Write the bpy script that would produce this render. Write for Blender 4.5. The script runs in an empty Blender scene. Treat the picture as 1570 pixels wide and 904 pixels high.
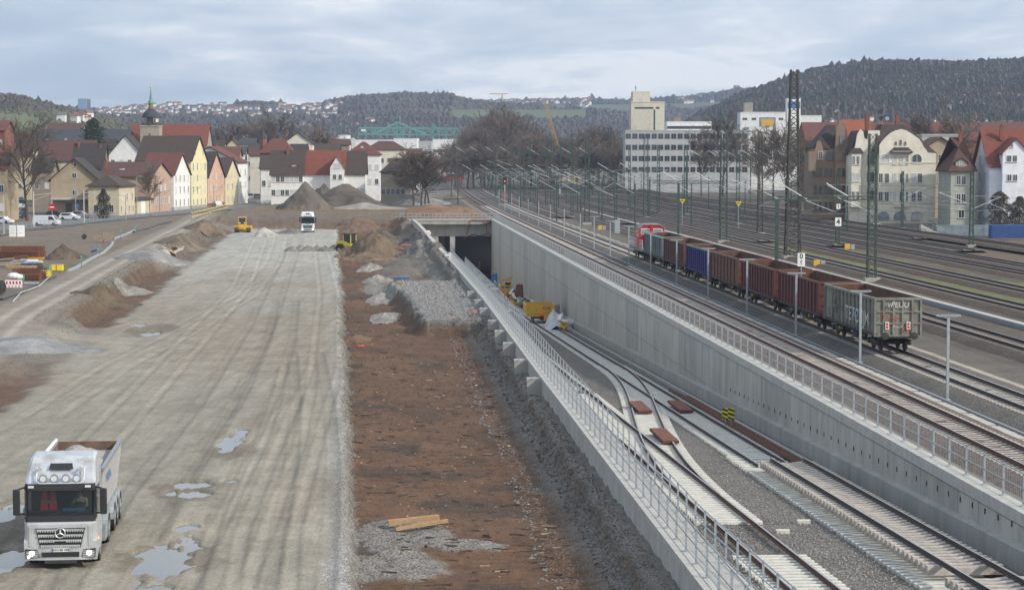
import bpy, bmesh, math, random
import numpy as np
from mathutils import Vector, Matrix
R = math.radians
rnd = random.Random(7)
SC = bpy.context.scene
COL = SC.collection
# ---------------------------------------------------------------- camera
F = 3250.0; CH = 12.0; TH = math.atan(213.0/F)
cam_d = bpy.data.cameras.new('camera'); cam = bpy.data.objects.new('camera', cam_d); COL.objects.link(cam)
cam.location = (0, 0, CH); cam.rotation_euler = (math.pi/2-TH, 0, 0)
cam_d.sensor_width = 36.0; cam_d.lens = 36.0*F/1570.0; cam_d.clip_start = 1.0; cam_d.clip_end = 30000
SC.camera = cam
# ---------------------------------------------------------------- world and sun
HAZE = 0.00012
SUN_EL, SUN_AZ = 33.0, 120.0      # azimuth clockwise from +Y: from the right, slightly behind the camera
w = bpy.data.worlds.new("World"); SC.world = w; w.use_nodes = True
nt = w.node_tree; nt.nodes.clear()
def N(nt, t, **k):
    n = nt.nodes.new(t)
    for a, b in k.items(): setattr(n, a, b)
    return n
wo = N(nt, 'ShaderNodeOutputWorld'); bg = N(nt, 'ShaderNodeBackground'); bg2 = N(nt, 'ShaderNodeBackground'); mx = N(nt, 'ShaderNodeMixShader')
sky = N(nt, 'ShaderNodeTexSky'); sky.sky_type = 'NISHITA'; sky.sun_disc = False
sky.sun_elevation = R(SUN_EL); sky.sun_rotation = R(SUN_AZ); sky.dust_density = 2.5
bg.inputs['Strength'].default_value = 0.10
nt.links.new(sky.outputs[0], bg.inputs['Color'])
tc = N(nt, 'ShaderNodeTexCoord'); sp = N(nt, 'ShaderNodeSeparateXYZ'); nt.links.new(tc.outputs['Generated'], sp.inputs[0])
def wmath(op, a, b=None, c=None):
    n = N(nt, 'ShaderNodeMath', operation=op)
    for i, v in enumerate((a, b, c)):
        if v is None: continue
        if isinstance(v, (int, float)): n.inputs[i].default_value = v
        else: nt.links.new(v, n.inputs[i])
    return n.outputs[0]
zz = wmath('MAXIMUM', wmath('ADD', sp.outputs[2], 0.11), 0.03)
cx_ = wmath('DIVIDE', sp.outputs[0], zz); cy_ = wmath('DIVIDE', sp.outputs[1], zz)
cb = N(nt, 'ShaderNodeCombineXYZ'); nt.links.new(cx_, cb.inputs[0]); nt.links.new(cy_, cb.inputs[1])
def wnoise(sc, det, rough, off, dist=0.0):
    mp = N(nt, 'ShaderNodeMapping'); mp.inputs['Location'].default_value = off; mp.inputs['Scale'].default_value = (sc[0], sc[1], 1)
    nt.links.new(cb.outputs[0], mp.inputs[0])
    n = N(nt, 'ShaderNodeTexNoise'); n.inputs['Scale'].default_value = 1.0; n.inputs['Detail'].default_value = det; n.inputs['Roughness'].default_value = rough
    n.inputs['Distortion'].default_value = dist
    nt.links.new(mp.outputs[0], n.inputs['Vector']); return n.outputs['Fac']
n1 = wnoise((1.1, 0.85), 9, 0.55, (3.1, 1.7, 0), 0.5)
n2 = wnoise((4.2, 2.9), 10, 0.6, (8.3, 5.2, 0), 0.4)
nn = wmath('ADD', wmath('MULTIPLY', n1, 0.74), wmath('MULTIPLY', n2, 0.26))
# brighter towards the sun side, as the whole sky is
nn = wmath('ADD', nn, wmath('MULTIPLY', sp.outputs[0], 0.14)); nn = wmath('ADD', nn, wmath('MAXIMUM', wmath('SUBTRACT', 0.06, wmath('MULTIPLY', sp.outputs[2], 0.6)), 0.0))
rp = N(nt, 'ShaderNodeValToRGB'); nt.links.new(nn, rp.inputs[0])
el = rp.color_ramp.elements
el[0].position = 0.38; el[0].color = (0.46, 0.56, 0.68, 1); el[1].position = 0.61; el[1].color = (0.98, 0.99, 1.0, 1)
e = el.new(0.47); e.color = (0.58, 0.66, 0.77, 1); e = el.new(0.55); e.color = (0.74, 0.80, 0.87, 1)
nt.links.new(rp.outputs[0], bg2.inputs['Color']); bg2.inputs['Strength'].default_value = 1.06
mx.inputs[0].default_value = 0.86
nt.links.new(bg.outputs[0], mx.inputs[1]); nt.links.new(bg2.outputs[0], mx.inputs[2]); nt.links.new(mx.outputs[0], wo.inputs['Surface'])
sd = bpy.data.lights.new('sun', 'SUN'); so = bpy.data.objects.new('sun', sd); COL.objects.link(so)
sd.energy = 3.1; sd.angle = R(3); sd.color = (1.0, 0.93, 0.82)
sdir = Vector((math.sin(R(SUN_AZ))*math.cos(R(SUN_EL)), math.cos(R(SUN_AZ))*math.cos(R(SUN_EL)), math.sin(R(SUN_EL))))
so.rotation_euler = sdir.to_track_quat('Z', 'Y').to_euler()
SC.view_settings.view_transform = 'Standard'; SC.view_settings.look = 'None'; SC.view_settings.exposure = 0.26; SC.view_settings.gamma = 1
SC.cycles.max_bounces = 6; SC.cycles.volume_bounces = 0; SC.cycles.volume_step_rate = 4; SC.cycles.transparent_max_bounces = 8
# ---------------------------------------------------------------- geometry of the view, used only to find where things stand
def ray(px, py):
    u = (px-785)/F; v = (452-py)/F
    return Vector((u, math.cos(TH)+v*math.sin(TH), -math.sin(TH)+v*math.cos(TH)))
def G(px, py, z=0.0):
    d = ray(px, py); t = (z-CH)/d.z
    return Vector((d.x*t, d.y*t, z))
def X(px, Y): return (px-785)/F*Y
def Zat(py, Y):
    d = ray(785, py); return CH+d.z/d.y*Y
def bend(Y): return 3.5e-5*np.maximum(0, np.asarray(Y)-400)**2
def WR(Y): return 21.6-.0635*np.asarray(Y)+bend(Y)
_wl = [(-50, 14.2), (50, 7.2), (64, 6.2), (108, 3.3), (126, 2.1), (194, -2.2), (261, -7.0), (300, -10.1), (330, -12.6), (367, -15.6), (400, -18.3), (402, -18.5)]
def WL(Y): return np.interp(Y, [a for a, b in _wl], [b for a, b in _wl])
def FL(Y): return -1.75-.031*(np.asarray(Y)-68.0)
def TR(Y, off): return float(WR(Y))+off
PORT = 402.0
# ---------------------------------------------------------------- noise
def vnoise(x, y, seed=0):
    x = np.asarray(x, dtype=np.float64); y = np.asarray(y, dtype=np.float64)
    xi = np.floor(x).astype(np.int64); yi = np.floor(y).astype(np.int64); xf = x-xi; yf = y-yi
    def h(a, b):
        n = (a*374761393+b*668265263+seed*2147483647) & 0xffffffff
        n = ((n ^ (n >> 13))*1274126177) & 0xffffffff
        return ((n ^ (n >> 16)) & 0xffff)/65535.0
    u = xf*xf*(3-2*xf); v = yf*yf*(3-2*yf)
    return (h(xi, yi)*(1-u)+h(xi+1, yi)*u)*(1-v)+(h(xi, yi+1)*(1-u)+h(xi+1, yi+1)*u)*v
def fbm(x, y, seed=0, oct=4, g=.5):
    s = 0; a = 1; t = 0
    for i in range(oct):
        s = s+a*vnoise(x*2**i, y*2**i, seed+i*17); t += a; a *= g
    return s/t*2-1
def sst(a, b, x):
    t = np.clip((np.asarray(x)-a)/(b-a), 0, 1); return t*t*(3-2*t)
# ---------------------------------------------------------------- materials
MATS = {}
def mat(name, col, rough=.8, metal=0.0, n=(4.0, .12), bump=0.0, bs=30.0, wear=None, wearscale=1.5, stretch=(1, 1, 1), coord='Object', spec=None, emit=None, brick=None):
    """procedural material: base colour varied by noise, optional second colour in patches, fine relief"""
    if name in MATS: return MATS[name]
    m = bpy.data.materials.new(name); m.use_nodes = True; nt = m.node_tree; b = nt.nodes['Principled BSDF']
    L = nt.links.new
    b.inputs['Roughness'].default_value = rough; b.inputs['Metallic'].default_value = metal
    if spec is not None: b.inputs['Specular IOR Level'].default_value = spec
    if emit: b.inputs['Emission Color'].default_value = (*emit[0], 1); b.inputs['Emission Strength'].default_value = emit[1]
    if coord == 'World':
        g = N(nt, 'ShaderNodeNewGeometry'); src = g.outputs['Position']
    else:
        g = N(nt, 'ShaderNodeTexCoord'); src = g.outputs['Object']
    mp = N(nt, 'ShaderNodeMapping'); mp.inputs['Scale'].default_value = stretch; L(src, mp.inputs[0]); vec = mp.outputs[0]
    t = N(nt, 'ShaderNodeTexNoise'); t.inputs['Scale'].default_value = n[0]; t.inputs['Detail'].default_value = 6; t.inputs['Roughness'].default_value = .6; L(vec, t.inputs['Vector'])
    r = N(nt, 'ShaderNodeMapRange'); r.inputs['From Min'].default_value = .25; r.inputs['From Max'].default_value = .75
    r.inputs['To Min'].default_value = 1-n[1]*1.6; r.inputs['To Max'].default_value = 1+n[1]*1.6; L(t.outputs['Fac'], r.inputs[0])
    mu = N(nt, 'ShaderNodeVectorMath', operation='SCALE'); mu.inputs[0].default_value = col[:3]; L(r.outputs[0], mu.inputs['Scale'])
    out = mu.outputs[0]
    if brick:   # (scale_u, scale_v, amount) rows of tiles or courses as faint darker joints
        wv = N(nt, 'ShaderNodeTexWave'); wv.wave_type = 'BANDS'; wv.bands_direction = 'Z'; wv.inputs['Scale'].default_value = brick[0]; L(vec, wv.inputs['Vector'])
        r3 = N(nt, 'ShaderNodeMapRange'); r3.inputs['To Min'].default_value = 1-brick[1]; r3.inputs['To Max'].default_value = 1.0; L(wv.outputs['Fac'], r3.inputs[0])
        m3 = N(nt, 'ShaderNodeVectorMath', operation='SCALE'); L(out, m3.inputs[0]); L(r3.outputs[0], m3.inputs['Scale']); out = m3.outputs[0]
    if wear:
        t2 = N(nt, 'ShaderNodeTexNoise'); t2.inputs['Scale'].default_value = wearscale; t2.inputs['Detail'].default_value = 8; t2.inputs['Roughness'].default_value = .7; L(vec, t2.inputs['Vector'])
        r2 = N(nt, 'ShaderNodeMapRange'); r2.inputs['From Min'].default_value = .5; r2.inputs['From Max'].default_value = .68; L(t2.outputs['Fac'], r2.inputs[0])
        mm = N(nt, 'ShaderNodeMix', data_type='RGBA'); L(r2.outputs[0], mm.inputs[0]); L(out, mm.inputs[6]); mm.inputs[7].default_value = (*wear, 1); out = mm.outputs[2]
    L(out, b.inputs['Base Color'])
    if bump:
        t3 = N(nt, 'ShaderNodeTexNoise'); t3.inputs['Scale'].default_value = bs; t3.inputs['Detail'].default_value = 5; L(vec, t3.inputs['Vector'])
        bp = N(nt, 'ShaderNodeBump'); bp.inputs['Strength'].default_value = .6; bp.inputs['Distance'].default_value = bump; L(t3.outputs['Fac'], bp.inputs['Height']); L(bp.outputs[0], b.inputs['Normal'])
    MATS[name] = m; return m
def gmat(name, streak=0.0, grain=0.0):
    """ground: painted base colours (attribute) times grain, wheel streaks and stones"""
    m = bpy.data.materials.new(name); m.use_nodes = True; nt = m.node_tree; b = nt.nodes['Principled BSDF']; L = nt.links.new
    a = N(nt, 'ShaderNodeAttribute'); a.attribute_name = 'Col'; k = N(nt, 'ShaderNodeAttribute'); k.attribute_name = 'Kind'
    ks = N(nt, 'ShaderNodeSeparateXYZ'); L(k.outputs['Vector'], ks.inputs[0])     # x pad streaks, y stones, z mud ridges
    g = N(nt, 'ShaderNodeNewGeometry')
    def nz(scale, det, rough, st=(1, 1, 1), rot=0):
        mp = N(nt, 'ShaderNodeMapping'); mp.inputs['Scale'].default_value = st; mp.inputs['Rotation'].default_value = (0, 0, rot); L(g.outputs['Position'], mp.inputs[0])
        t = N(nt, 'ShaderNodeTexNoise'); t.inputs['Scale'].default_value = scale; t.inputs['Detail'].default_value = det; t.inputs['Roughness'].default_value = rough; L(mp.outputs[0], t.inputs['Vector']); return t.outputs['Fac']
    def mth(op, x, y=None, z=None):
        n = N(nt, 'ShaderNodeMath', operation=op)
        for i, v in enumerate((x, y, z)):
            if v is None: continue
            if isinstance(v, (int, float)): n.inputs[i].default_value = v
            else: L(v, n.inputs[i])
        return n.outputs[0]
    def mr(x, f0, f1, t0, t1):
        n = N(nt, 'ShaderNodeMapRange'); L(x, n.inputs[0])
        for i, v in enumerate((f0, f1, t0, t1)): n.inputs[i+1].default_value = v
        return n.outputs[0]
    fine = mr(nz(9, 5, .7), .3, .7, .80, 1.20)
    big = mr(nz(.35, 5, .6), .3, .7, .86, 1.14)
    st1 = mr(nz(1.0, 8, .72, (2.2, .16, 1), -.085), .30, .70, .93, 1.07)      # long wheel streaks up the site
    mid = mr(nz(1.1, 9, .78), .32, .68, .80, 1.20); rut = mr(nz(1.0, 2, .5, (4.5, .035, 1), -.085), .62, .68, 1.0, .90); st1 = mth('MULTIPLY', mth('MULTIPLY', st1, rut), mid)
    st2 = mr(nz(1.0, 5, .6, (1.6, .12, 1), .30), .35, .65, .86, 1.12)
    mud = mth('ADD', 1.0, mth('MULTIPLY', mth('SUBTRACT', mr(nz(1.0, 7, .75, (.45, 3.0, 1), .05), .32, .64, .45, 1.2), 1.0), mr(nz(.5, 4, .6), .38, .6, .15, 1.0)))          # short cross ridges from a dozer blade
    vor = N(nt, 'ShaderNodeTexVoronoi'); vor.inputs['Scale'].default_value = 14; L(g.outputs['Position'], vor.inputs['Vector'])
    vs = N(nt, 'ShaderNodeSeparateXYZ'); L(vor.outputs['Color'], vs.inputs[0]); stn = mr(vs.outputs[0], 0, 1, .55, 1.5)
    def lerp1(fac, v):  # 1 + fac*(v-1)
        return mth('ADD', 1.0, mth('MULTIPLY', fac, mth('SUBTRACT', v, 1.0)))
    tot = mth('MULTIPLY', fine, big)
    tot = mth('MULTIPLY', tot, lerp1(ks.outputs[0], mth('MULTIPLY', st1, st2)))
    tot = mth('MULTIPLY', tot, lerp1(ks.outputs[1], stn)); tot = mth('MULTIPLY', tot, lerp1(ks.outputs[2], mud))
    mu = N(nt, 'ShaderNodeVectorMath', operation='SCALE'); L(a.outputs['Color'], mu.inputs[0]); L(tot, mu.inputs['Scale'])
    L(mu.outputs[0], b.inputs['Base Color']); b.inputs['Roughness'].default_value = .93
    b.inputs['Specular IOR Level'].default_value = .25
    bh = mth('ADD', mth('MULTIPLY', nz(3.5, 7, .75), .5), mth('MULTIPLY', mth('MULTIPLY', ks.outputs[1], vor.outputs['Distance']), .5))
    bh = mth('ADD', bh, mth('MULTIPLY', mth('MULTIPLY', ks.outputs[2], mud), .25))
    bp = N(nt, 'ShaderNodeBump'); bp.inputs['Strength'].default_value = .7; bp.inputs['Distance'].default_value = .10; L(bh, bp.inputs['Height']); L(bp.outputs[0], b.inputs['Normal'])
    return m
GM = gmat('ground_surface')
M = dict(
 concrete=mat('concrete', (.44, .425, .385), .85, n=(1.2, .14), bump=.01, bs=12, wear=(.34, .33, .30), wearscale=.5, stretch=(1, 1, .25)),
 concrete2=mat('pale_concrete', (.43, .42, .39), .85, n=(2, .12), bump=.01, bs=12),
 concrete3=mat('grey_concrete', (.37, .36, .33), .85, n=(1.0, .16), bump=.01, bs=10, wear=(.31, .31, .30), wearscale=.6, stretch=(1, 1, .3)),
 sleeper=mat('sleeper_concrete', (.42, .38, .34), .9, n=(3, .2), coord='World', bump=.01),
 sleeper_n=mat('new_sleeper_concrete', (.56, .55, .50), .85, n=(3, .14), coord='World', bump=.01),
 sleeper_d=mat('dark_sleeper', (.20, .17, .15), .9, n=(2, .25), coord='World'),
 rail=mat('rail_steel_rust', (.12, .055, .035), .7, .3, n=(6, .25), coord='World'),
 raild=mat('rail_steel_dark', (.055, .042, .038), .6, .4, n=(6, .25), coord='World'),
 railtop=mat('rail_head_steel', (.42, .42, .43), .35, .8, n=(6, .1)),
 rust=mat('rust', (.16, .065, .04), .85, .2, n=(5, .35), bump=.005, wear=(.10, .05, .035)),
 galv=mat('galvanised_steel', (.33, .35, .37), .45, .55, n=(5, .12)),
 galvd=mat('dull_galvanised_steel', (.36, .40, .43), .5, .5, n=(5, .12)),
 alu=mat('bright_aluminium', (.62, .63, .64), .4, .5, n=(4, .08)),
 mgreen=mat('mast_green_paint', (.045, .085, .065), .6, .2, n=(1.5, .25), wear=(.06, .05, .04), wearscale=2),
 mdark=mat('mast_weathered_steel', (.060, .066, .058), .75, .3, n=(1.5, .25), wear=(.10, .055, .04), wearscale=2),
 wire=mat('wire_steel', (.07, .08, .08), .6, .5),
 black=mat('black_rubber', (.018, .018, .019), .7, n=(5, .2), wear=(.10, .09, .075), wearscale=3),
 blackp=mat('black_plastic', (.022, .023, .025), .4, n=(5, .1)),
 dark=mat('dark_steel', (.045, .043, .042), .65, .3, n=(4, .3), wear=(.08, .06, .05)),
 glass=mat('window_glass', (.035, .045, .055), .12, 0.0, n=(1, .15), spec=.8),
 glassl=mat('pale_window_glass', (.22, .25, .28), .15, 0.0, n=(.7, .5), spec=.8),
 white=mat('white_paint', (.78, .78, .77), .5, n=(2, .05)),
 red=mat('red_paint', (.50, .022, .02), .4, n=(2, .12)),
 yellow=mat('yellow_paint', (.66, .40, .03), .5, n=(3, .15), wear=(.30, .18, .05), wearscale=3),
 yellowb=mat('bright_yellow_paint', (.72, .60, .03), .45, n=(2, .1)),
 orange=mat('orange_fabric', (.85, .10, .03), .8, n=(3, .1)),
 wood=mat('raw_wood', (.36, .23, .12), .85, n=(3, .25), stretch=(1, 1, 6)),
 wood2=mat('grey_wood', (.22, .18, .14), .9, n=(3, .25)),
 skin=mat('skin', (.45, .27, .2), .6, n=(3, .05)),
)
# ---------------------------------------------------------------- helpers
def link(o, parent=None):
    COL.objects.link(o)
    if parent is not None: o.parent = parent
    return o
def tag(o, label=None, cat=None, group=None, kind=None):
    if label: o['label'] = label
    if cat: o['category'] = cat
    if group: o['group'] = group
    if kind: o['kind'] = kind
    return o
def empty(name, loc=(0, 0, 0), rz=0.0, label=None, cat=None, group=None):
    o = bpy.data.objects.new(name, None); COL.objects.link(o); o.empty_display_size = .5
    o.location = loc; o.rotation_euler = (0, 0, rz); return tag(o, label, cat, group)
class MB:
    def __init__(s): s.v = []; s.f = []; s.m = []; s.cur = 0
    def _add(s, vs, fs):
        o = len(s.v); s.v.extend([tuple(p) for p in vs]); s.f.extend([tuple(i+o for i in f) for f in fs]); s.m.extend([s.cur]*len(fs)); return s
    def mi(s, i): s.cur = i; return s
    def box(s, x0, x1, y0, y1, z0, z1):
        return s._add([(x0,y0,z0),(x1,y0,z0),(x1,y1,z0),(x0,y1,z0),(x0,y0,z1),(x1,y0,z1),(x1,y1,z1),(x0,y1,z1)],
          [(0,3,2,1),(4,5,6,7),(0,1,5,4),(1,2,6,5),(2,3,7,6),(3,0,4,7)])
    def boxc(s, c, d): return s.box(c[0]-d[0]/2, c[0]+d[0]/2, c[1]-d[1]/2, c[1]+d[1]/2, c[2]-d[2]/2, c[2]+d[2]/2)
    def hexa(s, p):  # 8 points, bottom 4 then top 4 (counter-clockwise from above)
        return s._add(p, [(0,3,2,1),(4,5,6,7),(0,1,5,4),(1,2,6,5),(2,3,7,6),(3,0,4,7)])
    def tube(s, a, b, r, n=6, r2=None, cap=True):
        a = Vector(a); b = Vector(b); d = (b-a)
        if d.length < 1e-6: return s
        d.normalize(); u = d.orthogonal().normalized(); v = d.cross(u); r2 = r if r2 is None else r2
        vs = [a+(u*math.cos(2*math.pi*i/n)+v*math.sin(2*math.pi*i/n))*r for i in range(n)]+[b+(u*math.cos(2*math.pi*i/n)+v*math.sin(2*math.pi*i/n))*r2 for i in range(n)]
        fs = [(i, (i+1) % n, (i+1) % n+n, i+n) for i in range(n)]
        if cap: fs += [tuple(range(n-1, -1, -1)), tuple(range(n, 2*n))]
        return s._add(vs, fs)
    def bar(s, a, b, w, h=None, up=(0, 0, 1)):
        a = Vector(a); b = Vector(b); h = w if h is None else h; d = (b-a)
        if d.length < 1e-6: return s
        d.normalize(); up = Vector(up)
        if abs(d.dot(up)) > .99: up = Vector((0, 1, 0))
        x = d.cross(up).normalized()*w/2; y = x.cross(d).normalized()*h/2
        return s._add([a-x-y, a+x-y, b+x-y, b-x-y, a-x+y, a+x+y, b+x+y, b-x+y], [(0,3,2,1),(4,5,6,7),(0,1,5,4),(1,2,6,5),(2,3,7,6),(3,0,4,7)])
    def prism(s, poly, axis, a, b):
        """extrude a 2D polygon along axis 'x','y' or 'z' from a to b"""
        def P(p, t): return {'x': (t, p[0], p[1]), 'y': (p[0], t, p[1]), 'z': (p[0], p[1], t)}[axis]
        n = len(poly); vs = [P(p, a) for p in poly]+[P(p, b) for p in poly]
        return s._add(vs, [tuple(range(n-1, -1, -1)), tuple(range(n, 2*n))]+[(i, (i+1) % n, (i+1) % n+n, i+n) for i in range(n)])
    def wheel(s, c, r, w, n=16):   # axis along x
        return s.tube((c[0]-w/2, c[1], c[2]), (c[0]+w/2, c[1], c[2]), r, n)
    def sphere(s, c, r, nu=8, nv=5):
        rx, ry, rz = (r, r, r) if isinstance(r, (int, float)) else r
        vs = [(c[0], c[1], c[2]-rz)]
        for j in range(1, nv):
            t = math.pi*j/nv
            for i in range(nu):
                p = 2*math.pi*i/nu; vs.append((c[0]+rx*math.sin(t)*math.cos(p), c[1]+ry*math.sin(t)*math.sin(p), c[2]-rz*math.cos(t)))
        vs.append((c[0], c[1], c[2]+rz)); fs = []
        for i in range(nu): fs.append((0, 1+(i+1) % nu, 1+i))
        for j in range(nv-2):
            for i in range(nu): a = 1+j*nu; fs.append((a+i, a+(i+1) % nu, a+nu+(i+1) % nu, a+nu+i))
        a = 1+(nv-2)*nu
        for i in range(nu): fs.append((a+i, a+(i+1) % nu, len(vs)-1))
        return s._add(vs, fs)
    def lathe(s, prof, n=12, c=(0, 0, 0)):
        vs = []; fs = []
        for r, z in prof:
            for i in range(n): vs.append((c[0]+r*math.cos(2*math.pi*i/n), c[1]+r*math.sin(2*math.pi*i/n), c[2]+z))
        for j in range(len(prof)-1):
            for i in range(n): fs.append((j*n+i, j*n+(i+1) % n, (j+1)*n+(i+1) % n, (j+1)*n+i))
        fs.append(tuple(range(n-1, -1, -1))); fs.append(tuple((len(prof)-1)*n+i for i in range(n)))
        return s._add(vs, fs)
    def mesh(s, name, mats, smooth=False):
        me = bpy.data.meshes.new(name); me.from_pydata(s.v, [], s.f)
        for m in (mats if isinstance(mats, (list, tuple)) else [mats]): me.materials.append(m)
        if isinstance(mats, (list, tuple)): me.polygons.foreach_set('material_index', s.m)
        if smooth: me.polygons.foreach_set('use_smooth', [True]*len(s.f))
        return me
    def build(s, name, mats, parent=None, smooth=False, bevel=0.0):
        me = s.mesh(name, mats, smooth)
        if bevel:
            bm = bmesh.new(); bm.from_mesh(me); bmesh.ops.bevel(bm, geom=bm.edges[:], offset=bevel, segments=2, affect='EDGES', profile=.6); bm.to_mesh(me); bm.free()
        return link(bpy.data.objects.new(name, me), parent)
def inst(name, me, parent=None, loc=(0, 0, 0), rot=(0, 0, 0), sc=None):
    o = bpy.data.objects.new(name, me); o.location = loc; o.rotation_euler = rot
    if sc: o.scale = sc
    return link(o, parent)
def copy_tree(o, parent=None):
    c = o.copy(); COL.objects.link(c)
    if parent is not None: c.parent = parent
    for ch in list(o.children): copy_tree(ch, c)
    return c
def numesh(name, V, Fq, mats, parent=None, cols=None, kinds=None, smooth=True):
    me = bpy.data.meshes.new(name); V = np.asarray(V, dtype=np.float32); Fq = np.asarray(Fq, dtype=np.int32); k = Fq.shape[1]
    me.vertices.add(len(V)); me.vertices.foreach_set('co', V.ravel()); me.loops.add(Fq.size); me.loops.foreach_set('vertex_index', Fq.ravel())
    me.polygons.add(len(Fq)); me.polygons.foreach_set('loop_start', np.arange(0, Fq.size, k, dtype=np.int32)); me.polygons.foreach_set('loop_total', np.full(len(Fq), k, dtype=np.int32))
    me.polygons.foreach_set('use_smooth', np.full(len(Fq), smooth)); me.update(calc_edges=True)
    for m in (mats if isinstance(mats, (list, tuple)) else [mats]): me.materials.append(m)
    if cols is not None:
        a = me.color_attributes.new('Col', 'FLOAT_COLOR', 'POINT'); a.data.foreach_set('color', np.concatenate([cols, np.ones((len(V), 1))], 1).astype(np.float32).ravel())
    if kinds is not None:
        a = me.attributes.new('Kind', 'FLOAT_VECTOR', 'POINT'); a.data.foreach_set('vector', np.asarray(kinds, dtype=np.float32).ravel())
    return link(bpy.data.objects.new(name, me), parent)
def gridfaces(nr, nc, keep=None):
    i, j = np.meshgrid(np.arange(nr-1), np.arange(nc-1), indexing='ij'); a = i*nc+j
    q = np.stack([a, a+1, a+nc+1, a+nc], -1).reshape(-1, 4)
    return q if keep is None else q[keep.reshape(-1)]
# ================================================================ TERRAIN
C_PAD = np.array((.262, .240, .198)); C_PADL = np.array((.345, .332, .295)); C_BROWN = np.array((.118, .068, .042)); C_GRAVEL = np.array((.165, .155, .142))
C_EARTH = np.array((.105, .084, .062)); C_TERR = np.array((.165, .135, .105)); C_ROAD = np.array((.235, .205, .17)); C_ASPH = np.array((.16, .16, .165)); C_YARD = np.array((.10, .086, .074)); C_GRASS = np.array((.10, .13, .05)); C_FAR = np.array((.12, .12, .105))
def mixc(c, d, m): return c*(1-m[..., None])+d*m[..., None]
def trk(pts, w=.30, am=.13):
    P = sorted([(G(a, b, -2.4).y, G(a, b, -2.4).x) for a, b in pts]); return ([p[0] for p in P], [p[1] for p in P]), w, am
TRK = [trk([(330, 903), (385, 780), (430, 680), (452, 600), (458, 560)], .32, .14), trk([(455, 903), (470, 800), (480, 700), (480, 620), (470, 540)], .3, -.10), trk([(60, 640), (180, 560), (300, 500), (380, 450), (420, 400), (430, 365)], .35, .08), trk([(150, 903), (230, 760), (330, 620), (400, 500), (440, 400), (455, 365)], .3, -.09), trk([(20, 903), (130, 700), (260, 560), (370, 440), (400, 365)], .3, .1), trk([(250, 903), (300, 780), (400, 600), (430, 520), (440, 460)], .28, -.1), trk([(400, 903), (410, 820), (450, 700), (500, 560), (505, 450), (490, 370)], .28, .09), trk([(0, 560), (120, 525), (230, 490), (330, 470), (410, 430)], .3, .08)]
PUD = []
for q_ in ((354, 676, 44, 40, 1), (293, 742, 62, 12, 2), (296, 757, 60, 18, 3), (262, 754, 22, 12, 4), (285, 808, 36, 14, 5), (252, 858, 84, 70, 6), (222, 846, 30, 14, 26), (235, 902, 60, 20, 7), (6, 862, 70, 50, 8), (10, 785, 60, 34, 9), (350, 736, 26, 8, 10), (212, 498, 20, 6, 13), (232, 511, 34, 7, 14)):
    c_ = G(q_[0], q_[1], -2.45); PUD.append((c_.x, c_.y, q_[2]/2*c_.y/F, (G(q_[0], q_[1]-q_[3]/2, -2.45).y-G(q_[0], q_[1]+q_[3]/2, -2.45).y)/2, q_[4]))
WET = [(G(px, py, -2.4).x, G(px, py, -2.4).y, rx, ry) for px, py, rx, ry in ((285, 750, 1.6, 4.0), (350, 690, 1.6, 3.0), (250, 855, 2.2, 3.4), (20, 800, 2.4, 6), (10, 870, 2, 3), (230, 505, 2.2, 7))]
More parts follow.
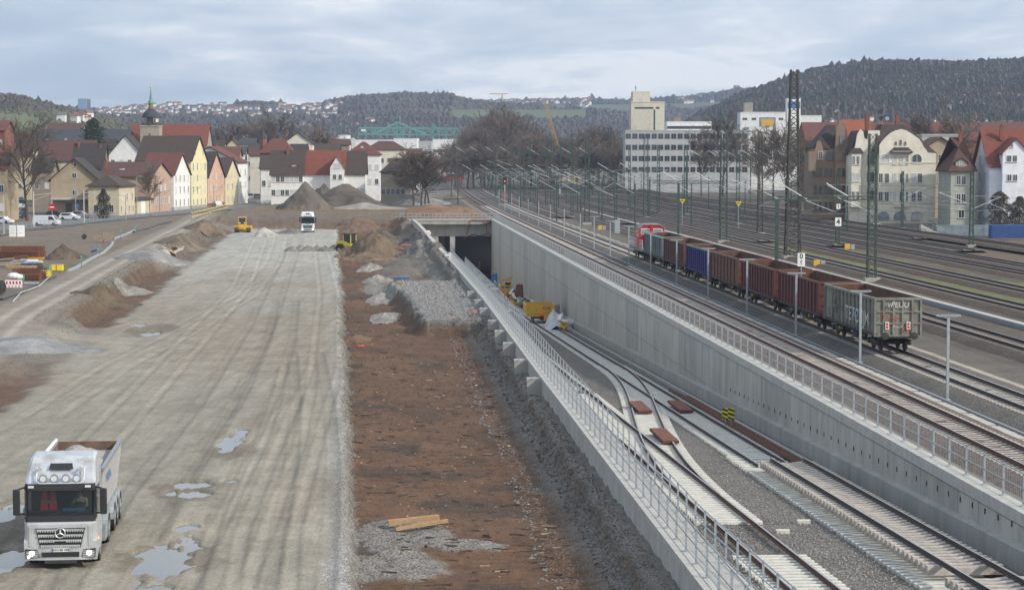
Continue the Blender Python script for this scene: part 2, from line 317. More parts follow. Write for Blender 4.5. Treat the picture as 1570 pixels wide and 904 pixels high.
def ground_at(x, y):
    """height, colour and kind masks of the open ground at x,y (arrays)"""
    x = np.asarray(x, float); y = np.asarray(y, float)
    n1 = fbm(x*.5, y*.35, 3); n2 = fbm(x*1.7, y*1.3, 9, 4); n3 = fbm(x*.12, y*.08, 21, 3)
    padr = .65-.0843*y+.45*n1*np.clip(y/150, .5, 2)+.12*n2
    padl = -19.3-.0845*y+1.2*n1+.3*n2
    dw = WL(y)-x
    # brown floor with blade ridges and humps
    z = -3.05+.12*n1+.11*n2*(1+sst(200, 300, y))+.07*fbm(x*.45, y*2.2, 71, 3)+.35*np.maximum(0, n3)*sst(150, 260, y)
    col = np.broadcast_to(C_BROWN, x.shape+(3,)).copy(); kd = np.zeros(x.shape+(3,)); kd[..., 2] = .9
    col = col*(1+.28*n3+.15*n1)[..., None]
    m = sst(.1, .5, fbm(x*.22+5, y*.10, 31, 4)); col = mixc(col, np.array((.155, .080, .046)), m*.6)
    m = sst(.15, .45, fbm(x*.35+9, y*.22, 41, 4)); col = mixc(col, np.array((.062, .048, .040)), m*.75)
    # patches of spilt gravel on the floor
    for gx, gy, rx, ry in ((-4.3, 83, 2.0, 4.2), (-4.6, 77, 2.3, 2.6), (-2.0, 81, 1.8, 1.4), (-13, 285, 4, 20), (-14, 240, 3, 12)):
        q = ((x-gx)/rx)**2+((y-gy)/ry)**2+.7*n2+.4*n1; m = 1-sst(.6, 1.15, q); col = mixc(col, C_GRAVEL*1.15, m); z = z+.12*m; kd[..., 1] = np.maximum(kd[..., 1], m); kd[..., 2] *= 1-m
    # gravel foot and rough bank below the left wall
    e = 2.75+.35*n1+1.0*sst(180, 260, y)*(1+n1); m = 1-sst(e-.9, e+.5, dw); z = z+(.22+.1*n2)*m; col = mixc(col, C_GRAVEL*.95*(1+.2*n2)[..., None], m); kd[..., 1] = np.maximum(kd[..., 1], m); kd[..., 2] *= 1-m
    e2 = 1.85+.3*n2+.3*n1; m = 1-sst(e2-.8, e2+.25, dw); z = np.where(m > 0, z*(1-m)+(-2.05+.22*n2+.1*n1+.30*fbm(x*2.6, y*1.1, 73, 4)*m*(1-m)*4)*m, z)
    col = mixc(col, np.array((.115, .082, .056))*(1+.9*fbm(x*3, y*1.4, 74, 4))[..., None], m); kd[..., 1] = kd[..., 1]*(1-m)+.45*m
    m2 = 1-sst(1.2, 1.5, dw); col = mixc(col, np.array((.20, .19, .175)), m2*.8)
    # raised gravel platform beside the wall
    ex = (-13.6+(235-y)*.105)+.8*n1+.3*n2
    m = sst(-.9, .5, x-ex)*sst(175.5, 177.5, y+.8*n1+.4*n2)*(1-sst(232, 240, y+2*n1)); z = z*(1-m)+(-1.75+.06*n2)*m
    mt = sst(.85, .98, m); col = mixc(col, np.array((.10, .085, .07)), (m-mt).clip(0, 1)); col = mixc(col, np.array((.20, .20, .195)), mt); kd[..., 1] = np.maximum(kd[..., 1]*(1-m), mt); kd[..., 2] *= 1-m
    # deeper cut against the flare of the wall
    m = sst(232, 246, y)*(1-sst(385, 405, y)); hum = fbm(x*.28, y*.16, 77, 4); z = z+m*(.9*hum*sst(2, 9, x-padr)+.9*(1-sst(0, 5, dw))); col = mixc(col, np.array((.15, .13, .11)), m*sst(-.2, .25, hum)*sst(3, 8, x-padr)); kd[..., 1] = np.maximum(kd[..., 1], m*.5*sst(0, .3, hum))
    # grey gravel pad
    pr = sst(-.25, .12, padr-x); pl = sst(-1.0, .4, x-padl); pend = 1-sst(416, 428, y+3*n1)
    m = pr*pl*pend
    zp = -2.42+.03*n1+.018*n2+.05*sst(0.9, .2, np.abs(padr-x)); 
    pc = np.broadcast_to(C_PAD, col.shape)
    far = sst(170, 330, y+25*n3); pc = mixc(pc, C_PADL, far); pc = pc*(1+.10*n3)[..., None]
    edge = 1-sst(.4, 1.3, padr-x+.3*n2); pc = mixc(pc, np.array((.37, .365, .345)), edge*.8)
    pc = mixc(pc, np.array((.25, .215, .17)), sst(.05, .5, fbm(x*.09+3, y*.03, 51, 4))*(1-far)*.75)
    for pts, wd_, am in TRK:
        xc = np.interp(y, pts[0], pts[1]); on = (y > pts[0][0])*(y < pts[0][-1])
        for s_ in (-1.0, 1.0):
            dd = x-xc-s_*.98; b_ = np.exp(-(dd/wd_)**4)*on; e_ = np.exp(-((np.abs(dd)-wd_*1.1)/.10)**2)*on; pc = pc*(1+am*b_-.16*e_)[..., None]; zp = zp-.03*b_+.02*e_
    for wx, wy, wrx, wry in WET: q_ = ((x-wx)/wrx)**2+((y-wy)/wry)**2+.8*n2+.5*n1; pc = mixc(pc, np.array((.155, .135, .105)), (1-sst(.3, 1.2, q_))*.8)
    for wx, wy, wrx, wry, sd_ in PUD:
        near_ = (np.abs(x-wx) < wrx*1.8) & (np.abs(y-wy) < wry*1.8); q_ = ((x-wx)/wrx)**2+((y-wy)/wry)**2
        if near_.any(): nq = fbm(x*2.2+sd_, y*.9+sd_, sd_, 4); q_ = q_+1.1*nq; zp = zp-.16*(1-sst(.45, 1.05, q_))*near_
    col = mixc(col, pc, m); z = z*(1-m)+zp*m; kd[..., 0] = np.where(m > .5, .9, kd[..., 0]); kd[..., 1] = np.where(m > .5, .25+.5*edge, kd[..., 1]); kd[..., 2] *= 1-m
    rim = np.exp(-((x-padr-.12)/.22)**2)*pend; col = mixc(col, np.array((.13, .125, .115)), rim*.7)
    # dark ribs of the lifted gravel at the roller
    # left terrace, haul road and spur
    rc = -24.6-.0935*y+.5*fbm(y*.02, y*0, 61, 2); d = x-rc; redge = rc+3.6+.6*n1
    pock = sst(173, 182, y+3*n1)*(1-sst(262, 275, y+3*n1))+sst(60, 70, y)*(1-sst(126, 158, y+3*n1))+sst(286, 292, y+3*n1)*(1-sst(400, 420, y))*.6
    foot = (-19.8-.0845*y)*(1-pock)+(redge+1.5+.4*n2)*pock
    t = sst(0, 1, (x-foot)/np.minimum(redge-foot, -.6)) ; t = np.where(x > foot, 0, t)
    left = x < padl+1.5; tz = -1.2+.06*n1+.05*n2-.95*(1-sst(148, 182, y))
    floorz = (-2.62+.08*n1+.08*n2)*pock+(-2.3)*(1-pock)
    mleft = sst(-1.0, .3, (padl-x)); base = z*(1-mleft)+floorz*mleft
    zl = base*(1-t)+tz*t; z = np.where(left, zl, z)
    cl = mixc(np.broadcast_to(C_GRAVEL*np.array((1.1, 1.06, 1.0)), col.shape), C_BROWN*1.0, (pock*mleft).clip(0, 1)*.95*(1-sst(.75, 1, t)*.3))
    cl = cl*(1+.3*n2+.15*n1)[..., None]; bank = t*(1-t)*4; cl = mixc(cl, C_EARTH*(1+.6*fbm(x*.8, y*.9, 83, 4))[..., None], bank*.75*sst(.6, .95, pock))
    tmask = sst(.9, 1., t)
    terr = np.broadcast_to(C_TERR, col.shape)*(1+.2*n1+.1*n2)[..., None]
    cl = mixc(cl, terr, tmask); col = np.where(left[..., None], mixc(col, cl, mleft), col)
    spur = np.exp(-((y-(163+(-.25)*(x+38)+6*n3))/5.5)**4)*sst(-48, -42, x)*(1-sst(-34, -31, x)); col = mixc(col, C_PAD, spur*.9)
    rd = (1-sst(2.6, 3.6, np.abs(d)+.3*n1))*sst(-10, 0, 700-y)*(y < 520); col = mixc(col, C_ROAD*(1+.1*n1)[..., None], rd*.9)
    tr = (np.exp(-((np.abs(d)-1.0)/.42)**2))*(y < 520); col = mixc(col, np.array((.43, .39, .33)), tr*.75*(.75+.25*n1).clip(0, 1)); z = z-.05*tr
    # kinds on the terrace
    kd[..., 0] = np.where(left, kd[..., 0]*.3, kd[..., 0]); kd[..., 1] = np.where(left, .45, kd[..., 1]); kd[..., 2] = np.where(left, .25*pock*mleft, kd[..., 2])
    # weeds in the yard
    wd = np.exp(-(((x-(-52.5))/3.2)**2+((y-248)/9)**2))+np.exp(-(((x+56)/1.5)**2+((y-330)/28)**2)); col = mixc(col, np.array((.12, .125, .045)), (sst(.12, .45, wd+.35*n2)*.85)*(d < -3.6))
    # end bank of the pit and level ground beyond
    m = sst(418, 447, y+5*n1-10*sst(-25, 5, x)); m = np.where(x > WL(y)-3, np.maximum(m, sst(384, 400, y)), m); zb = -0.9+.10*n1; z = np.where(left & (t > .9), z, z*(1-m)+zb*m)
    bk = m*(1-m)*4; col = np.where((left & (t > .9))[..., None], col, mixc(mixc(col, C_TERR*.95*(1+.2*n1)[..., None], m), np.array((.145, .10, .068))*(1+.3*n2)[..., None], bk.clip(0, 1)))
    kd[..., 0] *= 1-m
    # street, pavement and verge on the left
    sl = -88.5+(21.0/157)*(y-386); ds = x-sl   # fence line
    st = sst(-.3, .3, -ds-1.2)*sst(-14.2, -13.6, ds)*sst(300, 305, y)*(1-sst(900, 905, y)); col = mixc(col, C_ASPH*(1+.05*n1)[..., None], st); z = z*(1-st)+(-1.25)*st; kd *= (1-.95*st)[..., None]
    vg = np.exp(-((ds+.6)/.5)**2)*sst(300, 305, y)*(1-sst(470, 520, y)); col = mixc(col, C_GRASS, vg)
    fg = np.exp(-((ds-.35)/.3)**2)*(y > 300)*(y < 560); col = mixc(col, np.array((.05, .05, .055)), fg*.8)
    # railway plateau
    o = x-WR(y); onr = sst(-1, 0, o); onr = np.where(y > PORT+8, sst(-6, 0, o), np.where(x > WR(y)-1, 1.0, 0.0))
    rz = -.32+.03*n1; rcz = np.broadcast_to(C_YARD, col.shape)*(1+.16*n1+.12*n2)[..., None]
    path = (1-sst(.15, .4, np.abs(o-7.55)-.95)); rcz = mixc(rcz, np.array((.085, .085, .088)), path*.9)
    sand = (1-sst(.1, .3, np.abs(o-1.35)-.85)); rcz = mixc(rcz, np.array((.19, .16, .125)), sand)
    p3 = (1-sst(.2, .5, np.abs(o-13.4)-2.0)); rcz = mixc(rcz, np.array((.13, .115, .10)), p3*.9)
    p4 = (1-sst(.05, .15, np.abs(o-12.9)-.16)); rcz = mixc(rcz, np.array((.40, .37, .31)), p4*.9)
    gr = sst(.12, .45, fbm(x*.3, y*.06, 91, 4)+.55*np.exp(-((o-33.2)/2.2)**2)+.25*np.exp(-((o-41)/3)**2)); gmask = sst(30.5, 32, o)*(1-sst(60, 62, o))*sst(130, 160, y); rcz = mixc(rcz, np.array((.15, .165, .05)), gr*gmask*.8*(1-.75*sst(240, 340, y)))
    rcz = mixc(rcz, np.array((.18, .11, .07)), sst(.25, .5, fbm(x*.25, y*.05, 95, 3))*sst(20, 24, o)*.5)
    ew = np.exp(-((o-56)/2.6)**2)*sst(150, 200, y)*(1-sst(420, 480, y)); rcz = mixc(rcz, np.array((.135, .105, .07)), ew*.9)
    rz = rz-1.0*sst(65.5, 68.5, o)*(1-sst(700, 900, y))
    z = z*(1-onr)+rz*onr; col = mixc(col, rcz, onr); kd = kd*(1-onr[..., None]); kd[..., 1] = kd[..., 1]+.55*onr*(1-path)*(1-sand*.8); kd[..., 0] += onr*.25
    fr = sst(650, 1100, y); col = mixc(col, C_FAR*(1+.25*n3)[..., None], fr*.8)
    return z, col.clip(.01, .9), kd
def make_ground():
    rows = []; y = 18.0
    while y < 700: rows.append(y); y += max(.11, y*y/39000*1.25) if y > 55 else 2.0
    while y < 6500: rows.append(y); y *= 1.03
    Y = np.array(rows)
    # columns: left bound .. left wall | trough | right wall .. right bound
    nl, nrt = 430, 230
    ul = np.linspace(0, 1, nl)
    def colsX(y):
        lw = np.where(y < PORT+1, WL(y)-.25, WL(PORT)-.25+(y-PORT-1)*(-.06)); rw = WR(y)+.25
        lb = np.minimum(-.33*y-8, lw-12); rb = np.maximum(.36*y+18, rw+55)
        fine = (ul**.9)
        L_ = lb[:, None]+(lw-lb)[:, None]*fine[None]
        mid = lw[:, None]+(rw-lw)[:, None]*np.linspace(0, 1, 8)[None, 1:]
        R_ = rw[:, None]+(rb-rw)[:, None]*((np.linspace(0, 1, nrt))**1.6)[None, 1:]
        return np.concatenate([L_, mid, R_], 1)
    XX = colsX(Y); YY = np.repeat(Y[:, None], XX.shape[1], 1)
    # widen beyond the frame so the sheet reaches the horizon on both sides
    XX = np.concatenate([(XX[:, :1]-np.array([[6000., 1500., 400.]])), XX, XX[:, -1:]+np.array([[400., 1500., 6000.]])], 1)
    YY = np.repeat(Y[:, None], XX.shape[1], 1)
    z, c, k = ground_at(XX, YY)
    nr, nc = XX.shape; keep = np.ones((nr-1, nc-1), bool); j0 = 3+nl-1; keep[np.ix_(Y[:-1] < PORT, np.arange(nc-1))] = True
    hole = (Y[1:] < PORT+2)[:, None] & ((np.arange(nc-1) >= j0) & (np.arange(nc-1) < j0+7))[None]
    keep &= ~hole
    V = np.stack([XX, YY, z], -1).reshape(-1, 3)
    o = numesh('ground', V, gridfaces(nr, nc, keep), GM, None, c.reshape(-1, 3), k.reshape(-1, 3)); tag(o, kind='structure')
make_ground()
# ================================================================ TROUGH: floor, walls, portal
def strip(name, xs, ys, zf, col, kd, parent=None, jit=.0, mat_=GM):
    """sheet over rows ys, columns given by functions xs(y)->array ; zf(x,y)"""
    XX = np.array([xs(y) for y in ys]); YY = np.repeat(np.asarray(ys)[:, None], XX.shape[1], 1); Z = zf(XX, YY)
    V = np.stack([XX, YY, Z], -1).reshape(-1, 3); n1 = fbm(XX*.8, YY*.5, 5)
    c = np.broadcast_to(np.array(col), XX.shape+(3,))*(1+.15*n1)[..., None]; k = np.broadcast_to(np.array(kd, float), XX.shape+(3,))
    return numesh(name, V, gridfaces(*XX.shape), mat_, parent, c.reshape(-1, 3), k.reshape(-1, 3))
def rowsY(y0, y1):
    r = []; y = y0
    while y < y1: r.append(y); y += max(.4, y*y/39000*2)
    return r+[y1]
o = strip('trough_floor', lambda y: float(WL(y))+.2+(float(WR(y))-float(WL(y))-.4)*np.linspace(0, 1, 44), rowsY(40, 470), lambda x, y: FL(y)-.02+.035*fbm(x*1.5, y*1.2, 4), (.15, .14, .13), (0, 1, 0)); tag(o, kind='structure')
def swept(name, prof, ys, xf, zf, mats, parent=None, mi=None):
    """profile (dx,dz) list swept along the line xf(y),zf(y); closed"""
    n = len(prof); V = []; Fs = []; ms = []
    for y in ys:
        x = float(xf(y)); z = float(zf(y))
        for dx, dz in prof: V.append((x+dx, y, z+dz))
    for j in range(len(ys)-1):
        for i in range(n):
            a = j*n+i; b = j*n+(i+1) % n; Fs.append((a, a+n, b+n, b)); ms.append(0 if mi is None else mi[i])
    e = (len(ys)-1)*n; Fs.append(tuple(range(n-1, -1, -1))[::-1]); Fs.append(tuple(e+i for i in range(n))[::-1]); ms += [0, 0]
    me = bpy.data.meshes.new(name); me.from_pydata(V, [], Fs)
    for m in (mats if isinstance(mats, (list, tuple)) else [mats]): me.materials.append(m)
    me.polygons.foreach_set('material_index', ms)
    return link(bpy.data.objects.new(name, me), parent)
def ZL(y): return -1.0+1.0*sst(275, 385, y)           # top of left wall
# right wall: formwork panels, a coping and a plinth
rw = empty('retaining_wall', (0, 0, 0), 0, 'long grey concrete retaining wall between the deep trough and the railway plateau', 'wall')
y = 46.0; k = 0
PW = 2.7
while y < PORT-.1:
    y1 = min(y+PW, PORT); gap = .10 if k % 3 == 2 else .03; ya, yb = y+gap/2, y1-gap/2
    for r_ in range(2):
        mb = MB(); P = []
        rec = rnd.uniform(0, .012)
        for yy in (ya, yb):
            x = float(WR(yy)); top = -.42; bot = float(FL(yy))-.4; cut = top-2.55
            zz0, zz1 = ((max(cut, bot)+.02, top) if r_ == 0 else (bot, cut-.02)); P.append((x, zz0, zz1))
        if r_ == 1 and min(P[0][2]-P[0][1], P[1][2]-P[1][1]) < .5: continue
        (xa, b0, t0), (xb, b1, t1) = P
        mb.hexa([(xa+rec, ya, b0), (xa+.5, ya, b0), (xb+.5, yb, b1), (xb+rec, yb, b1), (xa+rec, ya, t0), (xa+.5, ya, t0), (xb+.5, yb, t1), (xb+rec, yb, t1)])
        mb.build('concrete_panel', M['concrete'] if (k//3) % 4 else M['concrete3'], rw)
    y = y1; k += 1
yy = rowsY(46, PORT)
swept('wall_core', [(.06, -.5), (.45, -.5), (.45, -13), (.06, -13)], yy, WR, lambda y: 0, M['concrete3'], rw)
cp = swept('coping', [(-.06, .02), (.62, .02), (.62, -.42), (-.06, -.42)], yy, WR, lambda y: 0.06, M['concrete2'], rw)
swept('plinth', [(-.32, .75), (.02, .80), (.02, -.5), (-.32, -.5)], yy, WR, FL, M['concrete3'], rw)
swept('drain_kerb', [(-.95, .16), (-.78, .16), (-.78, -.5), (-.95, -.5)], yy, WR, FL, M['concrete2'], rw)
# row of weep holes, as small dark sockets
mb = MB(); y = 62.0
while y < 130:
    x = float(WR(y)); z = float(FL(y))+1.25; mb.box(x-.02, x+.04, y, y+.10, z, z+.2); y += 1.6
o = mb.build('socket', M['dark'], rw); o['kind'] = 'stuff'
# left wall
lw = empty('trough_parapet_wall', (0, 0, 0), 0, 'left concrete wall of the trough, its pale top sweeping up to the tunnel portal', 'wall')
y = 46.0
while y < PORT-.1:
    y1 = min(y+8.1, PORT); P = []
    for q in (y+.02, y1-.02): P.append((float(WL(q)), float(FL(q))-.5, float(ZL(q))-.22, q))
    (xa, b0, t0, ya), (xb, b1, t1, yb) = P
    MB().hexa([(xa-.45, ya, b0), (xa, ya, b0), (xb, yb, b1), (xb-.45, yb, b1), (xa-.45, ya, t0), (xa, ya, t0), (xb, yb, t1), (xb-.45, yb, t1)]).build('concrete_panel', M['concrete'], lw)
    y = y1
swept('coping', [(-.5, .22), (.06, .22), (.06, 0), (-.5, 0)], yy, WL, lambda y: ZL(y)-.22, M['concrete2'], lw)
swept('walkway', [(0, 0), (1.25, 0), (1.25, -.18), (0, -.18)], [q for q in yy if q < 300], lambda y: float(WL(y))+.004, lambda y: FL(y)+.9 if 0 else max(float(ZL(y))-.55, float(FL(y))+.4), M['concrete2'], lw)
for i, (px, py) in enumerate(((726, 450), (736, 463), (747, 476), (760, 495), (774, 511), (791, 530), (811, 556), (833, 585))):
    p = G(px, py, -1.35); x = float(WL(p.y))
    MB().hexa([(x-1.2, p.y-.45, -3.1), (x-.4, p.y-.45, -3.1), (x-.4, p.y+.45, -3.1), (x-1.2, p.y+.45, -3.1), (x-1.3, p.y-.5, -1.12), (x-.4, p.y-.5, -1.12), (x-.4, p.y+.5, -1.12), (x-1.3, p.y+.5, -1.12)]).build('buttress', M['concrete3'], lw)
# portal
pt = empty('tunnel_portal', (float(WL(PORT)), PORT, 0), 0, 'grey concrete tunnel portal with one narrow and one wide dark opening', 'tunnel')
xl, xr = float(WL(PORT)), float(WR(PORT)); fz = float(FL(PORT))-.5
def PX(px): return X(px, PORT)
loc = -pt.location
MB().box(xl-.6, xr+.3, PORT, PORT+1.2, Zat(362, PORT), -.25).build('portal_beam', M['concrete3'], pt).location = loc
MB().box(xl-.6, PX(672), PORT+.01, PORT+1.2, fz, Zat(362, PORT)).build('pier', M['concrete3'], pt).location = loc
MB().box(PX(690), PX(697.5), PORT+.01, PORT+1.2, fz, Zat(362, PORT)).build('pier', M['concrete'], pt).location = loc
MB().box(PX(758), xr+.3, PORT+.01, PORT+1.2, fz, Zat(362, PORT)).build('pier', M['concrete3'], pt).location = loc
MB().box(xl-1.0, xr+.4, PORT-.12, PORT+1.3, -.25, .05).build('coping', M['concrete2'], pt).location = loc
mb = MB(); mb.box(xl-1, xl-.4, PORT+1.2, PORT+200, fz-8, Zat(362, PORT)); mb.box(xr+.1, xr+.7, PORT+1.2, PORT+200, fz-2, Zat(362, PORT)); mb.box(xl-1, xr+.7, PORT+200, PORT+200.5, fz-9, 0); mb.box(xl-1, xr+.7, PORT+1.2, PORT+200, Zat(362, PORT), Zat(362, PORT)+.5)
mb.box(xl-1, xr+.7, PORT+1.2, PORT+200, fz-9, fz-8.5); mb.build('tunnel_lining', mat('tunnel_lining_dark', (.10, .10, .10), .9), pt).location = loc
MB().bar((PX(722), PORT-.2, -.1), (PX(713), PORT-.25, Zat(365, PORT)), .12).bar((PX(722), PORT-.2, -.12), (xr-.2, PORT-.2, -.12), .10).bar((xr-.9, PORT-.25, -.1), (xr-.9, PORT-.25, Zat(365, PORT)), .12).build('red_hose', mat('red_hose', (.35, .06, .05), .6), pt).location = loc
mb = MB(); q = [(PX(715), Zat(363, PORT)), (PX(727), Zat(359, PORT)), (PX(735), Zat(362, PORT)), (PX(748), Zat(358, PORT)), (PX(760), Zat(363, PORT))]
for a, b in zip(q, q[1:]): mb.tube((a[0], PORT-.12, a[1]), (b[0], PORT-.12, b[1]), .07)
mb.build('cable', M['black'], pt).location = loc
# ================================================================ RAILINGS
post_me = MB().box(-.035, .035, -.035, .035, 0, 1.15).box(-.12, .12, -.09, .09, 0, .02).mesh('post', M['galvd'])
def railing(label, xf, zf, y0, y1, dy, group=None, infill=True, h=1.12, mt=None):
    r = empty('railing', (0, 0, 0), 0, label, 'railing', group); ys = []; y = y0; mt = mt or M['galv']
    while y < y1: ys.append(y); y += dy
    for q in ys[:300]: inst('post', post_me, r, (float(xf(q)), q, float(zf(q))))
    q2 = ys
    for z in (h, .58, .12):
        mb = MB()
        for a, b in zip(q2, q2[1:]): mb.bar((float(xf(a)), a, float(zf(a))+z), (float(xf(b)), b, float(zf(b))+z), .034 if z > .2 else .025)
        mb.build({h: 'handrail', .58: 'middle_rail', .12: 'toe_rail'}[z], mt, r)
    if infill:
        mb = MB(); y = y0
        while y < min(y1, y0+190):
            x = float(xf(y)); z = float(zf(y)); t = .004 if y < 110 else .006; mb.box(x-t, x+t, y-t, y+t, z+.12, z+h); y += .22 if y < 110 else .45
        o = mb.build('mesh_infill', M['galvd'], r); o['kind'] = 'stuff'
    return r
railing('long galvanised railing with mesh along the coping of the right retaining wall', lambda y: float(WR(y))+.42, lambda y: .08, 60, PORT, 2.35)
railing('galvanised railing curving along the walkway on the left trough wall', lambda y: float(WL(y))+.0-.12, lambda y: ZL(y), 56, 268, 2.2)
railing('second lower galvanised railing on the inner edge of the left walkway', lambda y: float(WL(y))+1.2, lambda y: max(float(ZL(y))-.55, float(FL(y))+.4), 56, 262, 2.2, infill=False)
# ================================================================ TRACKS
def sleeper_mesh(name, L, w, h, m, dip=.05):
    mb = MB(); a = L/2
    for x0, x1, z0, z1 in ((-a, -a*.55, 0, 0), (-a*.55, -a*.2, 0, -dip), (-a*.2, a*.2, -dip, -dip), (a*.2, a*.55, -dip, 0), (a*.55, a, 0, 0)):
        mb.hexa([(x0, -w/2, -h), (x1, -w/2, -h), (x1, w/2, -h), (x0, w/2, -h), (x0, -w*.42, z0), (x1, -w*.42, z1), (x1, w*.42, z1), (x0, w*.42, z0)])
    return mb.mesh(name, m)
SL = dict(a=sleeper_mesh('sleeper', 2.6, .27, .2, M['sleeper']), n=sleeper_mesh('sleeper', 2.6, .30, .2, M['sleeper_n'], .0), d=sleeper_mesh('sleeper', 2.6, .26, .16, M['sleeper_d'], 0), t=sleeper_mesh('sleeper', 2.5, .34, .3, M['sleeper'], .06))
fast_me = MB().boxc((-.86, 0, .02), (.1, .2, .05)).boxc((-.62, 0, .02), (.1, .2, .05)).boxc((.62, 0, .02), (.1, .2, .05)).boxc((.86, 0, .02), (.1, .2, .05)).mesh('fastening', M['dark'])
def track(label, xf, zf, y0, y1, sl='a', dy=.6, nind=300, rm='rail', bed=(.11, .092, .08), group=None, skip=lambda y: False, bedw=1.75, plain=False):
    t = empty('railway_track', (0, 0, 0), 0, label, 'railway track', group); ang = lambda y: -math.atan((float(xf(y+1))-float(xf(y-1)))/2)
    if bed is not None:
        ys = rowsY(y0, y1)
        o = strip('ballast_bed', lambda y: float(xf(y))+np.array([-bedw-.75, -bedw, -.9, -.5, .5, .9, bedw, bedw+.75]), ys,
            lambda x, y: np.array([[float(zf(q))+e for e in (-.36, -.055, -.05, -.06, -.06, -.05, -.055, -.36)] for q in ys])+.03*fbm(x*2, y*2, 8), bed, (0, .9, 0), t)
    ys = []; y = y0+.3
    while y < y1: ys.append(y); y += dy
    ys = [q for q in ys if not skip(q)]
    for q in ys[:nind]: inst('sleeper', SL[sl], t, (float(xf(q)), q, float(zf(q))+rnd.uniform(-.006, .006)), (0, 0, ang(q)+rnd.uniform(-.006, .006)))
    mb = MB()
    for q in ys[nind:nind+450]:
        x = float(xf(q)); z = float(zf(q)); a = ang(q); c, s_ = math.cos(a)*1.3, math.sin(a)*1.3; w_ = .12 if q < 450 else .16
        mb._add([(x-c, q-s_-w_, z), (x+c, q+s_-w_, z), (x+c, q+s_+w_, z), (x-c, q-s_+w_, z), (x-c, q-s_-w_, z-.06), (x+c, q+s_-w_, z-.06)], [(0, 1, 2, 3), (0, 4, 5, 1)])
    if mb.v: o = mb.build('distant_sleepers', MATS[{'a': 'sleeper_concrete', 'n': 'new_sleeper_concrete', 'd': 'dark_sleeper', 't': 'sleeper_concrete'}[sl]], t); o['kind'] = 'stuff'
    yr = []; y = y0
    while y < y1: yr.append(y); y += max(3, y/60)
    yr.append(y1)
    for sgn in (-1, 1):
        prof = [(-.075, .005), (-.075, .03), (-.018, .05), (-.018, .13), (-.037, .14), (-.037, .175), (.037, .175), (.037, .14), (.018, .13), (.018, .05), (.075, .03), (.075, .005)]
        if plain: prof = [(-.04, .005), (-.04, .175), (.04, .175), (.04, .005)]
        swept('rail', prof, yr, lambda y: float(xf(y))+sgn*.755, zf, [M[rm], M['railtop']], t, mi=[0]*5+[1]+[0]*6 if not plain else [0, 1, 0, 0])
    return t
z0f = lambda y: 0.0
track('rusty track on pale sleepers directly behind the right retaining wall railing', lambda y: TR(y, 4.0), z0f, 62, 900, 'a', bed=(.135, .105, .09))
track('dark track on which the freight train stands', lambda y: TR(y, 9.8), z0f, 84, 900, 'a', rm='raild', bed=(.12, .11, .098))
track('dark track to the right of the train beside the pale cable duct', lambda y: TR(y, 19.2), z0f, 110, 900, 'd', rm='raild', bed=(.085, .072, .062), nind=250)
for off, y0, lab in ((29.5, 145, 'yard track just beyond the long pale cable duct'), (36.4, 165, 'yard track along the near edge of the grassy strip'), (44.7, 190, 'left track of the pair beyond the grassy strip'), (49.3, 205, 'right track of the pair beyond the grassy strip'), (61.5, 250, 'farthest track on the low bank in front of the houses')):
    track(lab, lambda y, off=off: TR(y, off), (lambda y: .0) if off < 60 else (lambda y: .35), y0, 900, 'd', rm='raild', bed=(.088, .068, .055), nind=0, plain=True)
for off, y0, lab in ((24.3, 380, 'far yard track left of the catenary masts'), (15.2, 420, 'far yard track merging beside the signal'), (55.0, 420, 'distant siding beyond the yellow marker boards'), (68, 430, 'distant track at the right edge of the yard'), (33.2, 300, 'yard siding on the grassy strip starting beyond the tall tower'), (40.6, 285, 'yard siding between the grassy strip and the paired tracks'), (53.8, 270, 'yard siding just right of the paired tracks'), (57.6, 310, 'yard siding left of the bank track')):
    track(lab, lambda y, off=off: TR(y, off), z0f, y0, 1000, 'd', rm='raild', bed=(.085, .068, .056), nind=0, plain=True)
# pale cable duct beside the third track, lids as parts
dct = empty('cable_duct', (0, 0, 0), 0, 'raised pale concrete cable duct running right of the train', 'cable duct'); y = 118.0
lid = MB().box(-.3, .3, .01, 1.98, 0, .09).mesh('duct_lid', M['concrete2'])
while y < 480: inst('duct_lid', lid, dct, (TR(y, 24.6), y, -.05), (0, 0, math.atan(.0635))); y += 2.0
swept('duct_wall', [(-.34, -.05), (.34, -.05), (.34, -.4), (-.34, -.4)], rowsY(118, 480), lambda y: TR(y, 24.6), z0f, M['galvd'], dct)
dct2 = empty('cable_duct', (0, 0, 0), 0, 'flat cable duct of sunken concrete lids between the rusty track and the lamp posts', 'cable duct'); y = 80.0; lid2 = MB().box(-.35, .35, .02, .48, -.05, .03).mesh('duct_lid', M['concrete2']); k = 0
while y < 236:
    if k % 9 not in (3,): inst('duct_lid', lid2, dct2, (TR(y, 6.25)+rnd.uniform(-.03, .03), y, -.26+rnd.uniform(0, .02)), (0, 0, .0635+rnd.uniform(-.04, .04)))
    y += .52; k += 1
swept('steel_pipe', [(-.05, .05), (.05, .05), (.05, -.05), (-.05, -.05)], rowsY(76, 300), lambda y: TR(y, 6.8), lambda y: -.2, M['galv'], dct2)
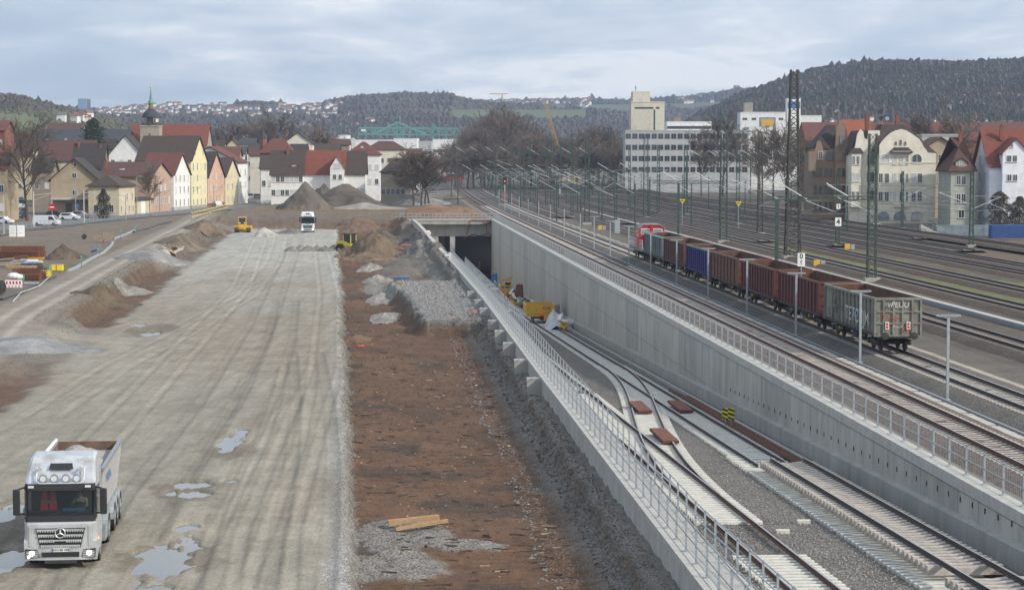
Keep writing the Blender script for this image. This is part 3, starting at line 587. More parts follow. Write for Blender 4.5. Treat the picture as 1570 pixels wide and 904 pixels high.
# trough tracks
def cL(y): return float(WL(y))+3.3
def cR(y): return float(WR(y))-3.0
def tz(y): return float(FL(y))+.10
def tzR(y): return float(FL(y))+.10
track('left trough track of new white sleepers, partly buried in ballast', cL, tz, 46, 420, 'n', rm='rail', bed=None, nind=300, skip=lambda y: 73.2 < y < 80.5 or (142 < y < 400))
track('right trough track leading into the tunnel past the yellow trolley', cR, tz, 99, 430, 'n', rm='raild', bed=None, nind=300, skip=lambda y: 101 < y < 103.5 or 170 < y < 400)
track('raised stack of loose track panels near the right trough wall', lambda y: float(WR(y))-2.75, lambda y: float(FL(y))+.62, 48, 97, 't', rm='raild', bed=None, nind=300, skip=lambda y: 65.5 < y < 67)
def cX(y): t = float(sst(86, 166, y)); return cL(y)*(1-t)+cR(y)*t
track('curved crossover track linking the two trough tracks', cX, lambda y: tz(y)+.012, 88, 164, 'n', rm='rail', bed=None)
slb = empty('sleeper_row', (0, 0, 0), 0, 'row of loose concrete sleepers lying under the raised track panels', 'sleepers'); y = 52.0
while y < 104: inst('sleeper', SL['n'], slb, (float(WR(y))-3.2, y, float(FL(y))+.12+rnd.uniform(-.02, .02)), (0, 0, .07)); y += .6
slab = empty('concrete_slab_track', (0, 0, 0), 0, 'plain concrete slab strips carrying the trough tracks towards the tunnel', 'slab track')
for xf in (cL, cR): swept('track_slab', [(-1.25, .06), (1.25, .06), (1.25, -.3), (-1.25, -.3)], rowsY(145 if xf is cL else 166, 420), xf, FL, M['concrete2'], slab)
# rusty plates, spare rails, pieces on the ballast
def GT(px, py, dz=.1):
    z = -3.0
    for _ in range(12): p = G(px, py, z); z = float(FL(p.y))+dz
    return G(px, py, z)
for px, py, lab in ((981, 624, 'rusty brown steel plate between the crossover rails, farther one'), (1018, 668, 'rusty brown steel plate between the crossover rails, nearer one'), (1043, 623, 'rusty brown slatted plate on the right trough track')):
    p = GT(px, py, .3); MB().box(-.42, .42, -2.6, 2.6, -.05, .10).build('t', M['rust'])
    o = bpy.data.objects['t']; o.name = 'steel_plate'; o.location = p; o.rotation_euler = (0, 0, .07); tag(o, lab, 'steel plate')
for k, off in enumerate((1.35, 1.55, 1.72)):
    o = swept('spare_rail', [(-.07, 0), (-.07, .03), (-.03, .16), (.03, .16), (.07, .03), (.07, 0)], [62+3*k+4*j for j in range(20)], lambda y: float(WR(y))-off, lambda y: FL(y)+.14, M['rust'])
    tag(o, ['rusty spare rail lying at the foot of the right wall, nearest the track', 'rusty spare rail lying at the foot of the right wall, middle one', 'rusty spare rail lying closest to the right wall plinth'][k], 'rail')
for px, py, lab in ((1232, 800, 'white concrete block lying alone in the ballast, farther one'), (1200, 815, 'white concrete block lying alone in the ballast, nearer one')):
    o = MB().box(-.25, .25, -.15, .15, -.05, .09).build('concrete_block', M['sleeper_n']); o.location = GT(px, py, .03); tag(o, lab, 'concrete block')
# ================================================================ FREIGHT TRAIN
def wagon_col(nm, c, wear): return mat(nm, c, .75, .1, n=(1.5, .2), wear=wear, wearscale=1.2, bump=.004)
WC = dict(g=wagon_col('wagon_grey_green', (.20, .20, .17), (.13, .11, .09)), r1=wagon_col('wagon_dark_red', (.12, .036, .032), (.10, .055, .045)), r2=wagon_col('wagon_faded_red', (.13, .048, .036), (.115, .06, .045)), r3=wagon_col('wagon_rust_red', (.14, .055, .04), (.19, .11, .09)),
          b=wagon_col('wagon_blue', (.025, .038, .17), (.05, .05, .13)), br=wagon_col('wagon_brown', (.12, .055, .042), (.09, .05, .04)), s=wagon_col('wagon_slate', (.14, .17, .175), (.10, .12, .12)))
inner = mat('wagon_rusty_inside', (.11, .055, .035), .95, 0, n=(1.2, .3), wear=(.16, .09, .06), wearscale=1)
scrapm = mat('scrap_load', (.13, .11, .10), .9, .2, n=(6, .5), bump=.1, bs=6, coord='World')
axle_me = MB().wheel((-.75, 0, .46), .46, .13, 18).wheel((.75, 0, .46), .46, .13, 18).tube((-.75, 0, .46), (.75, 0, .46), .08, 8).mesh('wheelset', M['dark'])
bog_me = MB().boxc((-.98, 0, .55), (.14, 2.5, .22)).boxc((.98, 0, .55), (.14, 2.5, .22)).boxc((0, 0, .62), (1.9, .4, .25)).boxc((-1.02, -.9, .5), (.16, .4, .35)).boxc((-1.02, .9, .5), (.16, .4, .35)).boxc((1.02, -.9, .5), (.16, .4, .35)).boxc((1.02, .9, .5), (.16, .4, .35)).mesh('bogie', M['dark'])
buf_me = MB().tube((0, 0, 0), (0, -.45, 0), .09, 8).tube((0, -.45, 0), (0, -.52, 0), .23, 12).mesh('buffer', M['dark'])
def text(s, size, m, parent, loc, rot, name='lettering', ext=.004, shear=0, sx=1.0, bold=0.0):
    c = bpy.data.curves.new(name, 'FONT'); c.body = s; c.size = size; c.extrude = ext; c.align_x = 'CENTER'; c.align_y = 'CENTER'; c.shear = shear; c.offset = bold
    c.materials.append(m); q = bpy.data.objects.new(name, c); me = bpy.data.meshes.new_from_object(q); bpy.data.objects.remove(q)
    o = bpy.data.objects.new(name, me); o.location = loc; o.rotation_euler = rot; o.scale = (sx, 1, 1); link(o, parent); return o
tagw = mat('graffiti_white', (.46, .46, .44), .8, n=(3, .3)); tagr = mat('graffiti_red', (.35, .05, .04), .7); tagb = mat('graffiti_blue', (.25, .42, .60), .7)
yfit = mat('worn_yellow', (.35, .24, .05), .7, n=(3, .3))
def wagon(y0, wm, rim, label, nrib=13, L=15.6, load=None, first=False, H=3.28):
    m = WC[wm]; rm_ = WC[rim] if rim in WC else M[rim]
    t = empty('open_freight_wagon', (TR(y0, 9.8), y0, .175), math.atan(.0635), label, 'freight wagon', 'open wagons of the freight train')
    a, b = .62, L-.62; W = 1.36
    for s in (-1, 1):
        mb = MB(); mb.box(*(sorted((s*W, s*(W-.05)))), a, b, 1.12, H); mb.build('side_wall', m, t)
        rib = MB(); x0, x1 = sorted((s*(W+.0), s*(W+.09))); rib.box(x0, x1, -.06, .06, 1.0, H-.1); me = rib.mesh('rib', m)
        for k in range(nrib):
            if first and s < 0 and k in (nrib-3, nrib-2): continue
            inst('rib', me, t, (0, a+.25+(b-a-.5)*k/(nrib-1), 0))
        mb = MB(); mb.box(*(sorted((s*(W-.04), s*(W+.12)))), a-.02, b+.02, H-.14, H+.02); mb.build('top_rail', rm_, t)
        mb = MB(); mb.box(*(sorted((s*(W-.1), s*(W+.06)))), a, b, .95, 1.14); mb.build('sill', M['dark'] if wm != 'b' else m, t)
        for yb in (a, b):
            inst('buffer', buf_me, t, (s*.88, yb-.02 if yb == a else yb+.02, 1.02), (0, 0, 0 if yb == a else math.pi))
    for k, yy_ in enumerate((a, b-.06)):
        e = MB(); e.box(-W, W, yy_, yy_+.06, 1.0, H-.1).build('end_wall', m, t)
        pm = MB(); f = -1 if k == 0 else 1; yo = yy_-.09 if k == 0 else yy_+.06
        for x in (-.88, -.28, .28, .88): pm.box(x-.06, x+.06, yo, yo+.09, 1.0 if abs(x) > .5 else 1.0, H-.12)
        for z in (1.0, 1.75, 2.45): pm.box(-W, W, yo+.01, yo+.08, z-.05, z+.05)
        pm.box(-W-.1, -W+.02, yo, yo+.12, .95, H); pm.box(W-.02, W+.1, yo, yo+.12, .95, H)
        pm.build('end_frame', m, t)
        MB().box(-W-.1, W+.1, yo-.01, yo+.13, H-.13, H+.03).build('top_rail', rm_, t)
        MB().box(-1.25, 1.25, yy_-.05, yy_+.1, .85, 1.02).build('headstock', M['dark'], t)
    MB().box(-W+.05, W-.05, a+.06, b-.06, 1.13, 1.22).build('floor', inner, t)
    lin = MB(); lin.box(-W+.05, -W+.062, a+.06, b-.06, 1.2, H-.02).box(W-.062, W-.05, a+.06, b-.06, 1.2, H-.02).box(-W+.06, W-.06, a+.062, a+.075, 1.2, H-.02).box(-W+.06, W-.06, b-.075, b-.062, 1.2, H-.02)
    lin.build('lining', inner, t)
    u = MB(); u.box(-.25, .25, a+.2, b-.2, .8, 1.1).boxc((-.7, L/2, .65), (.5, 1.4, .4)).boxc((.6, L/2-1, .7), (.4, 1, .35)).tube((.2, L/2-.8, .7), (.2, L/2+.9, .7), .16, 8).bar((-1.1, a+4, .75), (-1.1, b-4, .75), .06); u.build('underframe', M['dark'], t)
    for yb in (a+2.1, b-2.1):
        bg_ = inst('bogie', bog_me, t, (0, yb, 0))
        for d in (-.9, .9): inst('wheelset', axle_me, bg_, (0, d, 0))
    for q in (a+3.9, b-4.3): MB().box(-1.3, -1.1, q, q+.3, .6, .8).build('yellow_fitting', yfit, t)
    if load:
        nx, ny = 12, 60; xs = np.linspace(-W+.07, W-.07, nx); ys = np.linspace(a+.1, b-.1, ny); XX, YY = np.meshgrid(xs, ys); Z = load+.22*fbm(XX*1.6, YY*1.2+y0, 3, 4)
        lo = numesh('scrap_load', np.stack([XX, YY, Z], -1).reshape(-1, 3), gridfaces(ny, nx), scrapm, None, smooth=False)
        lo.location = t.location; lo.rotation_euler = t.rotation_euler; tag(lo, 'grey heap of scrap lying in the '+label.split(' open')[0]+' wagon', 'scrap', kind='stuff')
    return t
specs = [('g', 'g', 'grey-green open wagon with graffiti and red-white tail boards at the end of the train', 14, None),
 ('r1', 'r2', 'dark red open wagon coupled directly ahead of the graffitied grey one', 13, None), ('r1', 'r3', 'dark red open wagon with faded red rim, third from the rear of the train', 13, None),
 ('r3', 'r3', 'rusty red open wagon with pale worn patches right behind the blue one', 9, None), ('b', 's', 'bright blue open wagon in the middle of the train', 12, None),
 ('br', 'r3', 'brown open wagon heaped with scrap between the slate and blue ones', 11, 2.75), ('s', 'galv', 'slate grey open wagon with pale rim coupled to the red locomotive', 9, None)]
wy = 127.0; wagons = []
for i, (wm, rim, lab, nr_, ld) in enumerate(specs):
    wagons.append(wagon(wy, wm, rim, lab, nr_, load=ld, first=(i == 0))); wy += 16.2 if i != 3 else 14.8
    if i == 3: pass
w1 = wagons[0]
text('vPEUU', .46, tagw, w1, (-.02, .50, 2.86), (R(90), 0, 0), 'graffiti', bold=.004, shear=.15)
text('STR', .36, tagr, w1, (-.86, .50, 2.12), (R(90), 0, 0), 'graffiti'); text('ICX', .34, tagr, w1, (-.28+.1, .50, 2.05), (R(90), 0, 0), 'graffiti'); text('XSX', .26, tagw, w1, (-.05, .505, 1.55), (R(90), 0, 0), 'graffiti', sx=1.3); text('CD', .4, tagr, w1, (.5, .505, 1.35), (R(90), 0, 0), 'graffiti')
text('TETCHJM', 1.25, tagw, w1, (-1.462, 5.2, 1.85), (R(90), 0, R(-90)), 'graffiti', sx=1.25, bold=.004); text('EO  J', .6, tagb, w1, (-1.47, 5.0, 2.0), (R(90), 0, R(-90)), 'graffiti', sx=2.0)
for x in (-.68, .62):
    tb = MB().box(-.11, .11, -.03, 0, -.22, .22).build('tail_board', M['white'], w1); tb.location = (x, .50, 1.62)
    MB().box(-.07, .07, -.045, -.03, .02, .17).box(-.07, .07, -.045, -.03, -.17, -.02).build('red_reflector', M['red'], tb)
d = MB(); d.box(-1.47, -1.42, 10.9, 11.0, 1.1, 3.15).box(-1.47, -1.42, 12.4, 12.5, 1.1, 3.15).bar((-1.45, 11, 1.2), (-1.45, 12.4, 3.0), .08, .04).bar((-1.45, 12.4, 1.2), (-1.45, 11, 3.0), .08, .04).box(-1.47, -1.42, 10.9, 12.5, 2.0, 2.1); d.build('side_door', WC['g'], w1)
text('RAIL', .5, tagw, wagons[4], (-1.47, 1.2, 2.4), (R(90), 0, R(-90)), 'lettering')
# locomotive
ly = wy+.1
lc = empty('diesel_locomotive', (TR(ly, 9.8), ly, .175), math.atan(.0635), 'red diesel shunting locomotive with grey roof at the head of the train', 'locomotive')
redl = mat('locomotive_red', (.42, .022, .028), .45, n=(1.5, .12)); greyl = mat('locomotive_grey', (.22, .22, .22), .7, n=(2, .2))
MB().box(-1.5, 1.5, .5, 13.6, 1.0, 1.35).build('frame', greyl, lc)
MB().prism([(-.85, 1.35), (.85, 1.35), (.85, 2.75), (.6, 3.0), (-.6, 3.0), (-.85, 2.75)], 'y', .9, 3.6).build('short_hood', redl, lc)
MB().prism([(-.85, 1.35), (.85, 1.35), (.85, 2.85), (.6, 3.1), (-.6, 3.1), (-.85, 2.85)], 'y', 6.2, 13.0).build('long_hood', redl, lc)
MB().prism([(-1.45, 1.35), (1.45, 1.35), (1.45, 3.55), (.9, 3.95), (-.9, 3.95), (-1.45, 3.55)], 'y', 3.6, 6.2).build('cab', redl, lc)
MB().prism([(-1.52, 3.50), (-.95, 3.93), (.95, 3.93), (1.52, 3.50), (1.52, 3.60), (.95, 4.06), (-.95, 4.06), (-1.52, 3.60)], 'y', 3.45, 6.35).build('cab_roof', greyl, lc)
for x in (-.72, .72):
    wdw = MB().box(x-.52, x+.52, 3.56, 3.59, 2.85, 3.52).build('cab_window', M['white'], lc); MB().box(x-.46, x+.46, 3.54, 3.558, 2.9, 3.47).build('pane', M['glassl'], wdw)
for y_ in (4.2, 5.5): wdw = MB().box(-1.475, -1.455, y_-.4, y_+.4, 2.6, 3.4).build('cab_window', M['white'], lc); MB().box(-1.49, -1.477, y_-.34, y_+.34, 2.66, 3.34).build('pane', M['glassl'], wdw)
MB().box(-.13, .13, 3.42, 3.6, 2.9, 4.0).build('centre_post', redl, lc)
for s in (-1, 1):
    mb = MB()
    for y_ in np.linspace(.7, 3.3, 4): mb.tube((s*1.42, y_, 1.35), (s*1.42, y_, 2.3), .025, 5)
    for y_ in np.linspace(6.5, 13.3, 7): mb.tube((s*1.42, y_, 1.35), (s*1.42, y_, 2.3), .025, 5)
    for z in (1.8, 2.3): mb.tube((s*1.42, .7, z), (s*1.42, 3.3, z), .022, 5).tube((s*1.42, 6.5, z), (s*1.42, 13.3, z), .022, 5)
    mb.build('handrail', M['white'], lc)
    for yb in (.5, 13.6): inst('buffer', buf_me, lc, (s*.88, yb, 1.02), (0, 0, 0 if yb < 5 else math.pi))
MB().box(-1.35, 1.35, 5, 9, .45, 1.0).build('fuel_tank', M['dark'], lc)
for yb in (3.0, 10.8):
    bg_ = inst('bogie', bog_me, lc, (0, yb, 0))
    for d_ in (-1.1, 1.1): inst('wheelset', axle_me, bg_, (0, d_, 0))
# ================================================================ LAMP POSTS
lp_me = MB().boxc((0, 0, 2.1), (.13, .13, 4.2)).boxc((0, 0, .03), (.3, .3, .06)).mesh('pole', M['galvd']); lh_me = MB().boxc((0, 0, 4.28), (1.25, .2, .09)).boxc((0, 0, 4.21), (.9, .14, .05)).mesh('lamp_head', M['galv'])
lls = ['tall T-shaped lamp post standing alone behind the end of the train', 'T-shaped lamp post in front of the tail corner of the grey graffitied wagon', 'T-shaped lamp post in front of the second wagon from the rear', 'T-shaped lamp post in front of the third wagon from the rear',
       'T-shaped lamp post in front of the worn rusty red wagon', 'T-shaped lamp post at the near corner of the blue wagon', 'T-shaped lamp post in front of the brown scrap wagon', 'T-shaped lamp post at the near corner of the slate wagon', 'T-shaped lamp post in front of the red locomotive', 'lamp post just beyond the red locomotive']
for i, lab in enumerate(lls):
    y = 106.5+i*19.4; t = empty('lamp_post', (TR(y, 7.15), y, -.3), .0635, lab, 'lamp post', 'lamp posts along the path beside the train')
    inst('pole', lp_me, t); inst('lamp_head', lh_me, t)
ORD = ['first', 'second', 'third', 'fourth', 'fifth', 'sixth', 'seventh', 'eighth', 'ninth', 'tenth', 'eleventh', 'twelfth', 'thirteenth', 'fourteenth', 'fifteenth', 'sixteenth', 'seventeenth', 'eighteenth', 'nineteenth', 'twentieth']
ORD = ORD+['twenty-'+o for o in ORD[:9]]+['thirtieth']+['thirty-'+o for o in ORD[:9]]+['fortieth']+['forty-'+o for o in ORD[:9]]+['fiftieth']+['fifty-'+o for o in ORD[:9]]
for i in range(9):
    y = 300+i*26; t = empty('lamp_post', (TR(y, 7.15), y, -.3), .0635, ORD[i]+' slim grey lamp post beyond the locomotive in the row between the two tracks', 'lamp post', 'distant lamp posts between the tracks')
    inst('pole', lp_me, t)
# ================================================================ CATENARY MASTS
def lattice(mb, h, w0, d0, w1, d1, n, t=.07, tb=.045):
    def cr(z, i): f = z/h; a = (w0*(1-f)+w1*f)/2; b = (d0*(1-f)+d1*f)/2; return [(-a, -b, z), (a, -b, z), (a, b, z), (-a, b, z)][i]
    for k in range(n):
        z0, z1 = h*k/n, h*(k+1)/n
        for i in range(4):
            j = (i+1) % 4; p, q = (i, j) if k % 2 else (j, i); mb.bar(cr(z0, p), cr(z1, q), tb)
            if k % 2 == 0 and w0 > .8: mb.bar(cr(z0, i), cr(z0, j), tb)
    return cr
def cantilever(t, z, dx, m=None, dy=0):
    s = -1 if dx < 0 else 1; c = MB(); c.tube((0, dy, z-1.7), (dx, dy, z), .05, 6); c.build('cantilever_tube', M['alu'], t)
    MB().tube((0, dy, z+.1), (dx*.95, dy, z+.0), .025, 5).tube((dx*.55, dy, z-.8), (dx*1.15, dy, z-1.75), .02, 5).tube((s*.1, dy, z-1.9), (dx*1.1, dy, z-1.7), .022, 5).build('registration_arm', M['galvd'], t)
def mast(px, py, ty, label, w0, w1, m, dep=None, z=-.3, n=None, cants=(), leg=.08, group='lattice catenary masts in the rail yard'):
    p = G(px, py, z); h = Zat(ty, p.y)-z; t = empty('catenary_mast', p, .0635, label, 'catenary mast', group); dep = dep or w0*.8
    n = n or int(h/ .85); mb = MB(); cr = lattice(mb, h, w0, dep, w1, dep*w1/w0, n, tb=leg*.55); mb.build('bracing', m, t)
    for i in range(4): MB().bar(cr(0, i), cr(h, i), leg).build('leg', m, t)
    MB().boxc((0, 0, .1), (w0+.7, dep+.7, .5)).build('foundation', M['concrete3'], t)
    for (zc, dx) in cants: cantilever(t, zc, dx)
    return t
ML = [
 (1215, 396, 107, 'tallest lattice tower in the yard, dark and tapering, behind the dark red wagons', 1.75, .75, 'mdark', [(8, -3.6)]),
 (1336, 431, 205, 'green lattice mast standing behind the graffitied grey wagon', .80, .70, 'mgreen', [(8.4, -3.8)]),
 (1109, 372, 203, 'broad green double mast behind the blue wagon', .95, .85, 'mgreen', [(9.6, -4.2), (9.2, 4)]),
 (1165, 360, 206, 'dark green mast between the blue wagon and the tall tower', .85, .5, 'mdark', [(8.6, -4.4), (9, 4.2)]),
 (990, 335, 206, 'green mast directly behind the red locomotive cab', .9, .75, 'mgreen', [(8.8, -4.5), (9.6, 4.4)]),
 (944, 343, 262, 'short green mast left of the locomotive', .42, .36, 'mgreen', [(6.6, -4)]),
 (900, 344, 212, 'green twin mast left of the locomotive beside the plateau tracks', .9, .6, 'mgreen', [(8.4, -4.4), (9.4, -4)]),
 (877, 334, 205, 'slim green mast just left of the twin mast', .5, .36, 'mgreen', [(9.5, -4.2)]),
 (847, 328, 214, 'green mast with a dark transformer box halfway up', .85, .6, 'mgreen', [(9.2, -4.6), (8.2, 4)]),
 (838, 318, 208, 'green mast standing close behind the transformer mast', .6, .4, 'mgreen', [(10, -4.4)]),
 (812, 313, 216, 'green mast by the small signal at the far plateau tracks', .5, .4, 'mgreen', [(9, -4.6)]),
 (785, 300, 207, 'far green mast above the signal with the red light', .6, .4, 'mgreen', [(11, -5)]),
 (768, 292, 212, 'far green mast left of the signal', .6, .4, 'mgreen', [(10.6, -5)]),
 (750, 288, 214, 'far green mast at the left end of the yard masts', .6, .4, 'mgreen', [(11, -5)]),
 (934, 312, 196, 'tall plain dark mast in front of the bare wood', .7, .7, 'mdark', []),
 (1009, 330, 222, 'slim green mast right of the red locomotive', .5, .4, 'mgreen', [(9.2, -4.4), (8.6, 4)]),
 (1051, 330, 224, 'green mast in front of the white office block', .8, .6, 'mgreen', [(9, -4.6)]),
 (1131, 345, 238, 'green mast right of the broad double mast', .6, .45, 'mgreen', [(8.4, -4.2)]),
 (1284, 377, 262, 'thin green mast carrying a white number 4 board', .5, .35, 'mgreen', [(6.2, -4.4)]),
 (1489, 379, 262, 'thin green mast at the right near the white house', .5, .35, 'mgreen', [(7.4, -4.6), (6.8, 4)]),
 (1545, 480, 268, 'placeholder', .4, .3, 'mgreen', []),
 (1383, 352, 262, 'thin grey mast in front of the cream gabled house', .35, .3, 'mgreen', [(7, 4)]),
 (704, 268, 236, 'small far green mast at the head of the yard', .5, .4, 'mgreen', [(8, -4)]),
 (735, 276, 205, 'green mast at the far throat of the yard beside the bushes', .6, .4, 'mgreen', [(8, -4), (8, 4)]),
 (860, 300, 222, 'green mast half hidden among the silver arms', .5, .4, 'mgreen', [(9, -4.4), (9, 4.2)]),
 (965, 322, 222, 'slim green mast left of the office block corner', .5, .4, 'mgreen', [(9, -4.4), (9, 4.2)]),
]
masts = {}
for px, py, ty, lab, w0, w1, mm, ct in ML:
    if lab == 'placeholder': continue
    masts[px] = mast(px, py, ty, lab, w0, w1, M[mm], cants=ct, leg=.16 if w0 > 1 else .10, n=26 if w0 > 1 else None)
MB().boxc((.1, -.3, 7.2), (.9, .7, 1.6)).build('transformer_box', M['dark'], masts[847])
MB().boxc((0, -.35, 6.5), (.8, .5, .8)).boxc((.3, -.5, 5.5), (.4, .4, .5)).build('equipment_box', M['dark'], masts[1215])
sg = MB().boxc((0, -.33, 3.3), (.85, .05, 1.15)).boxc((0, -.33, 5.4), (.55, .05, .7)).build('number_board', M['white'], masts[1284]); text('4', 1.0, M['blackp'], masts[1284], (0, -.37, 3.3), (R(90), 0, 0), bold=.02); text('1', .6, M['blackp'], masts[1284], (0, -.37, 5.4), (R(90), 0, 0), bold=.02)
# gantries
def gantry(pxa, pxb, py, Y, label, post_px=()):
    z = Zat(py, Y); xa, xb = X(pxa, Y), X(pxb, Y); t = empty('catenary_gantry', (xa, Y, 0), 0, label, 'gantry', 'green gantry beams over the yard'); L = xb-xa
    MB().box(0, L, -.12, .12, z-.05, z+.05).box(0, L, -.12, .12, z+.28, z+.36).build('beam', M['mgreen'], t)
    mb = MB(); k = 0; x = 0
    while x < L-.5: mb.bar((x, 0, z), (x+.55, 0, z+.3), .05).bar((x+.55, 0, z+.3), (x+1.1, 0, z), .05); x += 1.1
    mb.build('bracing', M['mgreen'], t)
    for q in post_px: MB().box(X(q, Y)-xa-.16, X(q, Y)-xa+.16, -.15, .15, -.35, z-.05).build('post', M['mgreen'], t)
    for k in range(int(L//4.5)):
        xx = 1.5+k*4.5; MB().tube((xx+3, 0, z-.2), (xx, 0, z+1.6), .05, 6).build('cantilever_tube', M['alu'], t)
    return t
gantry(1172, 1340, 306, 207, 'green gantry beam from the mast behind the tail wagon past the tall tower', (1191,))
gantry(690, 800, 233, 640, 'far green gantry beam over the throat of the yard, left', (692, 760, 798)); gantry(800, 905, 236, 560, 'far green gantry beam above the silver arms in mid yard', (803, 903)); gantry(1000, 1112, 281, 298, 'green gantry beam ending at the broad double mast', (1040,)); gantry(905, 992, 262, 435, 'green gantry beam left of the mast behind the locomotive', (918,))
gantry(1050, 1260, 240, 560, 'far gantry beam in front of the bare trees beside the brown house', (1052, 1150, 1258)); gantry(700, 870, 262, 540, 'low green gantry beam beyond the signal', (702, 780, 868))
# overhead wires
for off, y0, lab in ((19.2, 118, 'contact and carrying wire above the track right of the train'), (29.5, 120, 'contact and carrying wire above the first yard track'), (36.4, 130, 'contact and carrying wire above the second yard track'), (44.7, 150, 'contact and carrying wire above the third yard track'), (49.3, 160, 'contact and carrying wire above the fourth yard track'), (61.5, 190, 'contact and carrying wire above the bank track')):
    t = empty('overhead_line', (0, 0, 0), 0, lab, 'overhead wire', 'overhead wires of the yard'); a = MB(); b = MB(); c = MB(); y = y0; S = 62.0
    while y < 800:
        for k in range(6):
            ya, yb = y+S*k/6, y+S*(k+1)/6; f = lambda q: 7.35-.9*(1-(2*(q-y)/S-1)**2); r = .02 if y < 260 else .032
            a.bar((TR(ya, off), ya, 5.75), (TR(yb, off), yb, 5.75), r); b.bar((TR(ya, off), ya, f(ya)), (TR(yb, off), yb, f(yb)), r); c.bar((TR(yb, off), yb, 5.75), (TR(yb, off), yb, f(yb)), .014)
        y += S
    a.build('contact_wire', M['wire'], t); b.build('carrying_wire', M['wire'], t); c.build('dropper', M['wire'], t)
# extra silver cantilevers on slim grey poles across the yard
rr = random.Random(3); polem = MB().tube((0, 0, 0), (0, 0, 7.6), .13, 6, .10).mesh('pole', M['mgreen']); cm = MB().tube((0, 0, 5.9), (-3.3, 0, 7.7), .035, 6).mesh('cantilever_tube', M['alu']); cm2 = MB().tube((0, 0, 7.75), (-3.3, 0, 7.7), .025, 5).tube((0, 0, 5.75), (-3.6, 0, 5.95), .022, 5).mesh('registration_arm', M['galvd'])
for off in (22, 33, 41, 53, 12.5):
    y = 300+rr.uniform(0, 40); ki = 0; rown = {22: 'beside the cable duct', 33: 'on the grassy strip', 41: 'before the paired tracks', 53: 'behind the paired tracks', 12.5: 'beside the train track'}[off]
    while y < 820:
        if abs(y-298) > 25:
            t = empty('catenary_pole', (TR(y, off)+rr.uniform(-.6, .6), y, -.3), .0635, ORD[ki]+' slim green pole with silver arms in the row '+rown, 'catenary pole', 'slim catenary poles with silver arms in the far yard')
            inst('pole', polem, t); inst('cantilever_tube', cm, t); inst('registration_arm', cm2, t)
            if rr.random() < .3: inst('cantilever_tube', cm, t, (0, 0, 0), (0, 0, math.pi)); inst('registration_arm', cm2, t, (0, 0, 0), (0, 0, math.pi))
            ki += 1
        y += rr.uniform(38, 56)
for px, py, Y, L, lab in ((1145, 300, 300, 4.2, 'x'),): pass
# yellow triangular boards, hectometre board, signal
for px, py, lab in ((1046, 350, 'yellow triangular board on a post left of the broad double mast'), (1132, 355, 'yellow triangular board on a post right of the broad double mast')):
    p = G(px, py, -.3); h = Zat(312 if px == 1046 else 316, p.y)+.3; t = empty('marker_board', p, 0, lab, 'sign'); MB().tube((0, 0, 0), (0, 0, h+.4), .05, 6).build('post', M['galvd'], t)
    MB().prism([(-.5, h+.75), (0, h-.1), (.5, h+.75)], 'y', -.08, -.03).build('board', M['yellowb'], t); MB().boxc((0, -.1, h+.5), (.4, .03, .18)).build('black_mark', M['blackp'], t)
p = Vector((TR(158, 15.5), 158, -.3)); p.x = X(1229, 158)
t = empty('hectometre_board', p, 0, 'white board reading 0 over 6 just behind the dark red wagons', 'sign'); h = Zat(398, 158)+.3
MB().boxc((0, 0, h), (.55, .05, 1.0)).build('board', M['white'], t); MB().tube((0, .05, 0), (0, .05, h), .05, 6).build('post', M['galvd'], t)
text('0', .5, M['blackp'], t, (0, -.03, h+.24), (R(90), 0, 0), bold=.012); text('6', .5, M['blackp'], t, (0, -.03, h-.24), (R(90), 0, 0), bold=.012)
p = G(774, 316, -.3); t = empty('railway_signal', p, 0, 'black light signal showing red beside the far plateau tracks', 'signal'); MB().tube((0, 0, 0), (0, 0, 6.2), .07, 6).build('pole', M['white'], t)
sh = MB().boxc((0, -.1, 6.3), (1.0, .3, 1.8)).build('signal_head', M['blackp'], t); MB().tube((0, -.26, 6.1), (0, -.32, 6.1), .13, 8).build('lens', mat('red_signal_lens', (.8, .1, .02), .3, emit=((1, .12, .02), 3)), t)
MB().boxc((-.1, -.05, 2.5), (.45, .05, .9)).build('plate', M['red'], t)
# black and yellow boards by the track stack
for k, (px, lab) in enumerate(((1110, 'black and yellow striped stop board, left one of the pair in the trough'), (1119, 'black and yellow striped stop board, right one of the pair in the trough'))):
    p = GT(px+2, 655, .1); t = empty('stop_board', p, .07, lab, 'sign'); MB().tube((0, 0, 0), (0, 0, .6), .03, 6).build('post', M['galv'], t)
    MB().boxc((0, 0, .78), (.36, .03, .66)).build('board', M['yellowb'], t); mb = MB()
    for q in (.52, .76, 1.0): mb._add([(-.18, -.02, q+.12), (-.18, -.02, q), (.18, -.02, q-.14+.0), (.18, -.02, q-.02)], [(0, 1, 2, 3)])
    mb.build('black_stripe', M['blackp'], t)
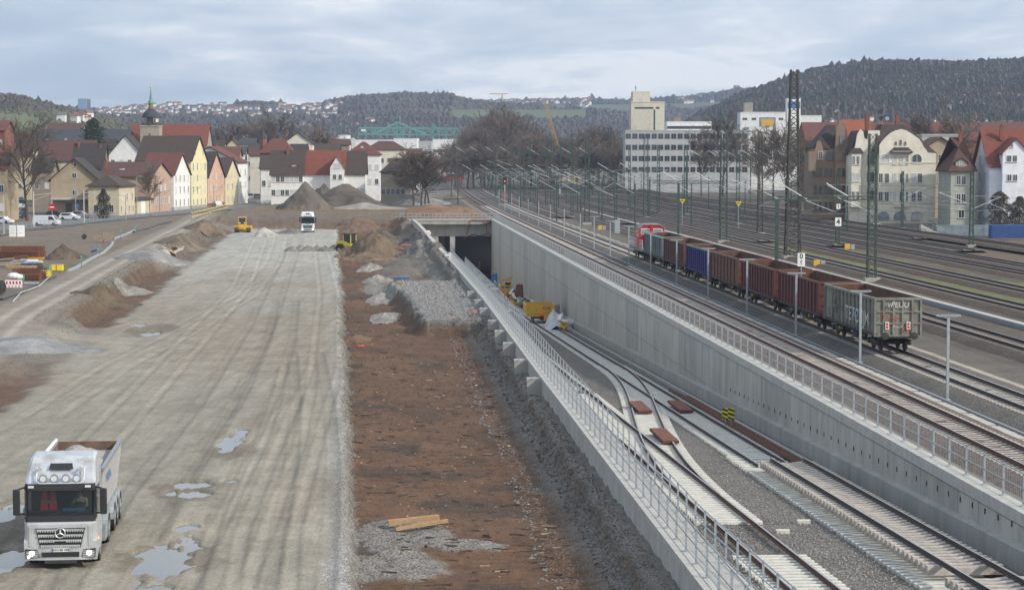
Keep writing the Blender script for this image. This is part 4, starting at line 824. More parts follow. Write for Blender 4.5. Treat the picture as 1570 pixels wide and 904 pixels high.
# ================================================================ TRUCKS
tglass = bpy.data.materials.new('windscreen_glass'); tglass.use_nodes = True; b_ = tglass.node_tree.nodes['Principled BSDF']
b_.inputs['Base Color'].default_value = (.01, .015, .018, 1); b_.inputs['Roughness'].default_value = .04; b_.inputs['Alpha'].default_value = .42
tm = dict(silver=mat('silver_truck_paint', (.58, .60, .62), .30, .4, n=(1.2, .08), wear=(.36, .36, .35), wearscale=.9), white=mat('white_truck_paint', (.72, .73, .75), .35, .1, n=(1.2, .05)),
  lampg=mat('lamp_glass', (.75, .78, .8), .15, .3), head=mat('headlight_on', (1, .95, .85), .2, emit=((1, .9, .72), 7)), box=mat('tipper_body', (.50, .50, .49), .5, .3, n=(.8, .12), wear=(.36, .33, .29), wearscale=.8),
  rustin=mat('tipper_inside', (.17, .11, .08), .8, .2, n=(1, .3), wear=(.10, .05, .03)), gravel=mat('gravel_load', (.30, .295, .28), .95, n=(18, .5), bump=.03, bs=30), blue=mat('blue_plastic', (.05, .16, .42), .5), orl=mat('orange_marker_lamp', (.9, .25, .02), .3, emit=((1, .3, .03), 2)))
wh_me = MB().wheel((0, 0, 0), .52, .32, 24).mesh('tyre', M['black']); rim_me = MB().tube((.165, 0, 0), (.10, 0, 0), .31, 18, .22).tube((.10, 0, 0), (.19, 0, 0), .12, 10).mesh('rim', M['galvd'])
def tipper(loc, rz, label, paint, dark_front, group='tipper trucks'):
    t = empty('tipper_truck', loc, rz, label, 'truck', group); P = tm[paint]
    prof = [(.06, .42), (.0, .60), (.0, 1.55), (.03, 1.74), (1.5, 1.76), (1.5, 2.84), (.16, 2.86), (.22, 3.02), (.88, 3.62), (1.3, 3.78), (2.2, 3.84), (2.25, 3.7), (2.25, 1.02), (.35, .98), (.35, .42)]
    c = MB()
    # cab as rings along y-z profile with a narrower roof and rounded front corners
    n = len(prof); V = []; Fs = []
    xs = [(-1.24, .12), (-1.13, .0), (-.6, -.02), (.6, -.02), (1.13, .0), (1.24, .12)]
    for xx, dy in xs:
        for (yy_, zz_) in prof:
            nar = 1.0-.10*max(0, (zz_-2.9)/.95); f = 1 if yy_ < 1 else .0; V.append((xx*nar, yy_+dy*f, zz_-(.06 if abs(xx) > 1.2 and zz_ > 3.5 else 0)))
    for k in range(len(xs)-1):
        for i in range(n): a = k*n+i; b = k*n+(i+1) % n; Fs.append((a, b, b+n, a+n))
    Fs.append(tuple(range(n))); e = (len(xs)-1)*n; Fs.append(tuple(e+n-1-i for i in range(n)))
    c._add(V, Fs); c.build('cab', P, t)
    def fy(z): return .03+.11*(z-1.75)/1.11
    # windscreen, bent round the corners, in a black surround
    def sheet(name, z0, z1, off, xin, m):
        V = []; pts = [(-1.22*xin, .10), (-1.12*xin, .0), (-.6, -.02), (.6, -.02), (1.12*xin, .0), (1.22*xin, .10)]
        for z in (z0, z1):
            for x, dy in pts: V.append((x, fy(z)+dy-off, z))
        for z in (z0, z1):
            for x, dy in pts: V.append((x, fy(z)+dy-off+.02, z))
        k = 6; Fs = [(i, i+1, k+i+1, k+i) for i in range(5)]+[(2*k+i+k, 3*k+i+1, 2*k+i+1, 2*k+i) for i in range(5)]+[(0, k, 3*k, 2*k), (k-1, 3*k-1, 4*k-1, 2*k-1)]+[(i, 2*k+i, 2*k+i+1, i+1) for i in range(5)]+[(k+i, k+i+1, 3*k+i+1, 3*k+i) for i in range(5)]
        mb = MB(); mb._add(V, Fs); return mb.build(name, m, t)
    cutdark = M['blackp']
    sheet('cowl', 1.64, 1.88, .015, 1.0, cutdark); idk = mat('cab_interior_dark', (.03, .033, .036), .8)
    MB().box(-1.16, 1.16, 1.42, 1.49, 1.77, 2.83).build('cab_back', idk, t); MB().box(-1.14, 1.14, .16, .5, 1.765, 1.98).build('dashboard', idk, t); MB().tube((.58, .62, 2.02), (.58, .56, 2.08), .23, 16).build('steering_wheel', cutdark, t)
    for s in (-1, 1): MB().bar((s*1.19, .10, 1.74), (s*1.15, .24, 2.9), .09, .09).build('pillar', cutdark, t); MB().box(*sorted((s*.30, s*.85)), 1.25, 1.40, 1.78, 2.55).build('seat', idk, t)
    sheet('windscreen', 1.86, 2.80, .03, .98, tglass)
    sheet('sun_visor', 2.74, 2.98, .11, 1.0, cutdark)
    for x in (-.98, .98): MB().boxc((x, -.10, 2.9), (.2, .04, .08)).build('visor_light', tm['lampg'], t)
    MB().prism([(-.42, 0), (.42, 0), (.38, .25), (-.38, .25)], 'z', 0, .02).build('roof_hatch', cutdark, t); rh = [q for q in t.children if q.name.startswith('roof_hatch')][0]; rh.location = (0, .50, 3.42)
    rh.rotation_euler = (R(46), 0, 0)
    for x in (-.58, -.2, .2, .58):
        l = MB().tube((x, .17, 3.18), (x, .02, 3.16), .135, 14).tube((x, .02, 3.16), (x, .0, 3.16), .115, 14).build('spot_lamp', M['galv'], t); MB().tube((x, -.002, 3.16), (x, -.012, 3.16), .105, 14).build('lens', tm['lampg'], l)
    mb = MB(); q = [(-.82, .45, 3.5), (-.82, .05, 3.06), (-.70, .0, 3.0), (.70, .0, 3.0), (.82, .05, 3.06), (.82, .45, 3.5)]
    for a, b in zip(q, q[1:]): mb.tube(a, b, .028, 8)
    mb.build('lamp_bar', M['alu'], t)
    for s in (-1, 1):
        MB().tube((s*.70, .25, 3.46), (s*.70, .55, 3.5), .07, 10, .04).build('air_horn', M['alu'], t)
        mm_ = MB().boxc((s*1.50, .02, 2.35), (.24, .16, .92)).build('mirror', M['blackp'], t, bevel=.05); MB().tube((s*1.2, .2, 2.85), (s*1.5, .02, 2.78), .035, 6).tube((s*1.2, .2, 1.9), (s*1.5, .02, 1.95), .03, 6).build('mirror_arm', M['blackp'], mm_)
        MB().boxc((s*1.235, .80, 2.30), (.02, 1.25, 1.06)).build('side_window', tglass, t); MB().boxc((s*1.25, .95, 1.35), (.015, 1.1, .9)).build('door', P, t)
        MB().prism([(.0, .3), (.0, .95), (.25, 1.15), (1.2, 1.1), (2.0, 1.15), (2.0, .8), (1.95, .6), (.9, .55)], 'x', *sorted((s*1.13, s*1.26))).build('wheel_arch', P if paint == 'silver' else P, t)
    # grille: black recess, silver bars with teeth
    gz0, gz1 = .74, 1.42
    MB().prism([(-.86, gz1), (-.70, gz0+.0), (.70, gz0), (.86, gz1)], 'y', -.035, -.005).build('grille_recess', M['blackp'], t)
    for k in range(4):
        z = gz1-.06-k*.185; hw = .86-.16*(gz1-z)/(gz1-gz0)-.03; g = MB().box(-hw, hw, -.085, -.03, z-.018, z+.028)
        for j in range(-9, 10):
            x = j*hw/9.5
            if abs(x) > .16 or k > 2: g.box(x-.024, x+.024, -.08, -.03, z-.065, z-.018)
        g.build('grille_bar', P if not dark_front else M['galvd'], t)
    zc = 1.26; mb = MB()
    if paint == 'silver':
        ring = [(.17*math.cos(a), -.10, zc+.17*math.sin(a)) for a in np.linspace(0, 2*math.pi, 25)]
        for a, b in zip(ring, ring[1:]): mb.tube(a, b, .018, 6)
        for k in range(3): a = math.pi/2+k*2*math.pi/3; mb.tube((0, -.105, zc), (.165*math.cos(a), -.10, zc+.165*math.sin(a)), .035, 6, .006)
        em = MB().tube((0, -.06, zc), (0, -.085, zc), .19, 24).build('emblem_disc', M['blackp'], t); mb.build('star', M['alu'], em)
    else:
        MB().boxc((0, -.03, 1.62), (.8, .02, .12)).build('name_strip', M['blackp'], t); text('MAN', .13, M['alu'], t, (0, -.05, 1.62), (R(90), 0, 0), 'lettering', bold=.004)
        MB().prism([(-.9, 1.5), (-.3, 1.05), (.3, 1.05), (.9, 1.5), (.75, .75), (-.75, .75)], 'y', -.082, -.04).build('dark_grille', M['blackp'], t)
    # bumper
    MB().prism([(-1.24, .14), (-1.15, .02), (-.55, -.05), (.55, -.05), (1.15, .02), (1.24, .14), (1.24, .35), (-1.24, .35)], 'z', .30, .74).build('bumper', P, t)
    MB().boxc((0, -.06, .50), (1.3, .04, .17)).build('bumper_grille', M['blackp'], t); MB().boxc((0, -.02, .24), (1.1, .1, .12)).build('tow_plate', M['dark'], t)
    pl = MB().boxc((0, -.085, .66), (.56, .02, .12)).build('number_plate', M['white'], t); MB().boxc((-.26, -.097, .66), (.04, .005, .11)).build('blue_strip', tm['blue'], pl)
    text('WN HM 1000' if paint == 'silver' else 'S AB 200', .10, M['blackp'], pl, (.02, -.098, .66), (R(90), 0, 0), 'lettering', bold=.002)
    for s in (-1, 1):
        h = MB().prism([(s*.72, .40), (s*1.20, .38), (s*1.22, .70), (s*.78, .66)], 'y', -.01, .06).build('headlight', M['blackp'], t); h.location.y = -.04
        for k, z in enumerate((.43, .49, .55, .61)): MB().boxc((s*.97, -.015, z), (.42, .02, .022)).build('lamp_slat', tm['lampg'], h)
        MB().tube((s*.99, -.05, .55), (s*.99, -.02, .55), .085, 12).build('lamp', tm['head'], h)
        if s == -1: MB().tube((s*1.1, -.05, .42), (s*1.1, -.02, .42), .04, 8).build('fog_lamp', tm['head'], h)
        MB().boxc((s*1.27, .6, .95), (.03, .1, .06)).build('marker_lamp', tm['orl'], t)
        MB().boxc((s*1.02, -.02, 1.15), (.10, .03, .7)).build('corner_panel', P, t)
    for k in range(2): x = -.55+k*.75; MB().bar((x, -.04+fy(1.9), 1.86), (x+.55, -.05+fy(2), 1.98), .02).build('wiper', M['blackp'], t)
    # chassis, wheels
    MB().box(-.45, .45, .5, 10.2, .75, 1.05).build('chassis', M['dark'], t)
    MB().boxc((-1.0, 3.3, .75), (.6, 1.0, .6)).boxc((1.0, 3.3, .75), (.6, 1.0, .6)).build('side_tank', M['galvd'], t)
    MB().box(-1.2, 1.2, 2.35, 2.5, 1.05, 3.3).build('cab_rear_panel', P, t)
    for ax, (y, dual) in enumerate(((1.4, 0), (5.0, 1), (7.6, 0), (8.9, 0), (10.2, 0))):
        for s in (-1, 1):
            for q in ((1.08,) if not dual else (1.08, .74)):
                o = inst('wheel', wh_me, t, (s*q, y, .52), (0, 0, 0 if s > 0 else math.pi)); inst('rim', rim_me, o)
            if ax: 
                f = MB(); 
                for k in range(8):
                    a0, a1 = math.pi*k/8, math.pi*(k+1)/8; r0, r1 = .60, .64
                    f.hexa([(s*1.25, y+r0*math.cos(a0), .52+r0*math.sin(a0)), (s*.85, y+r0*math.cos(a0), .52+r0*math.sin(a0)), (s*.85, y+r0*math.cos(a1), .52+r0*math.sin(a1)), (s*1.25, y+r0*math.cos(a1), .52+r0*math.sin(a1)), (s*1.25, y+r1*math.cos(a0), .52+r1*math.sin(a0)), (s*.85, y+r1*math.cos(a0), .52+r1*math.sin(a0)), (s*.85, y+r1*math.cos(a1), .52+r1*math.sin(a1)), (s*1.25, y+r1*math.cos(a1), .52+r1*math.sin(a1))])
                f.build('mudguard', M['galvd'], t)
    # tipper body
    b0, b1, zt, zb = 2.75, 10.3, 3.05, 1.25
    for s in (-1, 1):
        MB().hexa([(s*1.0, b0, zb), (s*1.05, b0, zb), (s*1.05, b1, zb), (s*1.0, b1, zb), (s*1.20, b0, zt), (s*1.27, b0, zt), (s*1.27, b1, zt), (s*1.20, b1, zt)]).build('side_wall', tm['box'], t)
        MB().box(*sorted((s*1.17, s*1.31)), b0-.05, b1+.05, zt-.02, zt+.09).build('top_rim', M['galv'] if s > 0 else M['galvd'], t)
        rb = MB().hexa([(s*1.05, -.05, zb), (s*1.11, -.05, zb), (s*1.11, .05, zb), (s*1.05, .05, zb), (s*1.27, -.05, zt), (s*1.32, -.05, zt), (s*1.32, .05, zt), (s*1.27, .05, zt)]).mesh('rib', tm['box'])
        for y in (b0+.1, b1-.15): inst('rib', rb, t, (0, y, 0))
        o_ = text('TRANS', .5, tm['blue'], t, (s*1.235, 5.2, 2.5), (R(84 if s > 0 else 84), 0, R(90*s)), 'lettering', sx=1.3)
        MB().hexa([(s*.98, b0+.1, zb+.1), (s*.99, b0+.1, zb+.1), (s*.99, b1-.1, zb+.1), (s*.98, b1-.1, zb+.1), (s*1.17, b0+.1, zt-.02), (s*1.18, b0+.1, zt-.02), (s*1.18, b1-.1, zt-.02), (s*1.17, b1-.1, zt-.02)]).build('lining', tm['rustin'], t)
    MB().box(-1.05, 1.05, b0, b1, zb-.08, zb).build('floor', tm['box'], t)
    MB().hexa([(-1.1, b0, zb), (1.1, b0, zb), (1.1, b0+.06, zb), (-1.1, b0+.06, zb), (-1.22, b0, zt), (1.22, b0, zt), (1.22, b0+.06, zt), (-1.22, b0+.06, zt)]).build('front_wall', tm['box'], t)
    MB().hexa([(-1.1, b1-.08, zb), (1.1, b1-.08, zb), (1.1, b1, zb), (-1.1, b1, zb), (-1.22, b1-.08, zt+.05), (1.22, b1-.08, zt+.05), (1.22, b1, zt+.05), (-1.22, b1, zt+.05)]).build('tailgate', tm['rustin'], t)
    MB().tube((-1.24, b0+.1, zt+.13), (-1.24, b1-.1, zt+.13), .06, 8).build('rolled_tarpaulin', M['white'], t)
    xs = np.linspace(-1.1, 1.1, 24); ys = np.linspace(b0+.15, b1-.15, 60); XX, YY = np.meshgrid(xs, ys); Z = 2.75+.95*np.exp(-((XX-.1)/.9)**2-((YY-4.6)/1.9)**2)+.55*np.exp(-(XX/.8)**2-((YY-8.4)/1.0)**2)*.6+.05*fbm(XX*4, YY*4, 5)
    lo = numesh('gravel_load', np.stack([XX, YY, Z], -1).reshape(-1, 3), gridfaces(60, 24), tm['gravel'], None); lo.location = loc; lo.rotation_euler = (0, 0, rz); tag(lo, 'grey gravel heaped in the body of the '+('silver' if paint == 'silver' else 'white')+' tipper truck', 'gravel', kind='stuff')
    return t
tp = Vector((X(86, 73.6), 73.6, -2.42)); T1 = tipper(tp, math.atan(.93/9.1), 'silver tipper truck with roof lamps and star emblem driving towards the viewer', 'silver', False)
p = G(472, 356, -2.4); T2 = tipper((p.x, p.y, -2.42), R(6), 'white tipper truck with black grille far up the gravel pad', 'white', True)
# ================================================================ BUILDINGS
def wall_m(nm, c): return mat('plaster_'+nm, c, .9, n=(.8, .08), wear=tuple(q*.8 for q in c), wearscale=.35, bump=.003)
def roof_m(nm, c): return mat('roof_tiles_'+nm, c, .85, n=(2.5, .25), wear=tuple(q*.65 for q in c), wearscale=.8, brick=(1.1, .28), bump=.02, bs=3)
WM = {k: wall_m(k, v) for k, v in dict(tan=(.36, .29, .20), beige=(.55, .48, .34), pink=(.44, .31, .225), brown=(.26, .21, .17), white=(.74, .74, .72), grey=(.42, .42, .40), yellow=(.70, .64, .38), olive=(.30, .29, .22), orange=(.56, .36, .26), lyellow=(.62, .55, .36), cream=(.70, .66, .55), green=(.40, .42, .36), umber=(.24, .18, .13), brick=(.34, .22, .16), stone=(.34, .30, .24), slate=(.10, .11, .12), redb=(.22, .085, .06), bluew=(.74, .76, .80), concretew=(.42, .43, .43), ivory=(.62, .58, .48)).items()}
RM = {k: roof_m(k, v) for k, v in dict(red=(.145, .050, .038), bright=(.195, .058, .036), brown=(.068, .047, .040), dark=(.046, .038, .036), slate=(.055, .06, .068), orange=(.30, .085, .038), oldred=(.105, .048, .040)).items()}
frm = mat('window_frame_white', (.70, .70, .68), .6); frd = mat('window_frame_dark', (.12, .09, .07), .6); shut = mat('roller_shutter', (.50, .50, .50), .7)
_wc = {}
def win_me(w_, h_, fm, gm, arch=False, sill=True):
    k = (round(w_, 2), round(h_, 2), fm.name, gm.name, arch)
    if k in _wc: return _wc[k]
    a = w_/2; f = MB(); t = .065
    if arch:
        pts = [(a*math.cos(q), h_-a+a*math.sin(q)) for q in np.linspace(0, math.pi, 11)]; outer = [(a, 0)]+pts+[(-a, 0)]
        for p, q in zip(outer, outer[1:]): f.bar((p[0], -.04, p[1]), (q[0], -.04, q[1]), t, .1, up=(0, 1, 0))
        f.box(-a, a, -.08, 0, -.06, .04); f.box(-.03, .03, -.07, 0, 0, h_-.05); g = MB().prism(outer, 'y', -.02, -.005)
    else:
        f.box(-a-t/2, -a+t/2, -.07, .0, 0, h_).box(a-t/2, a+t/2, -.07, .0, 0, h_).box(-a-t/2, a+t/2, -.072, .0, h_-t/2, h_+t/2)
        if sill: f.box(-a-.12, a+.12, -.16, 0, -.08, 0)
        f.box(-.022, .022, -.06, 0, 0, h_-.02); g = MB().box(-a, a, -.02, -.005, 0, h_)
    _wc[k] = (f.mesh('window', fm), g.mesh('pane', gm)); return _wc[k]
def window(t, loc, rz, w_=1.0, h_=1.5, fm=None, gm=None, arch=False):
    a, b = win_me(w_, h_, fm or frm, gm or M['glass'], arch); o = inst('window', a, t, loc, (0, 0, rz)); inst('pane', b, o); return o
def house(label, X0, Y0, rot, w, d, he, hr, ridge='x', wall='white', roof='red', wins=(), group=None, cat='house', zg=-1.25, oh=.45, chim=(), dorm=(), sky_=(), name='house', base=None, hip=0.0, side=None):
    t = empty(name, (X0, Y0, zg), rot, label, cat, group); WMt = WM[wall]; RMt = RM[roof]
    if ridge == 'x': poly = [(0, 0), (d, 0), (d, he), (d/2, he+hr), (0, he)]
    else: poly = [(0, 0), (w, 0), (w, he), (w/2, he+hr), (0, he)]
    if ridge in ('x', 'y') and not hip:
        if ridge == 'x': MB().prism(poly, 'x', 0, w).build('wall', WMt, t)
        else: MB().prism(poly, 'y', 0, d).build('wall', WMt, t)
        D_ = d if ridge == 'x' else w; s = hr/(D_/2); th = .22
        rp = [(-oh, he-oh*s+.03), (D_/2, he+hr+.03), (D_+oh, he-oh*s+.03), (D_+oh, he-oh*s+th), (D_/2, he+hr+th+.1), (-oh, he-oh*s+th)]
        rp = rp[::-1]
        r = MB().prism(rp, 'x', -oh, w+oh) if ridge == 'x' else MB().prism(rp, 'y', -oh, d+oh); ro = r.build('roof', RMt, t)
    else:
        MB().box(0, w, 0, d, 0, he).build('wall', WMt, t); o = oh; a = hip if hip else min(w, d)/2
        if ridge == 'x': R1, R2 = (a, d/2, he+hr), (w-a, d/2, he+hr)
        else: R1, R2 = (w/2, a, he+hr), (w/2, d-a, he+hr)
        c = [(-o, -o, he), (w+o, -o, he), (w+o, d+o, he), (-o, d+o, he)]; V = c+[R1, R2]+[(p[0], p[1], he-.16) for p in c]
        Fs = ([(0, 1, 5, 4), (1, 2, 5), (2, 3, 4, 5), (3, 0, 4)] if ridge == 'x' else [(0, 1, 4), (1, 2, 5, 4), (2, 3, 5), (3, 0, 4, 5)])+[(9, 8, 7, 6), (6, 7, 1, 0), (7, 8, 2, 1), (8, 9, 3, 2), (9, 6, 0, 3)]
        ro = MB()._add(V, Fs).build('roof', RMt, t)
    if base: MB().box(-.03, w+.03, -.03, d+.03, 0, base[0]).build('base', WM[base[1]], t)
    for spec in wins:   # (face, list of positions, list of heights, w, h, [glass])
        face, ps, hs, ww, hh = spec[:5]; gm = spec[5] if len(spec) > 5 else None; ar = spec[6] if len(spec) > 6 else False
        for z in hs:
            for q in ps:
                if face == 'f': L_, rz = (q, -.012, z), 0
                elif face == 'l': L_, rz = (-.012, q, z), R(-90)
                else: L_, rz = (w+.012, q, z), R(90)
                if gm == 'mix': g2 = shut if rnd.random() < .3 else M['glass']
                else: g2 = gm
                window(t, L_, rz, ww, hh, None, g2, ar)
    for (cx, cy, ch) in chim:
        c = MB().boxc((cx, cy, ch-1.0), (.6, .6, 2.4)).boxc((cx, cy, ch+.25), (.72, .72, .1)).build('chimney', WM['redb'], t); MB().tube((cx, cy, ch+.3), (cx, cy, ch+.6), .12, 6).build('chimney_pot', M['dark'], c)
    for (face, q, z, dw_, dh, out) in dorm:   # gabled dormer on the front or left slope
        dm = MB().prism([(-dw_/2, 0), (dw_/2, 0), (dw_/2, dh), (0, dh+dw_*.35), (-dw_/2, dh)], 'y', 0, 3.2).build('dormer', WMt, t); dr = MB().prism([(-dw_/2-.25, dh-.1), (0, dh+dw_*.35+.02), (dw_/2+.25, dh-.1), (dw_/2+.25, dh+.1), (0, dh+dw_*.35+.25), (-dw_/2-.25, dh+.1)][::-1], 'y', -.25, 3.4).build('dormer_roof', RMt, dm)
        n_ = max(1, int(dw_/1.3))
        for k in range(n_): a, b = win_me(.8, .9, frm, M['glass']); w2 = inst('window', a, dm, ((k-(n_-1)/2)*1.1, -.012, .35))
        dm.location = (q, out, z) if face == 'f' else (out, q, z); dm.rotation_euler = (0, 0, 0 if face == 'f' else R(-90))
    for (q, frac, side_) in sky_:   # skylights lying on the slope (fraction up), front slope of an x ridge or left/front slope of y ridge
        D_ = d if ridge == 'x' else w; s = math.atan2(hr, D_/2); z = he+hr*frac+.26; u = D_/2*frac
        sl = MB().box(-.45, .45, -.6, .6, 0, .06).build('skylight', M['glassl'], t)
        if ridge == 'x': sl.location = (q, u, z); sl.rotation_euler = (s, 0, 0)
        else: sl.location = (u, q, z); sl.rotation_euler = (0, -s, 0)
    return t
def hz(py, Y, zg=-1.25): return Zat(py, Y)-zg
# street row on the left: facades on the street line, seen obliquely
def SLX(Y): return -87+.109*(Y-471)
def stY(px):  # depth where the street line is seen at column px
    u = (px-785)/F; return (-87-.109*471)/(u-.109)
RS = R(90-6.2)
def row_house(label, pa, pb, ey, ay, d, ridge, wall, roof, wins, **k):
    Ya, Yb = stY(pa), stY(pb); Ym = (Ya+Yb)/2; w = (Yb-Ya)/math.cos(math.atan(.109)); he = hz(ey, Ya); hr = hz(ay, Ym)-he
    ws = []
    for f, n, hs, ww, hh in wins: L_ = w if f == 'f' else d; ws.append((f, [L_*(i+.5)/n for i in range(n)], [he*q for q in hs], ww, hh, 'mix'))
    return house(label, SLX(Ya), Ya, RS, w, d, he, hr, ridge, wall, roof, ws, **k)
row_house('beige corner house with low brown hipped roof beside the tan gabled house', 183, 207, 285, 269, 7, 'x', 'beige', 'brown', [('f', 3, (.52,), .9, 1.5), ('f', 4, (.12,), .9, 1.4), ('l', 2, (.12,), 1, 1.6)], hip=3.0, oh=.6)
row_house('pink house with wide dark red roof left of the white gabled house', 232, 262.5, 271, 250, 12.5, 'y', 'pink', 'oldred', [('f', 5, (.22, .58), .9, 1.7), ('l', 3, (.2,), .8, 1.2)], sky_=((8, .45, 0),), chim=((4, 12, 12),))
row_house('pale grey and white house with red roof next to the tall yellow house', 267, 292, 268, 236, 8, 'y', 'white', 'red', [('f', 4, (.12, .48, .8), .9, 1.6), ('l', 2, (.5,), .9, 1.4)], base=(.8, 'grey'))
row_house('tall yellow house with steep brown roof, highest of the street row', 294, 318, 246, 210, 14, 'y', 'yellow', 'brown', [('f', 4, (.06, .32, .56, .80), .95, 1.7), ('f', 2, (1.12,), .8, 1.3)], chim=((9, 4, 17.5), (9, 10, 17.5)), base=(.8, 'stone'))
row_house('peach orange house with brown gable right of the tall yellow house', 319, 344.5, 272, 234, 14, 'y', 'orange', 'dark', [('f', 3, (.15,), .9, 1.8), ('f', 3, (.55, .92), .9, 1.6)], base=(1.0, 'redb'))
row_house('small pale yellow house with dormer between the peach and white houses', 346, 367, 271, 243, 12, 'y', 'lyellow', 'brown', [('f', 3, (.12, .55), .9, 1.6), ('f', 1, (.98,), .9, 1.2)])
row_house('white house with bright red roof at the far end of the street row', 366, 380, 249, 226, 16, 'x', 'white', 'red', [('f', 2, (.1, .4, .7), 1, 1.7), ('l', 1, (.5,), 1, 1.5)])
# low garden wall house piece (gate building) between beige and pink house
o = house('low beige garage with white door between the beige and pink houses', SLX(stY(209)), stY(209), RS, 13, 3, 3.2, .3, 'x', 'beige', 'brown', cat='garage', name='garage'); MB().box(4, 7.2, -.06, 0, 0, 2.8).build('door', M['white'], o)
# tan gabled house facing the camera, with porch
Yb_ = 476; t = house('tan gabled house with three small square windows behind the bare tree', X(79, Yb_), Yb_, R(4), 71/F*Yb_, 15, hz(275, Yb_), hz(244, Yb_)-hz(275, Yb_), 'y', 'tan', 'dark', [('f', [5.2], [hz(299, Yb_), hz(273, Yb_)], 1.0, 1.1), ('f', [5.4], [hz(256, Yb_)], .7, 1.0), ('f', [8.2], [hz(321, Yb_)], 1.2, 1.4)], oh=.7)
MB().box(.3, 10.2, -2.6, 0, hz(306, Yb_), hz(303, Yb_)).build('porch_roof', WM['concretew'], t); MB().box(.8, 9.8, -.25, -.02, .3, hz(306, Yb_)).build('porch_wall', WM['tan'], t); MB().box(3.2, 4.6, -.3, -.2, .3, 2.6).build('door', frd, t)
for x in (.5, 10.0): MB().box(x-.1, x+.1, -2.5, -2.3, 0, hz(306, Yb_)).build('porch_post', WM['concretew'], t)
MB().box(6.2, 11.5, -4, -3.8, 0, 1.1).build('garden_wall', WM['brick'], t)
